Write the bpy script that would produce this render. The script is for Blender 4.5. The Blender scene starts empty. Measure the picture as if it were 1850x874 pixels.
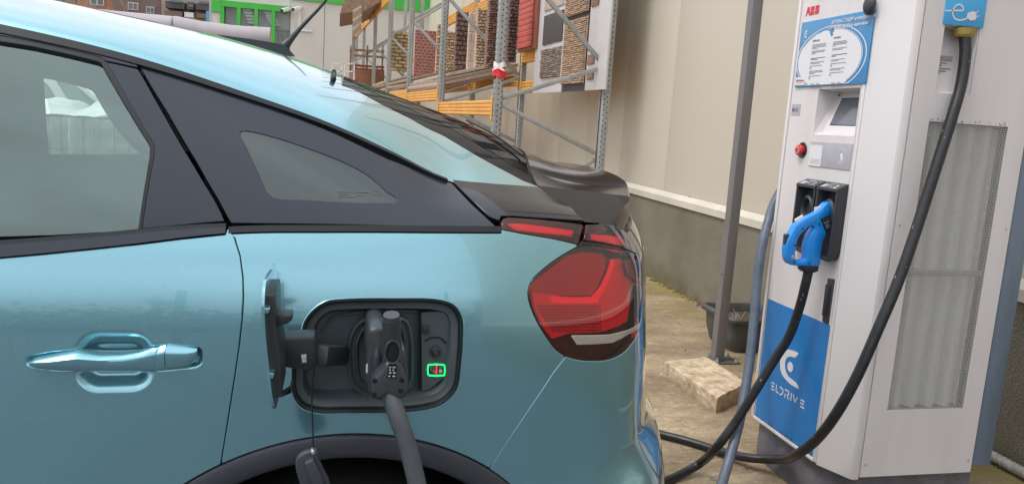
import bpy, bmesh, math, random
import numpy as np
from mathutils import Vector, Matrix
from mathutils.geometry import delaunay_2d_cdt
random.seed(7); rng=np.random.default_rng(7)
scene=bpy.context.scene
COL=scene.collection
# ------------------------------------------------------------------ camera
F=1388.; PITCH=8.8; ROLL=3.7; YAW=13.2; HC=1.30
def basis():
    p,r,y=[math.radians(a) for a in (PITCH,ROLL,YAW)]
    fwd=np.array([math.sin(y)*math.cos(p),math.cos(y)*math.cos(p),-math.sin(p)])
    right0=np.array([math.cos(y),-math.sin(y),0.]); up0=np.cross(right0,fwd)
    right=right0*math.cos(r)+up0*math.sin(r); up=-right0*math.sin(r)+up0*math.cos(r)
    return fwd,right,up
FW,RT,UP=basis(); C=np.array([0,0,HC])
cam_data=bpy.data.cameras.new('camera'); cam=bpy.data.objects.new('camera',cam_data); COL.objects.link(cam)
cam_data.sensor_width=36; cam_data.lens=F/1850*36; cam_data.clip_start=.02; cam_data.clip_end=600
M=Matrix((( RT[0],UP[0],-FW[0],C[0]),(RT[1],UP[1],-FW[1],C[1]),(RT[2],UP[2],-FW[2],C[2]),(0,0,0,1)))
cam.matrix_world=M; scene.camera=cam
# ------------------------------------------------------------------ sky, sun, exposure
SUN_EL,SUN_AZ=math.radians(60),math.radians(256)
w=bpy.data.worlds.new("World"); scene.world=w; w.use_nodes=True
nt=w.node_tree; nt.nodes.clear()
sky=nt.nodes.new('ShaderNodeTexSky'); sky.sky_type='NISHITA'; sky.sun_disc=False
sky.sun_elevation=SUN_EL; sky.sun_rotation=SUN_AZ; sky.air_density=1.5; sky.dust_density=5; sky.ozone_density=1
hs=nt.nodes.new('ShaderNodeHueSaturation'); hs.inputs['Saturation'].default_value=.25
mx=nt.nodes.new('ShaderNodeMixRGB'); mx.inputs[0].default_value=.62; mx.inputs[2].default_value=(10.5,10.8,11.6,1)
# soft cloud structure of an overcast sky
tc=nt.nodes.new('ShaderNodeTexCoord'); mp=nt.nodes.new('ShaderNodeMapping'); mp.inputs['Scale'].default_value=(1,1,2.5)
nz=nt.nodes.new('ShaderNodeTexNoise'); nz.inputs['Scale'].default_value=2.2; nz.inputs['Detail'].default_value=4
mr=nt.nodes.new('ShaderNodeMapRange'); mr.inputs[1].default_value=.3; mr.inputs[2].default_value=.7; mr.inputs[3].default_value=.78; mr.inputs[4].default_value=1.12
ml=nt.nodes.new('ShaderNodeMixRGB'); ml.blend_type='MULTIPLY'; ml.inputs[0].default_value=1
bg=nt.nodes.new('ShaderNodeBackground'); bg.inputs[1].default_value=.10
out=nt.nodes.new('ShaderNodeOutputWorld'); L=nt.links.new
L(sky.outputs[0],hs.inputs['Color']); L(hs.outputs[0],mx.inputs[1]); L(tc.outputs['Generated'],mp.inputs[0]); L(mp.outputs[0],nz.inputs['Vector'])
sx=nt.nodes.new('ShaderNodeSeparateXYZ'); L(tc.outputs['Generated'],sx.inputs[0])
zr=nt.nodes.new('ShaderNodeMapRange'); zr.inputs[1].default_value=-.05; zr.inputs[2].default_value=.9; zr.inputs[3].default_value=1.06; zr.inputs[4].default_value=1.42; L(sx.outputs['Z'],zr.inputs[0])
m2=nt.nodes.new('ShaderNodeMixRGB'); m2.blend_type='MULTIPLY'; m2.inputs[0].default_value=1
L(nz.outputs[0],mr.inputs[0]); L(mx.outputs[0],ml.inputs[1]); L(mr.outputs[0],ml.inputs[2]); L(ml.outputs[0],m2.inputs[1]); L(zr.outputs[0],m2.inputs[2]); L(m2.outputs[0],bg.inputs[0]); L(bg.outputs[0],out.inputs[0])
sd=bpy.data.lights.new('sun','SUN'); sd.energy=1.2; sd.angle=math.radians(15); sd.color=(1,.95,.88)
sun=bpy.data.objects.new('sun',sd); COL.objects.link(sun)
sun.rotation_euler=Vector((math.sin(SUN_AZ)*math.cos(SUN_EL),math.cos(SUN_AZ)*math.cos(SUN_EL),math.sin(SUN_EL))).to_track_quat('Z','Y').to_euler()
vs=scene.view_settings; vs.view_transform='Standard'; vs.look='None'; vs.gamma=1; vs.exposure=0.29; vs.use_curve_mapping=False
# ------------------------------------------------------------------ materials
def nodes(m): 
    m.use_nodes=True; n=m.node_tree; return n,n.nodes['Principled BSDF'],n.links.new
def rgb(c): return (c[0],c[1],c[2],1)
def mat(name,col,rough=.5,metal=0,coat=0,spec=.5,var=0,vscale=8,col2=None,bump=0,bscale=60,stretch=(1,1,1),rvar=0,emit=None,es=0,detail=6,coords='Object',fine=None,bdist=.01,coatr=.03):
    m=bpy.data.materials.new(name); n,p,l=nodes(m)
    p.inputs['Base Color'].default_value=rgb(col); p.inputs['Roughness'].default_value=rough; p.inputs['Metallic'].default_value=metal
    p.inputs['Coat Weight'].default_value=coat; p.inputs['Coat Roughness'].default_value=coatr; p.inputs['Specular IOR Level'].default_value=spec
    if emit: p.inputs['Emission Color'].default_value=rgb(emit); p.inputs['Emission Strength'].default_value=es
    if var or bump or rvar:
        tc=n.nodes.new('ShaderNodeTexCoord'); mp=n.nodes.new('ShaderNodeMapping'); mp.inputs['Scale'].default_value=stretch; l(tc.outputs[coords],mp.inputs[0])
    if var or rvar:
        nz=n.nodes.new('ShaderNodeTexNoise'); nz.inputs['Scale'].default_value=vscale; nz.inputs['Detail'].default_value=detail; nz.inputs['Roughness'].default_value=.6; l(mp.outputs[0],nz.inputs['Vector'])
        cr=n.nodes.new('ShaderNodeMapRange'); cr.inputs[1].default_value=.32; cr.inputs[2].default_value=.68; l(nz.outputs[0],cr.inputs[0])
    if var:
        c2=col2 or tuple(c*(1-var) for c in col)
        mx=n.nodes.new('ShaderNodeMixRGB'); mx.inputs[1].default_value=rgb(col); mx.inputs[2].default_value=rgb(c2); l(cr.outputs[0],mx.inputs[0]); last=mx.outputs[0]
        if fine:
            f=n.nodes.new('ShaderNodeTexNoise'); f.inputs['Scale'].default_value=fine[0]; f.inputs['Detail'].default_value=3; l(mp.outputs[0],f.inputs['Vector'])
            fr=n.nodes.new('ShaderNodeMapRange'); fr.inputs[1].default_value=.35; fr.inputs[2].default_value=.65; fr.inputs[3].default_value=1-fine[1]; fr.inputs[4].default_value=1+fine[1]; l(f.outputs[0],fr.inputs[0])
            mm=n.nodes.new('ShaderNodeMixRGB'); mm.blend_type='MULTIPLY'; mm.inputs[0].default_value=1; l(last,mm.inputs[1]); l(fr.outputs[0],mm.inputs[2]); last=mm.outputs[0]
        l(last,p.inputs['Base Color'])
    if rvar:
        r=n.nodes.new('ShaderNodeMapRange'); r.inputs[3].default_value=max(0,rough-rvar); r.inputs[4].default_value=min(1,rough+rvar); l(nz.outputs[0],r.inputs[0]); l(r.outputs[0],p.inputs['Roughness'])
    if bump:
        b=n.nodes.new('ShaderNodeTexNoise'); b.inputs['Scale'].default_value=bscale; b.inputs['Detail'].default_value=4; l(mp.outputs[0],b.inputs['Vector'])
        bp=n.nodes.new('ShaderNodeBump'); bp.inputs['Strength'].default_value=bump; bp.inputs['Distance'].default_value=bdist; l(b.outputs[0],bp.inputs['Height']); l(bp.outputs[0],p.inputs['Normal'])
    return m
def glass(name,tint,f0=.08,rough=0.0,edge=.5,gloss=(1,1,1),ior=1.5,fmax=1):
    m=bpy.data.materials.new(name); m.use_nodes=True; n=m.node_tree; n.nodes.clear(); l=n.links.new
    t=n.nodes.new('ShaderNodeBsdfTransparent'); t.inputs[0].default_value=rgb(tint)
    g=n.nodes.new('ShaderNodeBsdfGlossy'); g.inputs['Roughness'].default_value=rough; g.inputs[0].default_value=rgb(gloss)
    lw=n.nodes.new('ShaderNodeFresnel'); lw.inputs[0].default_value=ior
    r=n.nodes.new('ShaderNodeMapRange'); r.inputs[1].default_value=.04; r.inputs[2].default_value=1; r.inputs[3].default_value=f0; r.inputs[4].default_value=fmax; l(lw.outputs[0],r.inputs[0])
    mx=n.nodes.new('ShaderNodeMixShader'); o=n.nodes.new('ShaderNodeOutputMaterial')
    l(r.outputs[0],mx.inputs[0]); l(t.outputs[0],mx.inputs[1]); l(g.outputs[0],mx.inputs[2]); l(mx.outputs[0],o.inputs[0]); return m
def paint_mat():
    m=mat('teal_paint',(.235,.50,.58),.21,.76,1.0,.5,coatr=.015)
    n=m.node_tree; p=n.nodes['Principled BSDF']; l=n.links.new
    p.inputs['Coat IOR'].default_value=1.62
    # metallic flake: tiny variation in tone and tilt
    tc=n.nodes.new('ShaderNodeTexCoord'); v=n.nodes.new('ShaderNodeTexVoronoi'); v.inputs['Scale'].default_value=2600; l(tc.outputs['Object'],v.inputs['Vector'])
    mr=n.nodes.new('ShaderNodeMapRange'); mr.inputs[3].default_value=.88; mr.inputs[4].default_value=1.12; 
    sx=n.nodes.new('ShaderNodeSeparateColor'); l(v.outputs['Color'],sx.inputs[0]); l(sx.outputs[0],mr.inputs[0])
    mm=n.nodes.new('ShaderNodeMixRGB'); mm.blend_type='MULTIPLY'; mm.inputs[0].default_value=1; mm.inputs[1].default_value=(.235,.50,.58,1); l(mr.outputs[0],mm.inputs[2]); l(mm.outputs[0],p.inputs['Base Color'])
    b=n.nodes.new('ShaderNodeTexNoise'); b.inputs['Scale'].default_value=9; b.inputs['Detail'].default_value=1.5; l(tc.outputs['Object'],b.inputs['Vector'])
    bp=n.nodes.new('ShaderNodeBump'); bp.inputs['Strength'].default_value=.05; bp.inputs['Distance'].default_value=.004; l(b.outputs[0],bp.inputs['Height']); l(bp.outputs[0],p.inputs['Coat Normal'])
    return m
MT={}
MT['paint']=paint_mat()
MT['black_gloss']=mat('black_gloss_plastic',(.012,.012,.017),.07,0,0,.55)
MT['pillar']=mat('pillar_trim_plastic',(.020,.027,.043),.24,0,.15,.5,bump=.01,bscale=900,coatr=.10)
MT['rubber']=mat('rubber',(.014,.018,.022),.45,0,0,.4)
MT['cladding']=mat('textured_black_plastic',(.045,.050,.062),.48,0,0,.5,bump=.25,bscale=900,bdist=.001)
MT['portplastic']=mat('port_plastic',(.075,.098,.105),.42,0,0,.5,bump=.12,bscale=700,bdist=.001)
MT['portdark']=mat('port_dark_plastic',(.030,.036,.042),.4,0,0,.5)
MT['interior']=mat('cabin_trim',(.36,.41,.39),.8,var=.3,vscale=3)
MT['interior2']=mat('cabin_trim_dark',(.045,.055,.058),.85,var=.3,vscale=5)
MT['sideglass']=glass('tinted_side_glass',(.84,.96,.92),.19,gloss=(.80,1,.94))
MT['quarterglass']=glass('tinted_quarter_glass',(.45,.56,.54),.11,gloss=(.86,1,.98))
MT['clearglass']=glass('clear_glass',(.86,.95,.92),.06)
MT['rearglass']=glass('dark_rear_glass',(.10,.10,.10),.03,ior=1.3,fmax=.5)
MT['hatchblack']=glass('hatch_black_gloss',(1,1,1),.03,.03,ior=1.4,fmax=.30)
_n=MT['hatchblack'].node_tree; _t=[q for q in _n.nodes if q.type=='BSDF_TRANSPARENT'][0]; _m=[q for q in _n.nodes if q.type=='MIX_SHADER'][0]
_d=_n.nodes.new('ShaderNodeBsdfDiffuse'); _d.inputs[0].default_value=(.012,.012,.014,1); _n.links.new(_d.outputs[0],_m.inputs[1]); _n.nodes.remove(_t)
MT['redlens']=glass('red_lamp_lens',(.97,.40,.42),.09)
MT['smokelens']=glass('smoked_lamp_lens',(.80,.45,.48),.08)
MT['lampblack']=mat('lamp_black',(.07,.007,.012),.3)
MT['lampred']=mat('lamp_red_reflector',(.66,.03,.065),.35,.1,.3,bump=.3,bscale=500,emit=(.8,.01,.05),es=.16)  # faint self-glow added so the reflector reads brighter behind the tinted lens
MT['lampmid']=mat('lamp_red_dark',(.46,.04,.055),.35,.2,.3,bump=.2,bscale=300,emit=(.5,.02,.03),es=.05)  # slight glow put in to lift this red behind the lens
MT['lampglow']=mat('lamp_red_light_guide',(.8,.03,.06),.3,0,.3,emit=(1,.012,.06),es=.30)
MT['chrome']=mat('chrome_reflector',(.82,.80,.76),.22,.9,rvar=.08,vscale=60)
MT['tyre']=mat('tyre_rubber',(.02,.02,.02),.8,bump=.2,bscale=200)
MT['alloy']=mat('alloy_wheel',(.35,.36,.38),.3,.9)
MT['seal']=mat('seam_sealer_dark',(.004,.006,.008),.9)
MT['brightedge']=mat('bare_metal_edge',(.75,.76,.76),.25,.9)
MT['green']=mat('green_led',(.02,.5,.12),.4,emit=(.02,1,.22),es=1.1)
MT['redled']=mat('red_led',(.7,.02,.03),.4,emit=(1,.03,.06),es=.8)
MT['icon']=mat('pale_print',(.55,.58,.6),.5)
MT['cable']=mat('black_cable_sheath',(.022,.022,.026),.36,0,0,.5,var=.5,vscale=40,bump=.08,bscale=120,rvar=.1)
MT['plugcable']=mat('dark_grey_cable_sheath',(.10,.11,.125),.42,0,0,.5,var=.35,vscale=22,rvar=.12,bump=.08,bscale=90)
MT['plugbody']=mat('dark_plug_plastic',(.045,.049,.056),.38,0,.1,.5,bump=.08,bscale=500,bdist=.001)
MT['hose']=mat('blue_grey_conduit',(.115,.145,.19),.42,0,0,.5,var=.35,vscale=9,stretch=(1,1,2),col2=(.08,.10,.13),rvar=.12,fine=(140,.15))
MT['white']=mat('white_powder_coat',(.71,.665,.66),.38,0,0,.5,var=.06,vscale=1.5,stretch=(1,1,.6),col2=(.665,.635,.635),bump=.04,bscale=350,bdist=.001,rvar=.08)
MT['whitedirty']=mat('white_powder_coat_stained',(.71,.665,.66),.4,0,0,.5,var=.1,vscale=3,stretch=(3,3,.3),col2=(.65,.615,.61),bump=.04,bscale=350,bdist=.001)
MT['bluegrey']=mat('blue_grey_metal',(.17,.215,.27),.42,.2,0,.5,var=.2,vscale=5,stretch=(3,3,.6),bump=.03,bscale=300)
MT['plinthgrey']=mat('grey_plinth_paint',(.19,.185,.215),.6,var=.25,vscale=10,col2=(.11,.105,.12),bump=.1,bscale=120)
MT['bluefilm']=mat('blue_film',(.005,.20,.55),.32,0,.15,.5,var=.15,vscale=6,col2=(.004,.16,.47))
MT['signblue']=mat('sign_blue',(.055,.25,.50),.3,0,.1,.5,var=.08,vscale=8)
MT['skyblue']=mat('sticker_light_blue',(.06,.38,.72),.35)
MT['signwhite']=mat('sign_white_print',(.72,.71,.74),.4)
MT['textgrey']=mat('grey_print',(.20,.20,.22),.6)
MT['textfaint']=mat('faint_grey_print',(.42,.42,.45),.6)
MT['markgrey']=mat('glass_mark_grey',(.10,.13,.13),.6)
MT['printblack']=mat('black_print',(.03,.03,.035),.5)
MT['red']=mat('red_print',(.62,.04,.06),.45)
MT['redbutton']=mat('red_button_plastic',(.60,.03,.035),.3,0,.3)
MT['screen']=mat('lcd_screen_off',(.14,.15,.175),.10,0,.4,.6,var=.12,vscale=9)
MT['labelgrey']=mat('grey_label',(.44,.43,.47),.4,var=.1,vscale=20)
MT['holster']=mat('holster_plastic',(.040,.040,.047),.42,0,0,.5,bump=.1,bscale=500,bdist=.001,rvar=.08,vscale=20)
MT['blueplug']=mat('blue_plug_plastic',(.012,.25,.74),.30,0,.25,.5,bump=.05,bscale=400,bdist=.001,rvar=.06)
MT['yellowbrass']=mat('dull_yellow_gland',(.42,.30,.07),.5,var=.3,vscale=60)
MT['meshmetal']=mat('perforated_sheet',(.30,.30,.285),.5,.3)
MT['post']=mat('post_paint_taupe',(.215,.205,.205),.5,var=.12,vscale=5,stretch=(4,4,.6),bump=.04,bscale=200)
MT['planter']=mat('anthracite_planter',(.055,.058,.062),.5,var=.35,vscale=14,col2=(.09,.088,.08),bump=.1,bscale=150)
MT['soil']=mat('soil',(.09,.065,.04),.95,var=.5,vscale=40,bump=.8,bscale=60)
MT['galv']=mat('galvanised_steel',(.44,.45,.44),.42,.40,0,.5,var=.3,vscale=7,col2=(.31,.32,.315),rvar=.12,stretch=(2,2,.7))
MT['hole']=mat('punched_hole_dark',(.012,.012,.012),.9)
MT['orange']=mat('orange_beam_paint',(.82,.43,.085),.42,var=.22,vscale=6,col2=(.68,.32,.06),bump=.05,bscale=120)
MT['tapered']=mat('tape_red',(.75,.02,.03),.4); MT['tapewhite']=mat('tape_white',(.8,.8,.8),.4)
MT['boardwhite']=mat('display_board_white',(.62,.60,.60),.5,var=.08,vscale=3)
MT['dark_tile']=mat('dark_grey_tile',(.085,.078,.08),.7,var=.2,vscale=20)
MT['brownstone']=mat('brown_stone_veneer',(.34,.20,.145),.9,var=.6,vscale=14,col2=(.20,.12,.095),bump=.6,bscale=40,fine=(70,.35),stretch=(.5,.5,3))
MT['tanstone']=mat('tan_stone_veneer',(.52,.37,.26),.9,var=.6,vscale=10,col2=(.34,.22,.15),bump=.6,bscale=40,fine=(70,.3),stretch=(.35,.35,4))
MT['sandstone']=mat('sand_stone_veneer',(.62,.45,.31),.9,var=.5,vscale=12,col2=(.34,.22,.13),bump=.6,bscale=40,fine=(70,.3))
MT['darkrock']=mat('dark_rock_veneer',(.22,.14,.12),.9,var=.5,vscale=12,col2=(.085,.055,.05),bump=.8,bscale=30,fine=(70,.3))
MT['paleboard']=mat('pale_pink_board',(.55,.44,.37),.8,var=.2,vscale=10,bump=.3,bscale=40)
MT['redbrick']=mat('red_brick_veneer',(.48,.10,.07),.9,var=.7,vscale=7,col2=(.20,.07,.06),bump=.5,bscale=60)
MT['mortar']=mat('pale_mortar',(.42,.33,.28),.95,bump=.3,bscale=80)
MT['yellowstone']=mat('yellow_stone_veneer',(.56,.43,.26),.9,var=.5,vscale=9,col2=(.28,.21,.12),bump=.6,bscale=40,fine=(60,.25))
MT['redpanel']=mat('red_painted_panel',(.58,.09,.065),.5,var=.25,vscale=6,col2=(.50,.065,.05))
MT['redwood']=mat('brown_red_wood',(.30,.095,.05),.6,var=.4,vscale=12,stretch=(1,1,.3))
MT['cream']=mat('cream_board',(.60,.50,.40),.7,var=.3,vscale=12,col2=(.44,.33,.25),bump=.2,bscale=50)
MT['brownboard']=mat('brown_board',(.24,.145,.10),.8,var=.5,vscale=8,col2=(.36,.25,.18),stretch=(1,4,1),bump=.3,bscale=50)
MT['roofwood']=mat('weathered_roof_wood',(.36,.25,.175),.9,var=.5,vscale=14,bump=.5,bscale=40)
MT['greywood']=mat('grey_weathered_slats',(.27,.23,.19),.9,var=.5,vscale=12,stretch=(.5,.5,6),col2=(.42,.33,.24))
MT['copper']=mat('rust_brown_crate',(.30,.13,.07),.8,var=.3,vscale=10)
MT['shopwhite']=mat('shop_white_cladding',(.60,.585,.55),.6,var=.07,vscale=1.2)
MT['shopgreen']=mat('shop_green_trim',(.055,.46,.055),.45,var=.1,vscale=2)
MT['shopglass']=mat('shop_glass',(.30,.36,.34),.15,0,.3,.6,var=.35,vscale=.7,col2=(.42,.46,.44))
MT['shopdark']=mat('shop_inside_grey',(.66,.65,.67),.7,var=.2,vscale=2)
MT['stairwhite']=mat('white_stair_tread',(.75,.75,.75),.5)
MT['lilac']=mat('lilac_grey_tarpaulin',(.39,.355,.385),.5,var=.12,vscale=2,bump=.15,bscale=8)
MT['carwhite']=mat('white_car_paint',(.74,.76,.75),.3,0,.8)
MT['carglass']=mat('dark_car_glass',(.14,.20,.20),.08,0,.5,.6)
MT['wrap']=mat('white_stretch_wrap',(.62,.63,.60),.35,0,.3,.5,var=.2,vscale=12,stretch=(1,1,4),bump=.5,bscale=25)
MT['box']=mat('white_carton',(.55,.56,.53),.7,var=.15,vscale=8)
MT['brickapt']=mat('apartment_orange_render',(.40,.20,.115),.9,var=.25,vscale=.6,bump=.2,bscale=20)
MT['greyapt']=mat('apartment_brown_grey_render',(.20,.145,.13),.9,var=.35,vscale=.5,bump=.2,bscale=20)
MT['beigeapt']=mat('apartment_beige_render',(.38,.32,.26),.9,var=.25,vscale=.6)
MT['darkapt']=mat('apartment_dark_balcony',(.10,.095,.105),.8,var=.4,vscale=2)
MT['aptglass']=mat('apartment_window_glass',(.10,.12,.14),.1,0,.3)
MT['aptframe']=mat('apartment_window_frame',(.62,.62,.62),.6)
MT['bark']=mat('bare_bark',(.22,.17,.13),.95,var=.4,vscale=5)
MT['twig']=mat('pale_bare_twigs',(.36,.30,.24),.95)
MT['asphalt']=mat('asphalt',(.10,.105,.115),.8,bump=.4,bscale=90)
MT['fencewire']=mat('fence_wire_green',(.05,.09,.07),.5,.3)
MT['stonem']=None
MT['bluetarp']=mat('blue_tarp',(.05,.22,.36),.6)
# wall cladding with faint vertical ribs and stains
MT['panel']=mat('cream_sandwich_panel',(.63,.575,.485),.5,0,0,.5,var=.03,vscale=.5,stretch=(1,.02,.6),col2=(.60,.55,.465),bump=.02,bscale=3)
def add_stain(m,zc,zw,col,amt,yscale=2.0):
    """tide of dirt or moss around a height band, broken up by noise (dirt has its own colour)"""
    n=m.node_tree; p=n.nodes['Principled BSDF']; l=n.links.new
    src=p.inputs['Base Color'].links[0].from_socket if p.inputs['Base Color'].links else None
    tc=n.nodes.new('ShaderNodeTexCoord'); sp=n.nodes.new('ShaderNodeSeparateXYZ'); l(tc.outputs['Object'],sp.inputs[0])
    nz=n.nodes.new('ShaderNodeTexNoise'); nz.inputs['Scale'].default_value=yscale; nz.inputs['Detail'].default_value=7; l(tc.outputs['Object'],nz.inputs['Vector'])
    s=n.nodes.new('ShaderNodeMath'); s.operation='SUBTRACT'; l(sp.outputs['Z'],s.inputs[0]); s.inputs[1].default_value=zc
    a=n.nodes.new('ShaderNodeMath'); a.operation='ABSOLUTE'; l(s.outputs[0],a.inputs[0])
    r=n.nodes.new('ShaderNodeMapRange'); r.inputs[1].default_value=0; r.inputs[2].default_value=zw; r.inputs[3].default_value=1; r.inputs[4].default_value=0; l(a.outputs[0],r.inputs[0])
    q=n.nodes.new('ShaderNodeMapRange'); q.inputs[1].default_value=.35; q.inputs[2].default_value=.65; q.inputs[4].default_value=amt; l(nz.outputs[0],q.inputs[0])
    f=n.nodes.new('ShaderNodeMath'); f.operation='MULTIPLY'; l(r.outputs[0],f.inputs[0]); l(q.outputs[0],f.inputs[1])
    mx=n.nodes.new('ShaderNodeMixRGB'); l(f.outputs[0],mx.inputs[0]); mx.inputs[2].default_value=rgb(col)
    if src: l(src,mx.inputs[1])
    else: mx.inputs[1].default_value=p.inputs['Base Color'].default_value
    l(mx.outputs[0],p.inputs['Base Color'])
MT['pebble']=mat('pebble_dash_render',(.235,.212,.165),.95,0,0,.3,var=.35,vscale=1.6,col2=(.16,.145,.11),bump=1.0,bscale=120,fine=(150,.45),bdist=.006)
add_stain(MT['pebble'],0.0,.22,(.12,.10,.035),.85,5)
# concrete ground: broom-finished bands along X, damp stains, moss by the wall
def ground_mat():
    m=bpy.data.materials.new('broomed_concrete'); n,p,l=nodes(m); p.inputs['Roughness'].default_value=.85; p.inputs['Specular IOR Level'].default_value=.3
    N=lambda t:n.nodes.new(t)
    tc=N('ShaderNodeTexCoord')
    def noise(sc,det,stretch,rough=.6):
        mp=N('ShaderNodeMapping'); mp.inputs['Scale'].default_value=stretch; l(tc.outputs['Object'],mp.inputs[0])
        z=N('ShaderNodeTexNoise'); z.inputs['Scale'].default_value=sc; z.inputs['Detail'].default_value=det; z.inputs['Roughness'].default_value=rough; l(mp.outputs[0],z.inputs['Vector']); return z.outputs[0]
    def rng_(s,a,b,c=0,d=1):
        r=N('ShaderNodeMapRange'); r.inputs[1].default_value=a; r.inputs[2].default_value=b; r.inputs[3].default_value=c; r.inputs[4].default_value=d; l(s,r.inputs[0]); return r.outputs[0]
    def mix(f,a,b,mode='MIX'):
        x=N('ShaderNodeMixRGB'); x.blend_type=mode
        if isinstance(f,float): x.inputs[0].default_value=f
        else: l(f,x.inputs[0])
        for i,v in ((1,a),(2,b)):
            if isinstance(v,tuple): x.inputs[i].default_value=rgb(v)
            else: l(v,x.inputs[i])
        return x.outputs[0]
    big=rng_(noise(1.1,6,(1,2.2,1)),.36,.64); streak=rng_(noise(24,7,(1,2.4,1),.75),.3,.7,.62,1.34); fine=rng_(noise(120,4,(1,1.6,1),.7),.3,.7,.66,1.32)
    c=mix(big,(.43,.335,.22),(.24,.18,.115)); c=mix(rng_(noise(2.4,8,(1,2.0,1),.70),.43,.64,0,.75),c,(.185,.135,.08)); c=mix(rng_(noise(6,7,(1,2.2,1),.7),.56,.70,0,.6),c,(.62,.52,.39)); c=mix(1.0,c,streak,'MULTIPLY'); c=mix(1.0,c,fine,'MULTIPLY')
    c=mix(rng_(noise(60,2,(1,1,1)),.70,.78,0,.7),c,(.12,.08,.05))
    sp=N('ShaderNodeSeparateXYZ'); l(tc.outputs['Object'],sp.inputs[0])
    ms=rng_(sp.outputs['X'],2.15,2.8); f=N('ShaderNodeMath'); f.operation='MULTIPLY'; l(ms,f.inputs[0]); l(rng_(noise(3.5,6,(1,1,1)),.38,.6,0,.85),f.inputs[1])
    c=mix(f.outputs[0],c,(.235,.19,.045)); l(c,p.inputs['Base Color'])
    h=N('ShaderNodeMath'); h.operation='ADD'; l(noise(45,6,(1,3,1),.78),h.inputs[0]); l(noise(220,2,(1,1.5,1)),h.inputs[1])
    b=N('ShaderNodeBump'); b.inputs['Strength'].default_value=.55; b.inputs['Distance'].default_value=.006; l(h.outputs[0],b.inputs['Height']); l(b.outputs[0],p.inputs['Normal'])
    return m
MT['ground']=ground_mat()
MT['kerb']=mat('weathered_concrete_slab',(.60,.50,.37),.95,0,0,.3,var=.6,vscale=13,col2=(.40,.29,.175),bump=.9,bscale=60,fine=(28,.20),bdist=.008)
add_stain(MT['kerb'],0.0,.05,(.16,.13,.06),.9,14)
# fine perforated sheet: round holes (alpha) over corrugated core
def perf_mat():
    m=bpy.data.materials.new('perforated_grille_sheet'); n,p,l=nodes(m)
    tc=n.nodes.new('ShaderNodeTexCoord'); mp=n.nodes.new('ShaderNodeMapping'); mp.inputs['Scale'].default_value=(1,0,1); l(tc.outputs['Object'],mp.inputs[0])
    v=n.nodes.new('ShaderNodeTexVoronoi'); v.inputs['Scale'].default_value=170; v.inputs['Randomness'].default_value=.0; l(mp.outputs[0],v.inputs['Vector'])
    r=n.nodes.new('ShaderNodeMapRange'); r.inputs[1].default_value=.36; r.inputs[2].default_value=.46; l(v.outputs['Distance'],r.inputs[0])
    p.inputs['Base Color'].default_value=(.52,.51,.49,1); p.inputs['Roughness'].default_value=.5; l(r.outputs[0],p.inputs['Alpha']); return m
MT['perf']=perf_mat()
# ------------------------------------------------------------------ object helpers
def loc_of(o):
    v=Vector((0,0,0))
    while o is not None: v+=o.location; o=o.parent
    return v
def thing(name,label,cat,loc=(0,0,0),group=None,kind=None):
    o=bpy.data.objects.new(name,None); COL.objects.link(o); o.location=loc; o.empty_display_size=.1
    o['label']=label; o['category']=cat
    if group: o['group']=group
    return o
def tag(o,label,cat,group=None,kind=None):
    o['label']=label; o['category']=cat
    if group: o['group']=group
    if kind: o['kind']=kind
    return o
def link_mesh(name,me,m,parent=None,label=None,kind=None,mats=None):
    o=bpy.data.objects.new(name,me); COL.objects.link(o)
    if parent is not None: o.parent=parent
    me.materials.clear()
    for q in (mats or [m]): me.materials.append(q)
    if label: o['label']=label
    if kind: o['kind']=kind
    return o
def pymesh(name,V,Fc,m,parent=None,smooth=False,normals=None,label=None,kind=None,auto=None):
    """V in world coordinates; stored relative to the parent's place"""
    V=np.asarray(V,float); 
    if parent is not None: V=V-np.array(loc_of(parent))
    me=bpy.data.meshes.new(name); me.from_pydata([tuple(v) for v in V],[],[tuple(f) for f in Fc]); me.validate(clean_customdata=False)
    if smooth or normals is not None: me.polygons.foreach_set('use_smooth',[True]*len(me.polygons))
    if normals is not None: me.normals_split_custom_set_from_vertices([tuple(x) for x in normals])
    if auto is not None: me.set_sharp_from_angle(angle=math.radians(auto))
    me.update(); return link_mesh(name,me,m,parent,label,kind)
def bm_obj(name,bm,m,parent=None,smooth=None,label=None,kind=None):
    """bm in world coordinates"""
    if parent is not None: bmesh.ops.translate(bm,verts=bm.verts,vec=-loc_of(parent))
    me=bpy.data.meshes.new(name); bm.to_mesh(me); bm.free()
    if smooth is not None:
        me.polygons.foreach_set('use_smooth',[True]*len(me.polygons)); me.set_sharp_from_angle(angle=math.radians(smooth))
    return link_mesh(name,me,m,parent,label,kind)
def bm_box(bm,c,s,R=None,bev=0,seg=2):
    r=bmesh.ops.create_cube(bm,size=1); vs=r['verts']
    for v in vs: v.co=Vector((v.co.x*s[0],v.co.y*s[1],v.co.z*s[2]))
    if bev:
        es=list({e for v in vs for e in v.link_edges}); g=bmesh.ops.bevel(bm,geom=es,offset=bev,segments=seg,profile=.5,affect='EDGES'); vs=list(set(vs)&set(bm.verts))+list(g['verts']); vs=list({v for v in vs if v.is_valid})
    mt=Matrix.Translation(Vector(c)) @ (R.to_4x4() if R is not None else Matrix.Identity(4))
    bmesh.ops.transform(bm,matrix=mt,verts=vs); return vs
def box(name,lo,hi,m,parent=None,bev=.002,R=None,label=None,kind=None,smooth=35):
    bm=bmesh.new(); lo=Vector(lo); hi=Vector(hi); bm_box(bm,(lo+hi)/2,[abs(a) for a in (hi-lo)],R,bev); return bm_obj(name,bm,m,parent,smooth if bev else None,label,kind)
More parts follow.
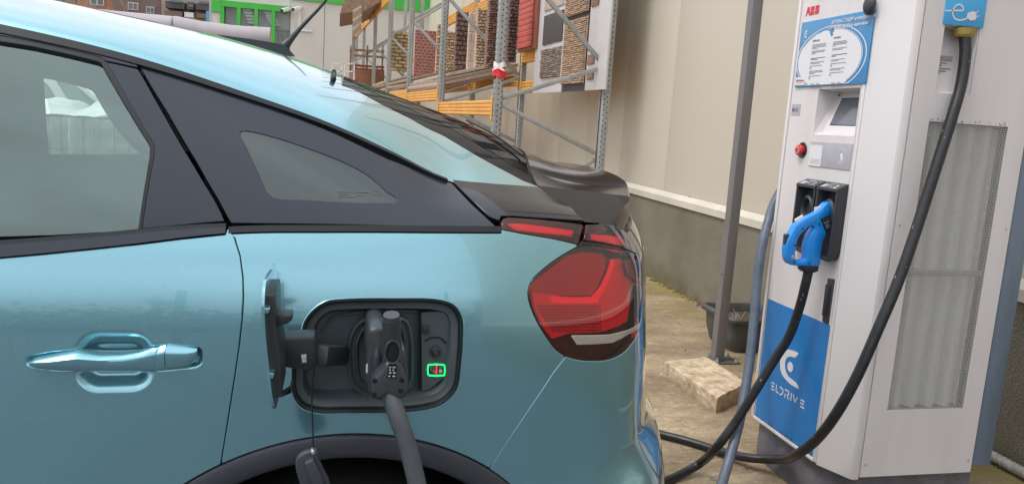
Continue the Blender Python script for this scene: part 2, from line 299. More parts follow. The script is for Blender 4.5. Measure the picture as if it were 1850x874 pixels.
def bar_bm(bm,a,b,w,h,up=(0,0,1),bev=0):
    a=Vector(a); b=Vector(b); z=(b-a); ln=z.length; z.normalize(); x=z.cross(Vector(up)); 
    if x.length<1e-4: x=z.cross(Vector((0,1,0)))
    x.normalize(); y=z.cross(x); R=Matrix((x,y,z)).transposed(); return bm_box(bm,(a+b)/2,(w,h,ln),R,bev)
def bar(name,a,b,w,h,m,parent=None,up=(0,0,1),bev=0,label=None,kind=None):
    bm=bmesh.new(); bar_bm(bm,a,b,w,h,up,bev); return bm_obj(name,bm,m,parent,35 if bev else None,label,kind)
def catmull(P,n=10):
    P=[np.array(p,float) for p in P]; P=[2*P[0]-P[1]]+P+[2*P[-1]-P[-2]]; out=[]
    for i in range(1,len(P)-2):
        a,b,c,d=P[i-1],P[i],P[i+1],P[i+2]; ta=np.linalg.norm(b-a)**.5+1e-9; tb=np.linalg.norm(c-b)**.5+1e-9; tc=np.linalg.norm(d-c)**.5+1e-9
        m1=(c-b)+tb*((b-a)/ta-(c-a)/(ta+tb)); m2=(c-b)+tb*((d-c)/tc-(d-b)/(tb+tc))
        for k in range(n):
            t=k/n; out.append((2*t**3-3*t**2+1)*b+(t**3-2*t**2+t)*m1+(-2*t**3+3*t**2)*c+(t**3-t**2)*m2)
    out.append(P[-2]); return out
def tube(name,P,r,m,parent=None,n=12,sub=10,smoothpath=True,label=None,radii=None,cap=True,kind=None,bm=None):
    pts=catmull(P,sub) if smoothpath else [np.array(p,float) for p in P]
    k=len(pts); T=[pts[min(i+1,k-1)]-pts[max(i-1,0)] for i in range(k)]; T=[t/np.linalg.norm(t) for t in T]
    a=np.array([0,0,1.]); 
    if abs(T[0]@a)>.9: a=np.array([1.,0,0])
    u=np.cross(T[0],a); u/=np.linalg.norm(u); V=[];Fc=[]
    rr=np.interp(np.linspace(0,1,k),np.linspace(0,1,len(radii)),radii) if radii is not None else [r]*k
    for i in range(k):
        u=u-T[i]*(u@T[i]); u/=np.linalg.norm(u); w_=np.cross(T[i],u)
        for j in range(n):
            t=2*math.pi*j/n; V.append(pts[i]+rr[i]*(math.cos(t)*u+math.sin(t)*w_))
    for i in range(k-1):
        for j in range(n): Fc.append((i*n+j,i*n+(j+1)%n,(i+1)*n+(j+1)%n,(i+1)*n+j))
    if cap: Fc.append(tuple(range(n-1,-1,-1))); Fc.append(tuple((k-1)*n+j for j in range(n)))
    if bm is not None:
        vs=[bm.verts.new(v) for v in V]
        for f in Fc: bm.faces.new([vs[i] for i in f])
        return
    return pymesh(name,V,Fc,m,parent,smooth=True,label=label,kind=kind,auto=50)
def prism(name,poly,axis,d0,d1,m,parent=None,bev=0,label=None,kind=None,frame=None,smooth=35,bm=None):
    """poly: 2D points; extruded between d0 and d1 along the frame's third axis.  frame=(origin,e1,e2,e3)"""
    o,e1,e2,e3=[np.array(a,float) for a in frame]
    own=bm is None
    if own: bm=bmesh.new()
    n=len(poly); A=[bm.verts.new(o+e1*p[0]+e2*p[1]+e3*d0) for p in poly]; B=[bm.verts.new(o+e1*p[0]+e2*p[1]+e3*d1) for p in poly]
    fs=[bm.faces.new(A[::-1]),bm.faces.new(B)]+[bm.faces.new((A[i],A[(i+1)%n],B[(i+1)%n],B[i])) for i in range(n)]
    bmesh.ops.recalc_face_normals(bm,faces=fs)
    if not own: return
    if bev:
        es=[e for e in fs[1].edges]+[e for e in fs[0].edges]; bmesh.ops.bevel(bm,geom=es,offset=bev,segments=3,profile=.5,affect='EDGES')
    return bm_obj(name,bm,m,parent,smooth,label,kind)
def ray(px,py): return FW+RT*(px-925)/F-UP*(py-437)/F
def hit(px,py,ax,val):
    d=ray(px,py); t=(val-C[ax])/d[ax]; return C+d*t
def hitp(px,py,o,nv):
    d=ray(px,py); o=np.array(o,float); nv=np.array(nv,float); t=((o-C)@nv)/(d@nv); return C+d*t
def text(s,size,o,e1,e2,m,parent,off=.0015,align='LEFT',bold=0,shear=0,name='lettering',sx=1,label=None,spacing=1):
    cu=bpy.data.curves.new('t','FONT'); cu.body=s; cu.size=size; cu.align_x=align; cu.offset=bold; cu.shear=shear; cu.resolution_u=2; cu.space_character=spacing
    ob=bpy.data.objects.new('t',cu); COL.objects.link(ob); bpy.context.view_layer.update()
    me=bpy.data.meshes.new_from_object(ob.evaluated_get(bpy.context.evaluated_depsgraph_get())); bpy.data.objects.remove(ob); bpy.data.curves.remove(cu)
    e1=Vector(e1).normalized(); e2=Vector(e2).normalized(); e3=e1.cross(e2); o=Vector(o)-(loc_of(parent) if parent else Vector())
    for v in me.vertices: v.co=o+e1*v.co.x*sx+e2*v.co.y+e3*off
    me.name=name; return link_mesh(name,me,m,parent,label)
def flat(name,pts,m,parent,label=None,kind=None): return pymesh(name,pts,[tuple(range(len(pts)))],m,parent,label=label,kind=kind)
def dup(o,parent=None,loc=None):
    c=o.copy(); COL.objects.link(c); c.parent=parent if parent is not None else o.parent
    if loc is not None: c.location=loc
    return c
def dup_tree(root,loc=None,rot=None,label=None):
    r=root.copy(); COL.objects.link(r)
    if loc is not None: r.location=loc
    if rot is not None: r.rotation_euler=rot
    if label: r['label']=label
    for ch in list(root.children):
        c=ch.copy(); COL.objects.link(c); c.parent=r
        for g in list(ch.children):
            d=g.copy(); COL.objects.link(d); d.parent=c
    return r
# ------------------------------------------------------------------ car body surfaces
# plan curve of near side (X,Y) -> arc length
_pc=np.array([(-3.6,1.30),(-3.3,1.20),(-2.6,1.15),(-1.8,1.14),(-1.2,1.14),(-0.6,1.14),(-0.3,1.143),(0,1.15),(0.2,1.163),(0.35,1.19),(0.46,1.235),(0.535,1.30),(0.585,1.38),(0.64,1.50),(0.70,1.66),(0.745,1.84),(0.765,2.05)])
def crm(P,n):
    P=np.vstack([2*P[0]-P[1],P,2*P[-1]-P[-2]]); out=[]
    for i in range(1,len(P)-2):
        a,b,c,d=P[i-1],P[i],P[i+1],P[i+2]
        ta=np.linalg.norm(b-a)**.5; tb=np.linalg.norm(c-b)**.5; tc=np.linalg.norm(d-c)**.5
        m1=(c-b)+tb*((b-a)/ta-(c-a)/(ta+tb)); m2=(c-b)+tb*((d-c)/tc-(d-b)/(tb+tc))
        t=np.linspace(0,1,n,endpoint=False)[:,None]
        out.append((2*t**3-3*t**2+1)*b+(t**3-2*t**2+t)*m1+(-2*t**3+3*t**2)*c+(t**3-t**2)*m2)
    out.append(P[-2:-1]); return np.vstack(out)
_d=crm(_pc,60)
_s=np.concatenate([[0],np.cumsum(np.linalg.norm(np.diff(_d,axis=0),axis=1))])
_s-=np.interp(0,_d[:,0][:900],_s[:900])      # u=0 at X=0
# resample + smooth
U=np.arange(_s[0],_s[-1],0.01); DX=np.interp(U,_s,_d[:,0]); DY=np.interp(U,_s,_d[:,1])
def smooth(a,k=5,it=3):
    for _ in range(it):
        p=np.concatenate([a[0]-(a[k:0:-1]-a[0]),a,a[-1]-(a[-2:-k-2:-1]-a[-1])]) 
        a=np.convolve(p,np.ones(2*k+1)/(2*k+1),'valid')
    return a
DX=smooth(DX,4,2); DY=smooth(DY,4,2)
UMAX=U[-1]
def hermite(x,xp,fp):
    # C1 monotone-ish interpolation
    xp=np.array(xp,float); fp=np.array(fp,float); m=np.gradient(fp,xp)
    x=np.clip(x,xp[0],xp[-1]); i=np.clip(np.searchsorted(xp,x)-1,0,len(xp)-2)
    h=xp[i+1]-xp[i]; t=(x-xp[i])/h
    return (2*t**3-3*t**2+1)*fp[i]+(t**3-2*t**2+t)*h*m[i]+(-2*t**3+3*t**2)*fp[i+1]+(t**3-t**2)*h*m[i+1]
def sstep(a,b,x):
    t=np.clip((x-a)/(b-a),0,1); return t*t*(3-2*t)
def plan(u):
    x=hermite(u,U,DX); y=hermite(u,U,DY); e=.01
    dx=hermite(u+e,U,DX)-hermite(u-e,U,DX); dy=hermite(u+e,U,DY)-hermite(u-e,U,DY)
    n=np.hypot(dx,dy)+1e-12
    return x,y,-dy/n,dx/n    # inward normal (toward +Y on the side)
SZ=[.2,.35,.5,.65,.78,.86,.92,.98,1.04,1.09,1.13,1.17]
SI=[.05,.012,0,0,.001,.002,.004,.009,.019,.034,.052,.082]
RZ=[.2,.35,.5,.58,.63,.66,.70,.75,.80,.88,.94,1.0,1.06,1.10,1.13,1.17]
RI=[-.04,-.075,-.088,-.084,-.068,-.052,-.034,-.028,-.026,-.021,-.014,-.008,.004,.028,.05,.085]
def S1(u,v):
    u=np.asarray(u,float); v=np.asarray(v,float)
    x,y,nx,ny=plan(u)
    w=sstep(.38,.62,u)
    ins=hermite(v,SZ,SI)*(1-w)+hermite(v,RZ,RI)*w
    r=np.hypot(x-.04,v-.37)
    k_=(.565-r)/.012; ins=ins+.075*.012*np.where(k_>20,k_,np.log1p(np.exp(np.minimum(k_,20))))*(1-w)*sstep(.30,.50,v)
    return np.stack([x+nx*ins,y+ny*ins,v+0*u],-1)
# upper loft: s in [0,1] belt->rail, [1,2] rail->centre
def BVf(u): return hermite(u,[-3,-.8,-.46,-.3,-.15,0,.2,.5,1.4],[1.04,1.052,1.074,1.094,1.115,1.121,1.124,1.124,1.124])
def S2(u,s):
    u=np.asarray(u,float); s=np.asarray(s,float)
    u,s=np.broadcast_arrays(u,s)
    B=S1(u,BVf(u)); B=B+np.stack([0*u,0*u+.012,0*u],-1)
    X=B[...,0]
    w=sstep(.45,.72,u)
    rz=hermite(u,[-3,-1.6,-1.0,-.5,-.3,-.15,0,.1,.2,.3,.4,.55,.8,1.3],[1.12,1.36,1.42,1.395,1.360,1.320,1.275,1.236,1.196,1.178,1.166,1.152,1.14,1.14])
    dy=hermite(u,[-3,-1,-.5,-.3,-.15,0,.1,.2,.3,.45,.8,1.3],[.02,.155,.135,.125,.12,.12,.12,.115,.10,.08,.05,.04])
    cz=hermite(u,[-3,-1.6,-1.0,-.65,-.4,-.22,-.11,0,.14,.28,.44,.6,.8,1.3],[1.12,1.44,1.505,1.50,1.468,1.443,1.420,1.392,1.352,1.313,1.263,1.215,1.18,1.16])
    nx,ny=plan(u)[2:]
    R=np.stack([X+nx*dy,B[...,1]+ny*dy,rz],-1)
    cx=X*(1-w)+w*np.minimum(X,.64)
    Cn=np.stack([np.where(u>.6,.64,cx),0*u+2.05,cz],-1)
    g=(R-B); gl=np.linalg.norm(g,axis=-1,keepdims=True); g=g/gl
    t=np.clip(s,0,1)[...,None]
    # slight barrel in the glass
    P1=B+(R-B)*t + np.stack([-nx*.012,-ny*.012,0*nx],-1)*(4*t*(1-t))
    dirt=(R-B)/gl + np.stack([nx*.012*4,ny*.012*4,0*nx],-1)/gl
    dirt/=np.linalg.norm(dirt,axis=-1,keepdims=True)
    dz=np.maximum(Cn[...,2]-rz,.004)[...,None]
    k=np.minimum(.55*dz/np.maximum(dirt[...,2:3],.2),.12)
    Q1=R+dirt*k
    Q2=Cn+(R-Cn)*np.array([.6,.6,0])
    Q2[...,2]=Cn[...,2]-.0*dz[...,0]
    q=np.clip(s-1,0,1)[...,None]
    P2=(1-q)**3*R+3*(1-q)**2*q*Q1+3*(1-q)*q*q*Q2+q**3*Cn
    return np.where(s[...,None]<=1,P1,P2)
def nrm(S,u,v,e=2e-3):
    a=S(u+e,v)-S(u-e,v); b=S(u,v+e)-S(u,v-e); n=np.cross(a,b); return n/(np.linalg.norm(n,axis=-1,keepdims=True)+1e-12)
def projA(P):
    v=P-C; z=v@FW; return np.stack([925+F*(v@RT)/z,437-F*(v@UP)/z],-1)
_G={}
def inv(S,pts,ur,vr):
    """image points -> (u,v) on a surface seen by the camera"""
    key=(S.__name__,ur,vr)
    if key not in _G:
        gu,gv=np.meshgrid(np.linspace(*ur,260),np.linspace(*vr,200)); gu=gu.ravel(); gv=gv.ravel()
        P=S(gu,gv); n=nrm(S,gu,gv); vis=((P-C)*n).sum(-1)<0
        _G[key]=(gu[vis],gv[vis],projA(P[vis]),np.linalg.norm(P[vis]-C,axis=-1))
    gu,gv,gp,gd=_G[key]; out=[]
    for p in pts:
        d=np.linalg.norm(gp-np.array(p),axis=-1); i=np.argmin(d+2*gd); u,v=gu[i],gv[i]
        for _ in range(12):
            q=projA(S(u,v)); e=1e-4
            J=np.stack([(projA(S(u+e,v))-q)/e,(projA(S(u,v+e))-q)/e],-1); r=np.array(p)-q
            try: dd=np.linalg.solve(J,r)
            except Exception: break
            dd=np.clip(dd,-.03,.03); u=np.clip(u+dd[0],*ur); v=np.clip(v+dd[1],*vr)
        err=np.linalg.norm(projA(S(u,v))-np.array(p))
        if err>1.0: u,v=gu[i],gv[i]
        out.append((float(u),float(v),float(err)))
    return out
# ------------------------------------------------------------------ panels cut out of the body surfaces
def dens(P,step):
    out=[]
    n=len(P)
    for i in range(n):
        a=np.array(P[i]); b=np.array(P[(i+1)%n]); k=max(1,int(np.ceil(np.linalg.norm(b-a)/step)))
        for j in range(k): out.append(a+(b-a)*j/k)
    return np.array(out)
def area(P): x,y=P[:,0],P[:,1]; return .5*np.sum(x*np.roll(y,-1)-y*np.roll(x,-1))
def offpoly(P,d):
    """move a CCW polygon inward by d"""
    P=np.asarray(P,float); a=P-np.roll(P,1,0); b=np.roll(P,-1,0)-P
    a/=np.linalg.norm(a,axis=1,keepdims=True)+1e-12; b/=np.linalg.norm(b,axis=1,keepdims=True)+1e-12
    na=np.stack([-a[:,1],a[:,0]],1); nb=np.stack([-b[:,1],b[:,0]],1); n=na+nb; L_=np.linalg.norm(n,axis=1,keepdims=True); n/=L_+1e-9
    c=np.clip((n*na).sum(1,keepdims=True),.45,1); return P+n*d/c
def inside(Q,P):
    Q=np.asarray(Q,float); P=np.asarray(P,float); x,y=Q[:,0],Q[:,1]; r=np.zeros(len(Q),bool)
    for i in range(len(P)):
        x1,y1=P[i]; x2,y2=P[(i+1)%len(P)]
        c=((y1>y)!=(y2>y)); 
        with np.errstate(all='ignore'): xi=(x2-x1)*(y-y1)/(y2-y1+1e-15)+x1
        r^=c&(x<xi)
    return r
def distpoly(Q,P):
    Q=np.asarray(Q,float); d=np.full(len(Q),1e9)
    for i in range(len(P)):
        a=P[i]; b=P[(i+1)%len(P)]; ab=b-a; t=np.clip(((Q-a)@ab)/(ab@ab+1e-15),0,1); d=np.minimum(d,np.linalg.norm(Q-a-t[:,None]*ab,axis=1))
    return d
def smoothpx(P,n=6,corners=()):
    """closed image outline through P; indices in corners stay sharp"""
    m=len(P); out=[]
    P=[np.array(p,float) for p in P]
    if not corners: corners=()
    for i in range(m):
        a,b,c,d=P[(i-1)%m],P[i],P[(i+1)%m],P[(i+2)%m]
        if i in corners: a=2*b-c
        if (i+1)%m in corners: d=2*c-b
        ta=np.linalg.norm(b-a)**.5+1e-9; tb=np.linalg.norm(c-b)**.5+1e-9; tc=np.linalg.norm(d-c)**.5+1e-9
        m1=(c-b)+tb*((b-a)/ta-(c-a)/(ta+tb)); m2=(c-b)+tb*((d-c)/tc-(d-b)/(tb+tc))
        for k in range(n):
            t=k/n; out.append((2*t**3-3*t**2+1)*b+(t**3-2*t**2+t)*m1+(-2*t**3+3*t**2)*c+(t**3-t**2)*m2)
    return out
R1=((-1.0,UMAX),(.35,1.17)); R2=((-1.0,.75),(0.,1.999))
def uv1(P): return np.array([q[:2] for q in inv(S1,P,*R1)])
def uv2(P): return np.array([q[:2] for q in inv(S2,P,*R2)])
def mirror(V): V=np.array(V); V[:,1]=4.1-V[:,1]; return V
def panel(name,parent,S,uv,m,holes=(),off=0,thick=.012,gap=0,res=.02,disp=None,r=.0015,ks=1.0,label=None,both=False,edges=True,flip=False,kind=None,far=None,fine=None):
    K=np.array([1,ks]); P=np.asarray(uv,float)*K
    if area(P)<0: P=P[::-1]
    P=dens(P,res*.8); P=P[np.linalg.norm(P-np.roll(P,1,0),axis=1)>1e-6]
    if gap: P=offpoly(P,gap)
    H=[]
    for h in holes:
        h=np.asarray(h,float)*K
        if area(h)<0: h=h[::-1]
        h=dens(h,res*.8); h=offpoly(h,-gap) if gap else h; H.append(h)
    lo,hi=P.min(0),P.max(0); gx,gy=np.meshgrid(np.arange(lo[0],hi[0],res),np.arange(lo[1],hi[1],res)); G=np.stack([gx.ravel(),gy.ravel()],1)
    if fine is not None:
        x0,x1,y0,y1,rf=fine; kk=(G[:,0]>x0)&(G[:,0]<x1)&(G[:,1]>y0)&(G[:,1]<y1); gx,gy=np.meshgrid(np.arange(x0+.003,x1-.003,rf),np.arange(y0+.003,y1-.003,rf)); G=np.vstack([G[~kk],np.stack([gx.ravel(),gy.ravel()],1)])
    k=inside(G,P)
    for h in H: k&=~inside(G,h)
    G=G[k]
    if len(G):
        k=distpoly(G,P)>res*.45
        for h in H: k&=distpoly(G,h)>res*.45
        G=G[k]
    loops=[P]+H; allp=np.vstack(loops+([G] if len(G) else [])); E=[];o=0
    for lp in loops:
        n=len(lp); E+=[(o+i,o+(i+1)%n) for i in range(n)]; o+=n
    vv,ee,ff,ov,oe,of=delaunay_2d_cdt([Vector(p) for p in allp],E,[],0,1e-7)
    vv=np.array([(a.x,a.y) for a in vv]); cen=np.array([vv[list(f)].mean(0) for f in ff]); k=inside(cen,P)
    for h in H: k&=~inside(cen,h)
    tris=[tuple(f) for f,q in zip(ff,k) if q]
    Q=vv/K
    def SS(u,v):
        p=S(u,v); 
        if disp is None: return p
        return p+nrm(S,u,v)*disp(u,v)[...,None]
    nn=nrm(SS,Q[:,0],Q[:,1]); pos=SS(Q[:,0],Q[:,1])+nrm(S,Q[:,0],Q[:,1])*off
    ta=np.array(tris); fn=np.cross(pos[ta[:,1]]-pos[ta[:,0]],pos[ta[:,2]]-pos[ta[:,0]])
    if (fn*nn[ta[:,0]]).sum()<0: tris=[t[::-1] for t in tris]
    V=list(pos); N=list(nn); Fc=list(tris)
    if edges:
        # rolled edge: boundary edges of the kept triangles
        cnt={}
        for t in tris:
            for i in range(3):
                e=(t[i],t[(i+1)%3]); kk=(min(e),max(e)); cnt.setdefault(kk,[]).append(e)
        be=[v[0] for v in cnt.values() if len(v)==1]; nxt={}
        for a_,b_ in be: nxt[a_]=b_
        ids={}
        prev={b_:a_ for a_,b_ in be}
        for v in nxt:
            if v not in prev: continue
            t=pos[nxt[v]]-pos[prev[v]]; t/=np.linalg.norm(t)+1e-12; o_=np.cross(t,nn[v]); 
            base=len(V)
            V.append(pos[v]+o_*r*.7-nn[v]*r*.3); N.append((nn[v]+o_)/1.414)
            V.append(pos[v]+o_*r-nn[v]*r); N.append(o_)
            V.append(pos[v]+o_*r-nn[v]*thick); N.append(o_); ids[v]=base
        for a_,b_ in be:
            if a_ in ids and b_ in ids:
                i,j=ids[a_],ids[b_]; Fc+= [(b_,a_,i,j),(j,i,i+1,j+1),(j+1,i+1,i+2,j+2)]
    V=np.array(V); N=np.array(N)
    o=pymesh(name,V,Fc,m,parent,normals=N,label=label,kind=kind)
    if both:
        V2=mirror(V); N2=N.copy(); N2[:,1]*=-1
        pymesh(far or name,V2,[f[::-1] for f in Fc],m,parent,normals=N2,label=None,kind=kind)
    return o
def gridsurf(name,parent,S,us,vs_,m,off=0,both=False,mask=None,label=None,close=False):
    """us (n), vs_ callable(u)->array or array"""
    V=[];N=[];nu=len(us); vv=[np.asarray(vs_(u) if callable(vs_) else vs_,float) for u in us]; nv=len(vv[0])
    for u,v in zip(us,vv):
        p=S(np.full(nv,u),v); n=nrm(S,np.full(nv,u),np.clip(v,.003,1.997) if S is S2 else v); V+=list(p+n*off); N+=list(n)
    Fc=[(i*nv+j,(i+1)*nv+j,(i+1)*nv+j+1,i*nv+j+1) for i in range(nu-1) for j in range(nv-1)]
    V=np.array(V);N=np.array(N)
    if both:
        k=len(V); V=np.vstack([V,mirror(V)]); N2=N.copy(); N2[:,1]*=-1; N=np.vstack([N,N2]); Fc+=[tuple(k+i for i in f[::-1]) for f in Fc]
    return pymesh(name,V,Fc,m,parent,normals=N,label=label)

# ================================================================== THE CAR
car=thing('car','teal electric hatchback with gloss black spoiler, plugged in with its charge flap open','car',(0.04,2.05,0))
def smoothopen(P,n): return [tuple(q[:2]) for q in catmull([(p[0],p[1],0) for p in P],n)]
# --- outlines seen in the photograph, laid on the body surface
seam_px=[(412,408),(424,430),(434,462),(439,500),(440,535),(438,575),(433,620),(425,675),(414,745),(405,800),(398,837)]
arch_px=[(398,837),(478,808),(567,788.5),(632,784),(696,786),(739,792),(817,813.5),(884,846)]
bump_px=[(1022,644),(1000,672),(963,728),(925,784),(884,846)]
lampL_px=[(1043,446),(1010,465),(982,486),(961,507),(954,527),(957,548),(970,580),(986,607),(1003,630),(1022,644)]
lampB_px=[(1022,644),(1045,650),(1075,652),(1105,648),(1130,634),(1148,612)]
barB_px=[(905,414),(940,421),(1000,431),(1043,441)]
arch_uv=uv1([(340,872),(360,858)]+arch_px+[(905,860),(918,870)])
# circle through the arch
A_=np.c_[2*arch_uv,np.ones(len(arch_uv))]; sol=np.linalg.lstsq(A_,(arch_uv**2).sum(1),rcond=None)[0]; AC=sol[:2]; AR=math.sqrt(sol[2]+AC@AC)
print('arch centre',AC,'R',AR)
def arcpts(a0,a1,R,n=24): return [AC+R*np.array([math.cos(t),math.sin(t)]) for t in np.linspace(math.radians(a0),math.radians(a1),n)]
seam=uv1(seam_px); bump=uv1(bump_px); lampL=uv1(smoothopen(lampL_px,4)); lampB=uv1(smoothopen(lampB_px,4)); barB=uv1(barB_px)
def ang(p): d=np.array(p)-AC; return math.degrees(math.atan2(d[1],d[0]))
aS=ang(seam[-1]); aB=ang(bump[-1])
seam[-1]=AC+AR*np.array([math.cos(math.radians(aS)),math.sin(math.radians(aS))]); bump[-1]=AC+AR*np.array([math.cos(math.radians(aB)),math.sin(math.radians(aB))])
beltT=lambda a,b,n=14:[(u,float(BVf(u))-.004) for u in np.linspace(a,b,n)]
# door handle recess and scooped dish (depth field on the door skin)
hc=uv1([(208,652)])[0]; hs_=uv1([(133,630),(283,630),(208,597),(208,708),(52,655),(362,640)])
dish_c=(hs_[2]+hs_[3])/2; dish_r=np.array([abs(hs_[1][0]-hs_[0][0])/2,abs(hs_[2][1]-hs_[3][1])/2])
hx0,hx1=hs_[4][0],hs_[5][0]; hzc=hc[1]
def rbox(u,v,c,h,r):
    qx=np.abs(u-c[0])-(h[0]-r); qz=np.abs(v-c[1])-(h[1]-r); return np.hypot(np.maximum(qx,0),np.maximum(qz,0))+np.minimum(np.maximum(qx,qz),0)-r
def door_disp(u,v):
    d=rbox(u,v,dish_c,dish_r,dish_r[1]*.75)
    a=-.016*(1-sstep(-.024,.002,d))
    hh=np.interp(u,[hx0,hx0+.03,hx0+.09,hx1-.05,hx1],[.0065,.0125,.0165,.0190,.0150])
    d2=rbox(u,(v-hzc-.0035-.02*(u-(hx0+hx1)/2))*(.0165/hh),((hx0+hx1)/2,0),((hx1-hx0)/2+.0035,.0165),.012)
    b=-.006*(1-sstep(-.0055,.0012,d2))
    return np.minimum(a,b)
door_o=[(u,v) for u,v in beltT(-.93,seam[0][0]-.004)]+list(seam)+[tuple(p) for p in arcpts(aS,176,AR)]+[(-.55,.36),(-.93,.36)]
panel('rear_door',car,S1,door_o,MT['paint'],gap=.0021,res=.013,disp=door_disp,fine=(hx0-.012,hx1+.012,hzc-.058,hzc+.058,.0024))
# port opening outline
port_px=[(440+x/2.218,480+y/2.218) for x,y in [(228,285),(243,225),(275,180),(330,143),(400,133),(600,130),(780,135),(845,158),(877,210),(880,300),(872,400),(855,495),(800,553),(710,580),(580,588),(400,590),(300,590),(235,570),(198,520),(192,440),(200,360)]]
port=uv1(smoothpx(port_px,5))
quarter_o=beltT(seam[0][0],barB[0][0],20)+list(barB)+list(lampL)+list(bump[1:])+[tuple(p) for p in arcpts(aB,aS,AR,30)]+list(seam[::-1][1:-1])
panel('quarter_panel',car,S1,quarter_o,MT['paint'],holes=[port],gap=.0019,res=.013,thick=.014)
lamp_u1=1.02
lampT=uv1([(1043,446),(1060,443),(1090,446),(1125,452),(1148,458)])
lamp_o=list(lampL)+list(lampB[1:])+[(lampB[-1][0]+.05,lampB[-1][1]+.03),(lampB[-1][0]+.10,lampB[-1][1]+.08),(lamp_u1,1.0),(lamp_u1,1.035)]+list(lampT[::-1][:-1])
bumper_o=list(bump)+[tuple(p) for p in arcpts(aB,2,AR,16)][1:]+[(.46,.33),(.75,.30),(1.1,.30),(UMAX-.001,.30),(UMAX-.001,.915),(1.12,.915)]+[(lampB[-1][0]+.10,lampB[-1][1]+.075),(lampB[-1][0]+.05,lampB[-1][1]+.025)]+list(lampB[::-1][:-1])
panel('rear_bumper',car,S1,bumper_o,MT['paint'],gap=.0012,res=.014,both=True)
# tailgate skin behind the lamps
tg=[(lamp_u1,1.035),(lamp_u1,1.0),(lampB[-1][0]+.10,lampB[-1][1]+.08),(1.12,.918),(UMAX-.001,.918),(UMAX-.001,1.03)]
panel('tailgate',car,S1,tg,MT['paint'],gap=.0012,res=.02,both=True)
# simple forward bodywork (outside the photograph's frame)
panel('front_door',car,S1,[(-1.75,1.03),(-.936,1.045),(-.936,.36),(-1.85,.36),(-1.8,.8)],MT['paint'],gap=.0015,res=.04)
AC2=(AC[0]-2.67,AC[1]); fr=[(AC2[0]+AR*math.cos(t),AC2[1]+AR*math.sin(t)) for t in np.linspace(math.pi,0,26)]
panel('front_wing',car,S1,[(_s[0]+.02,.40),(AC2[0]-AR,.38)]+fr+[(-1.853,.36),(-1.803,.8),(-1.753,1.03),(-2.4,1.035),(-3.0,1.0),(_s[0]+.02,.9)],MT['paint'],gap=.0015,res=.04)
far_o=[(_s[0]+.02,.40),(AC2[0]-AR,.38)]+fr+[(AC[0]-AR,.36)]+[tuple(p) for p in arcpts(178,2,AR)]+[(.46,.35),(.52,.9),(.50,1.10),(-.1,1.115),(-1.2,1.045),(-2.4,1.035),(-3.0,1.0),(_s[0]+.02,.9)]
o=panel('far_body_side',car,S1,far_o,MT['paint'],res=.05); 
me=o.data
for v in me.vertices: v.co.y=-v.co.y
me.flip_normals()
# dark inner shell just under the skin so panel gaps read black
inner=[(_s[0]+.03,.42),(AC2[0]-AR-.01,.40)]+[(AC2[0]+(AR+.012)*math.cos(t),AC2[1]+(AR+.012)*math.sin(t)) for t in np.linspace(math.pi,0,26)]+[(AC[0]-AR-.012,.38)]+[tuple(p) for p in arcpts(178,2,AR+.012)]+[(.5,.34),(UMAX-.001,.34),(UMAX-.001,1.11),(.5,1.11),(.2,1.11),(-.1,1.105),(-.3,1.08),(-.9,1.03),(-2.4,1.0),(_s[0]+.03,.88)]
portbig=[tuple(c) for c in offpoly(np.array(port)[::-1] if area(np.array(port))<0 else np.array(port),-.010)]
panel('inner_shell',car,S1,inner,MT['seal'],holes=[portbig],off=-.028,res=.05,edges=False,both=False)
panel('inner_shell',car,S1,inner,MT['seal'],off=-.03,res=.08,edges=False)
o=[c for c in car.children if c.name.startswith('inner_shell')][-1]
for v in o.data.vertices: v.co.y=-v.co.y
o.data.flip_normals()
# wheel arch cladding
inn_px=[(410,874),(478,845.6),(532,829.6),(585,823.5),(657,820.6),(699,823.5),(757,835),(817,853),(856,874)]
iuv=uv1(inn_px); Ri=np.linalg.norm(iuv-AC,axis=1); print('inner arch',Ri)
def cladding(cx,both):
    n=46; R0=AR-.0015; a=np.linspace(math.radians(181),math.radians(-1),n); rings=[(R0,-.012,'o'),(R0,.0045,0),(R0-.004,.0065,0),(R0-.025,.0055,0),(Ri.min()-.0,.003,0),(Ri.min()-.006,-.004,0),(Ri.min()-.008,-.05,0)]
    V=[]
    for (Rr,dd,_) in rings:
        u=cx+Rr*np.cos(a); v=AC[1]+Rr*np.sin(a); p=S1(u,v)+nrm(S1,u,v)*dd; V+=list(p)
    Fc=[(i*n+j,i*n+j+1,(i+1)*n+j+1,(i+1)*n+j) for i in range(len(rings)-1) for j in range(n-1)]
    pymesh('arch_cladding',V,[f[::-1] for f in Fc],MT['cladding'],car,smooth=True,auto=60)
    pymesh('arch_cladding',mirror(np.array(V)),Fc,MT['cladding'],car,smooth=True,auto=60)
cladding(AC[0],True); cladding(AC2[0],True)
# wheel wells, wheels
def well(cx,cy,sgn):
    V=[];n=30;R=Ri.min()-.004
    for yy in (cy,cy+sgn*.30):
        for t in np.linspace(math.radians(185),math.radians(-5),n): V.append((cx+R*math.cos(t),yy,.37+R*math.sin(t)))
    Fc=[(j,j+1,n+j+1,n+j) for j in range(n-1)]; Fc.append(tuple(n+j for j in range(n)))
    pymesh('wheel_well',V,Fc,MT['rubber'],car,smooth=False)
axX=float(S1(AC[0],.5)[0]); axF=axX-2.67
for cx in (axX,axF): well(cx,1.20,1); well(cx,2.90,-1)
def lathe(prof,n,c,bm,ax='y'):
    V=[[bm.verts.new((c[0]+r*math.cos(2*math.pi*j/n),c[1]+y,c[2]+r*math.sin(2*math.pi*j/n))) for j in range(n)] for r,y in prof]
    for i in range(len(prof)-1):
        for j in range(n): bm.faces.new((V[i][j],V[i][(j+1)%n],V[i+1][(j+1)%n],V[i+1][j]))
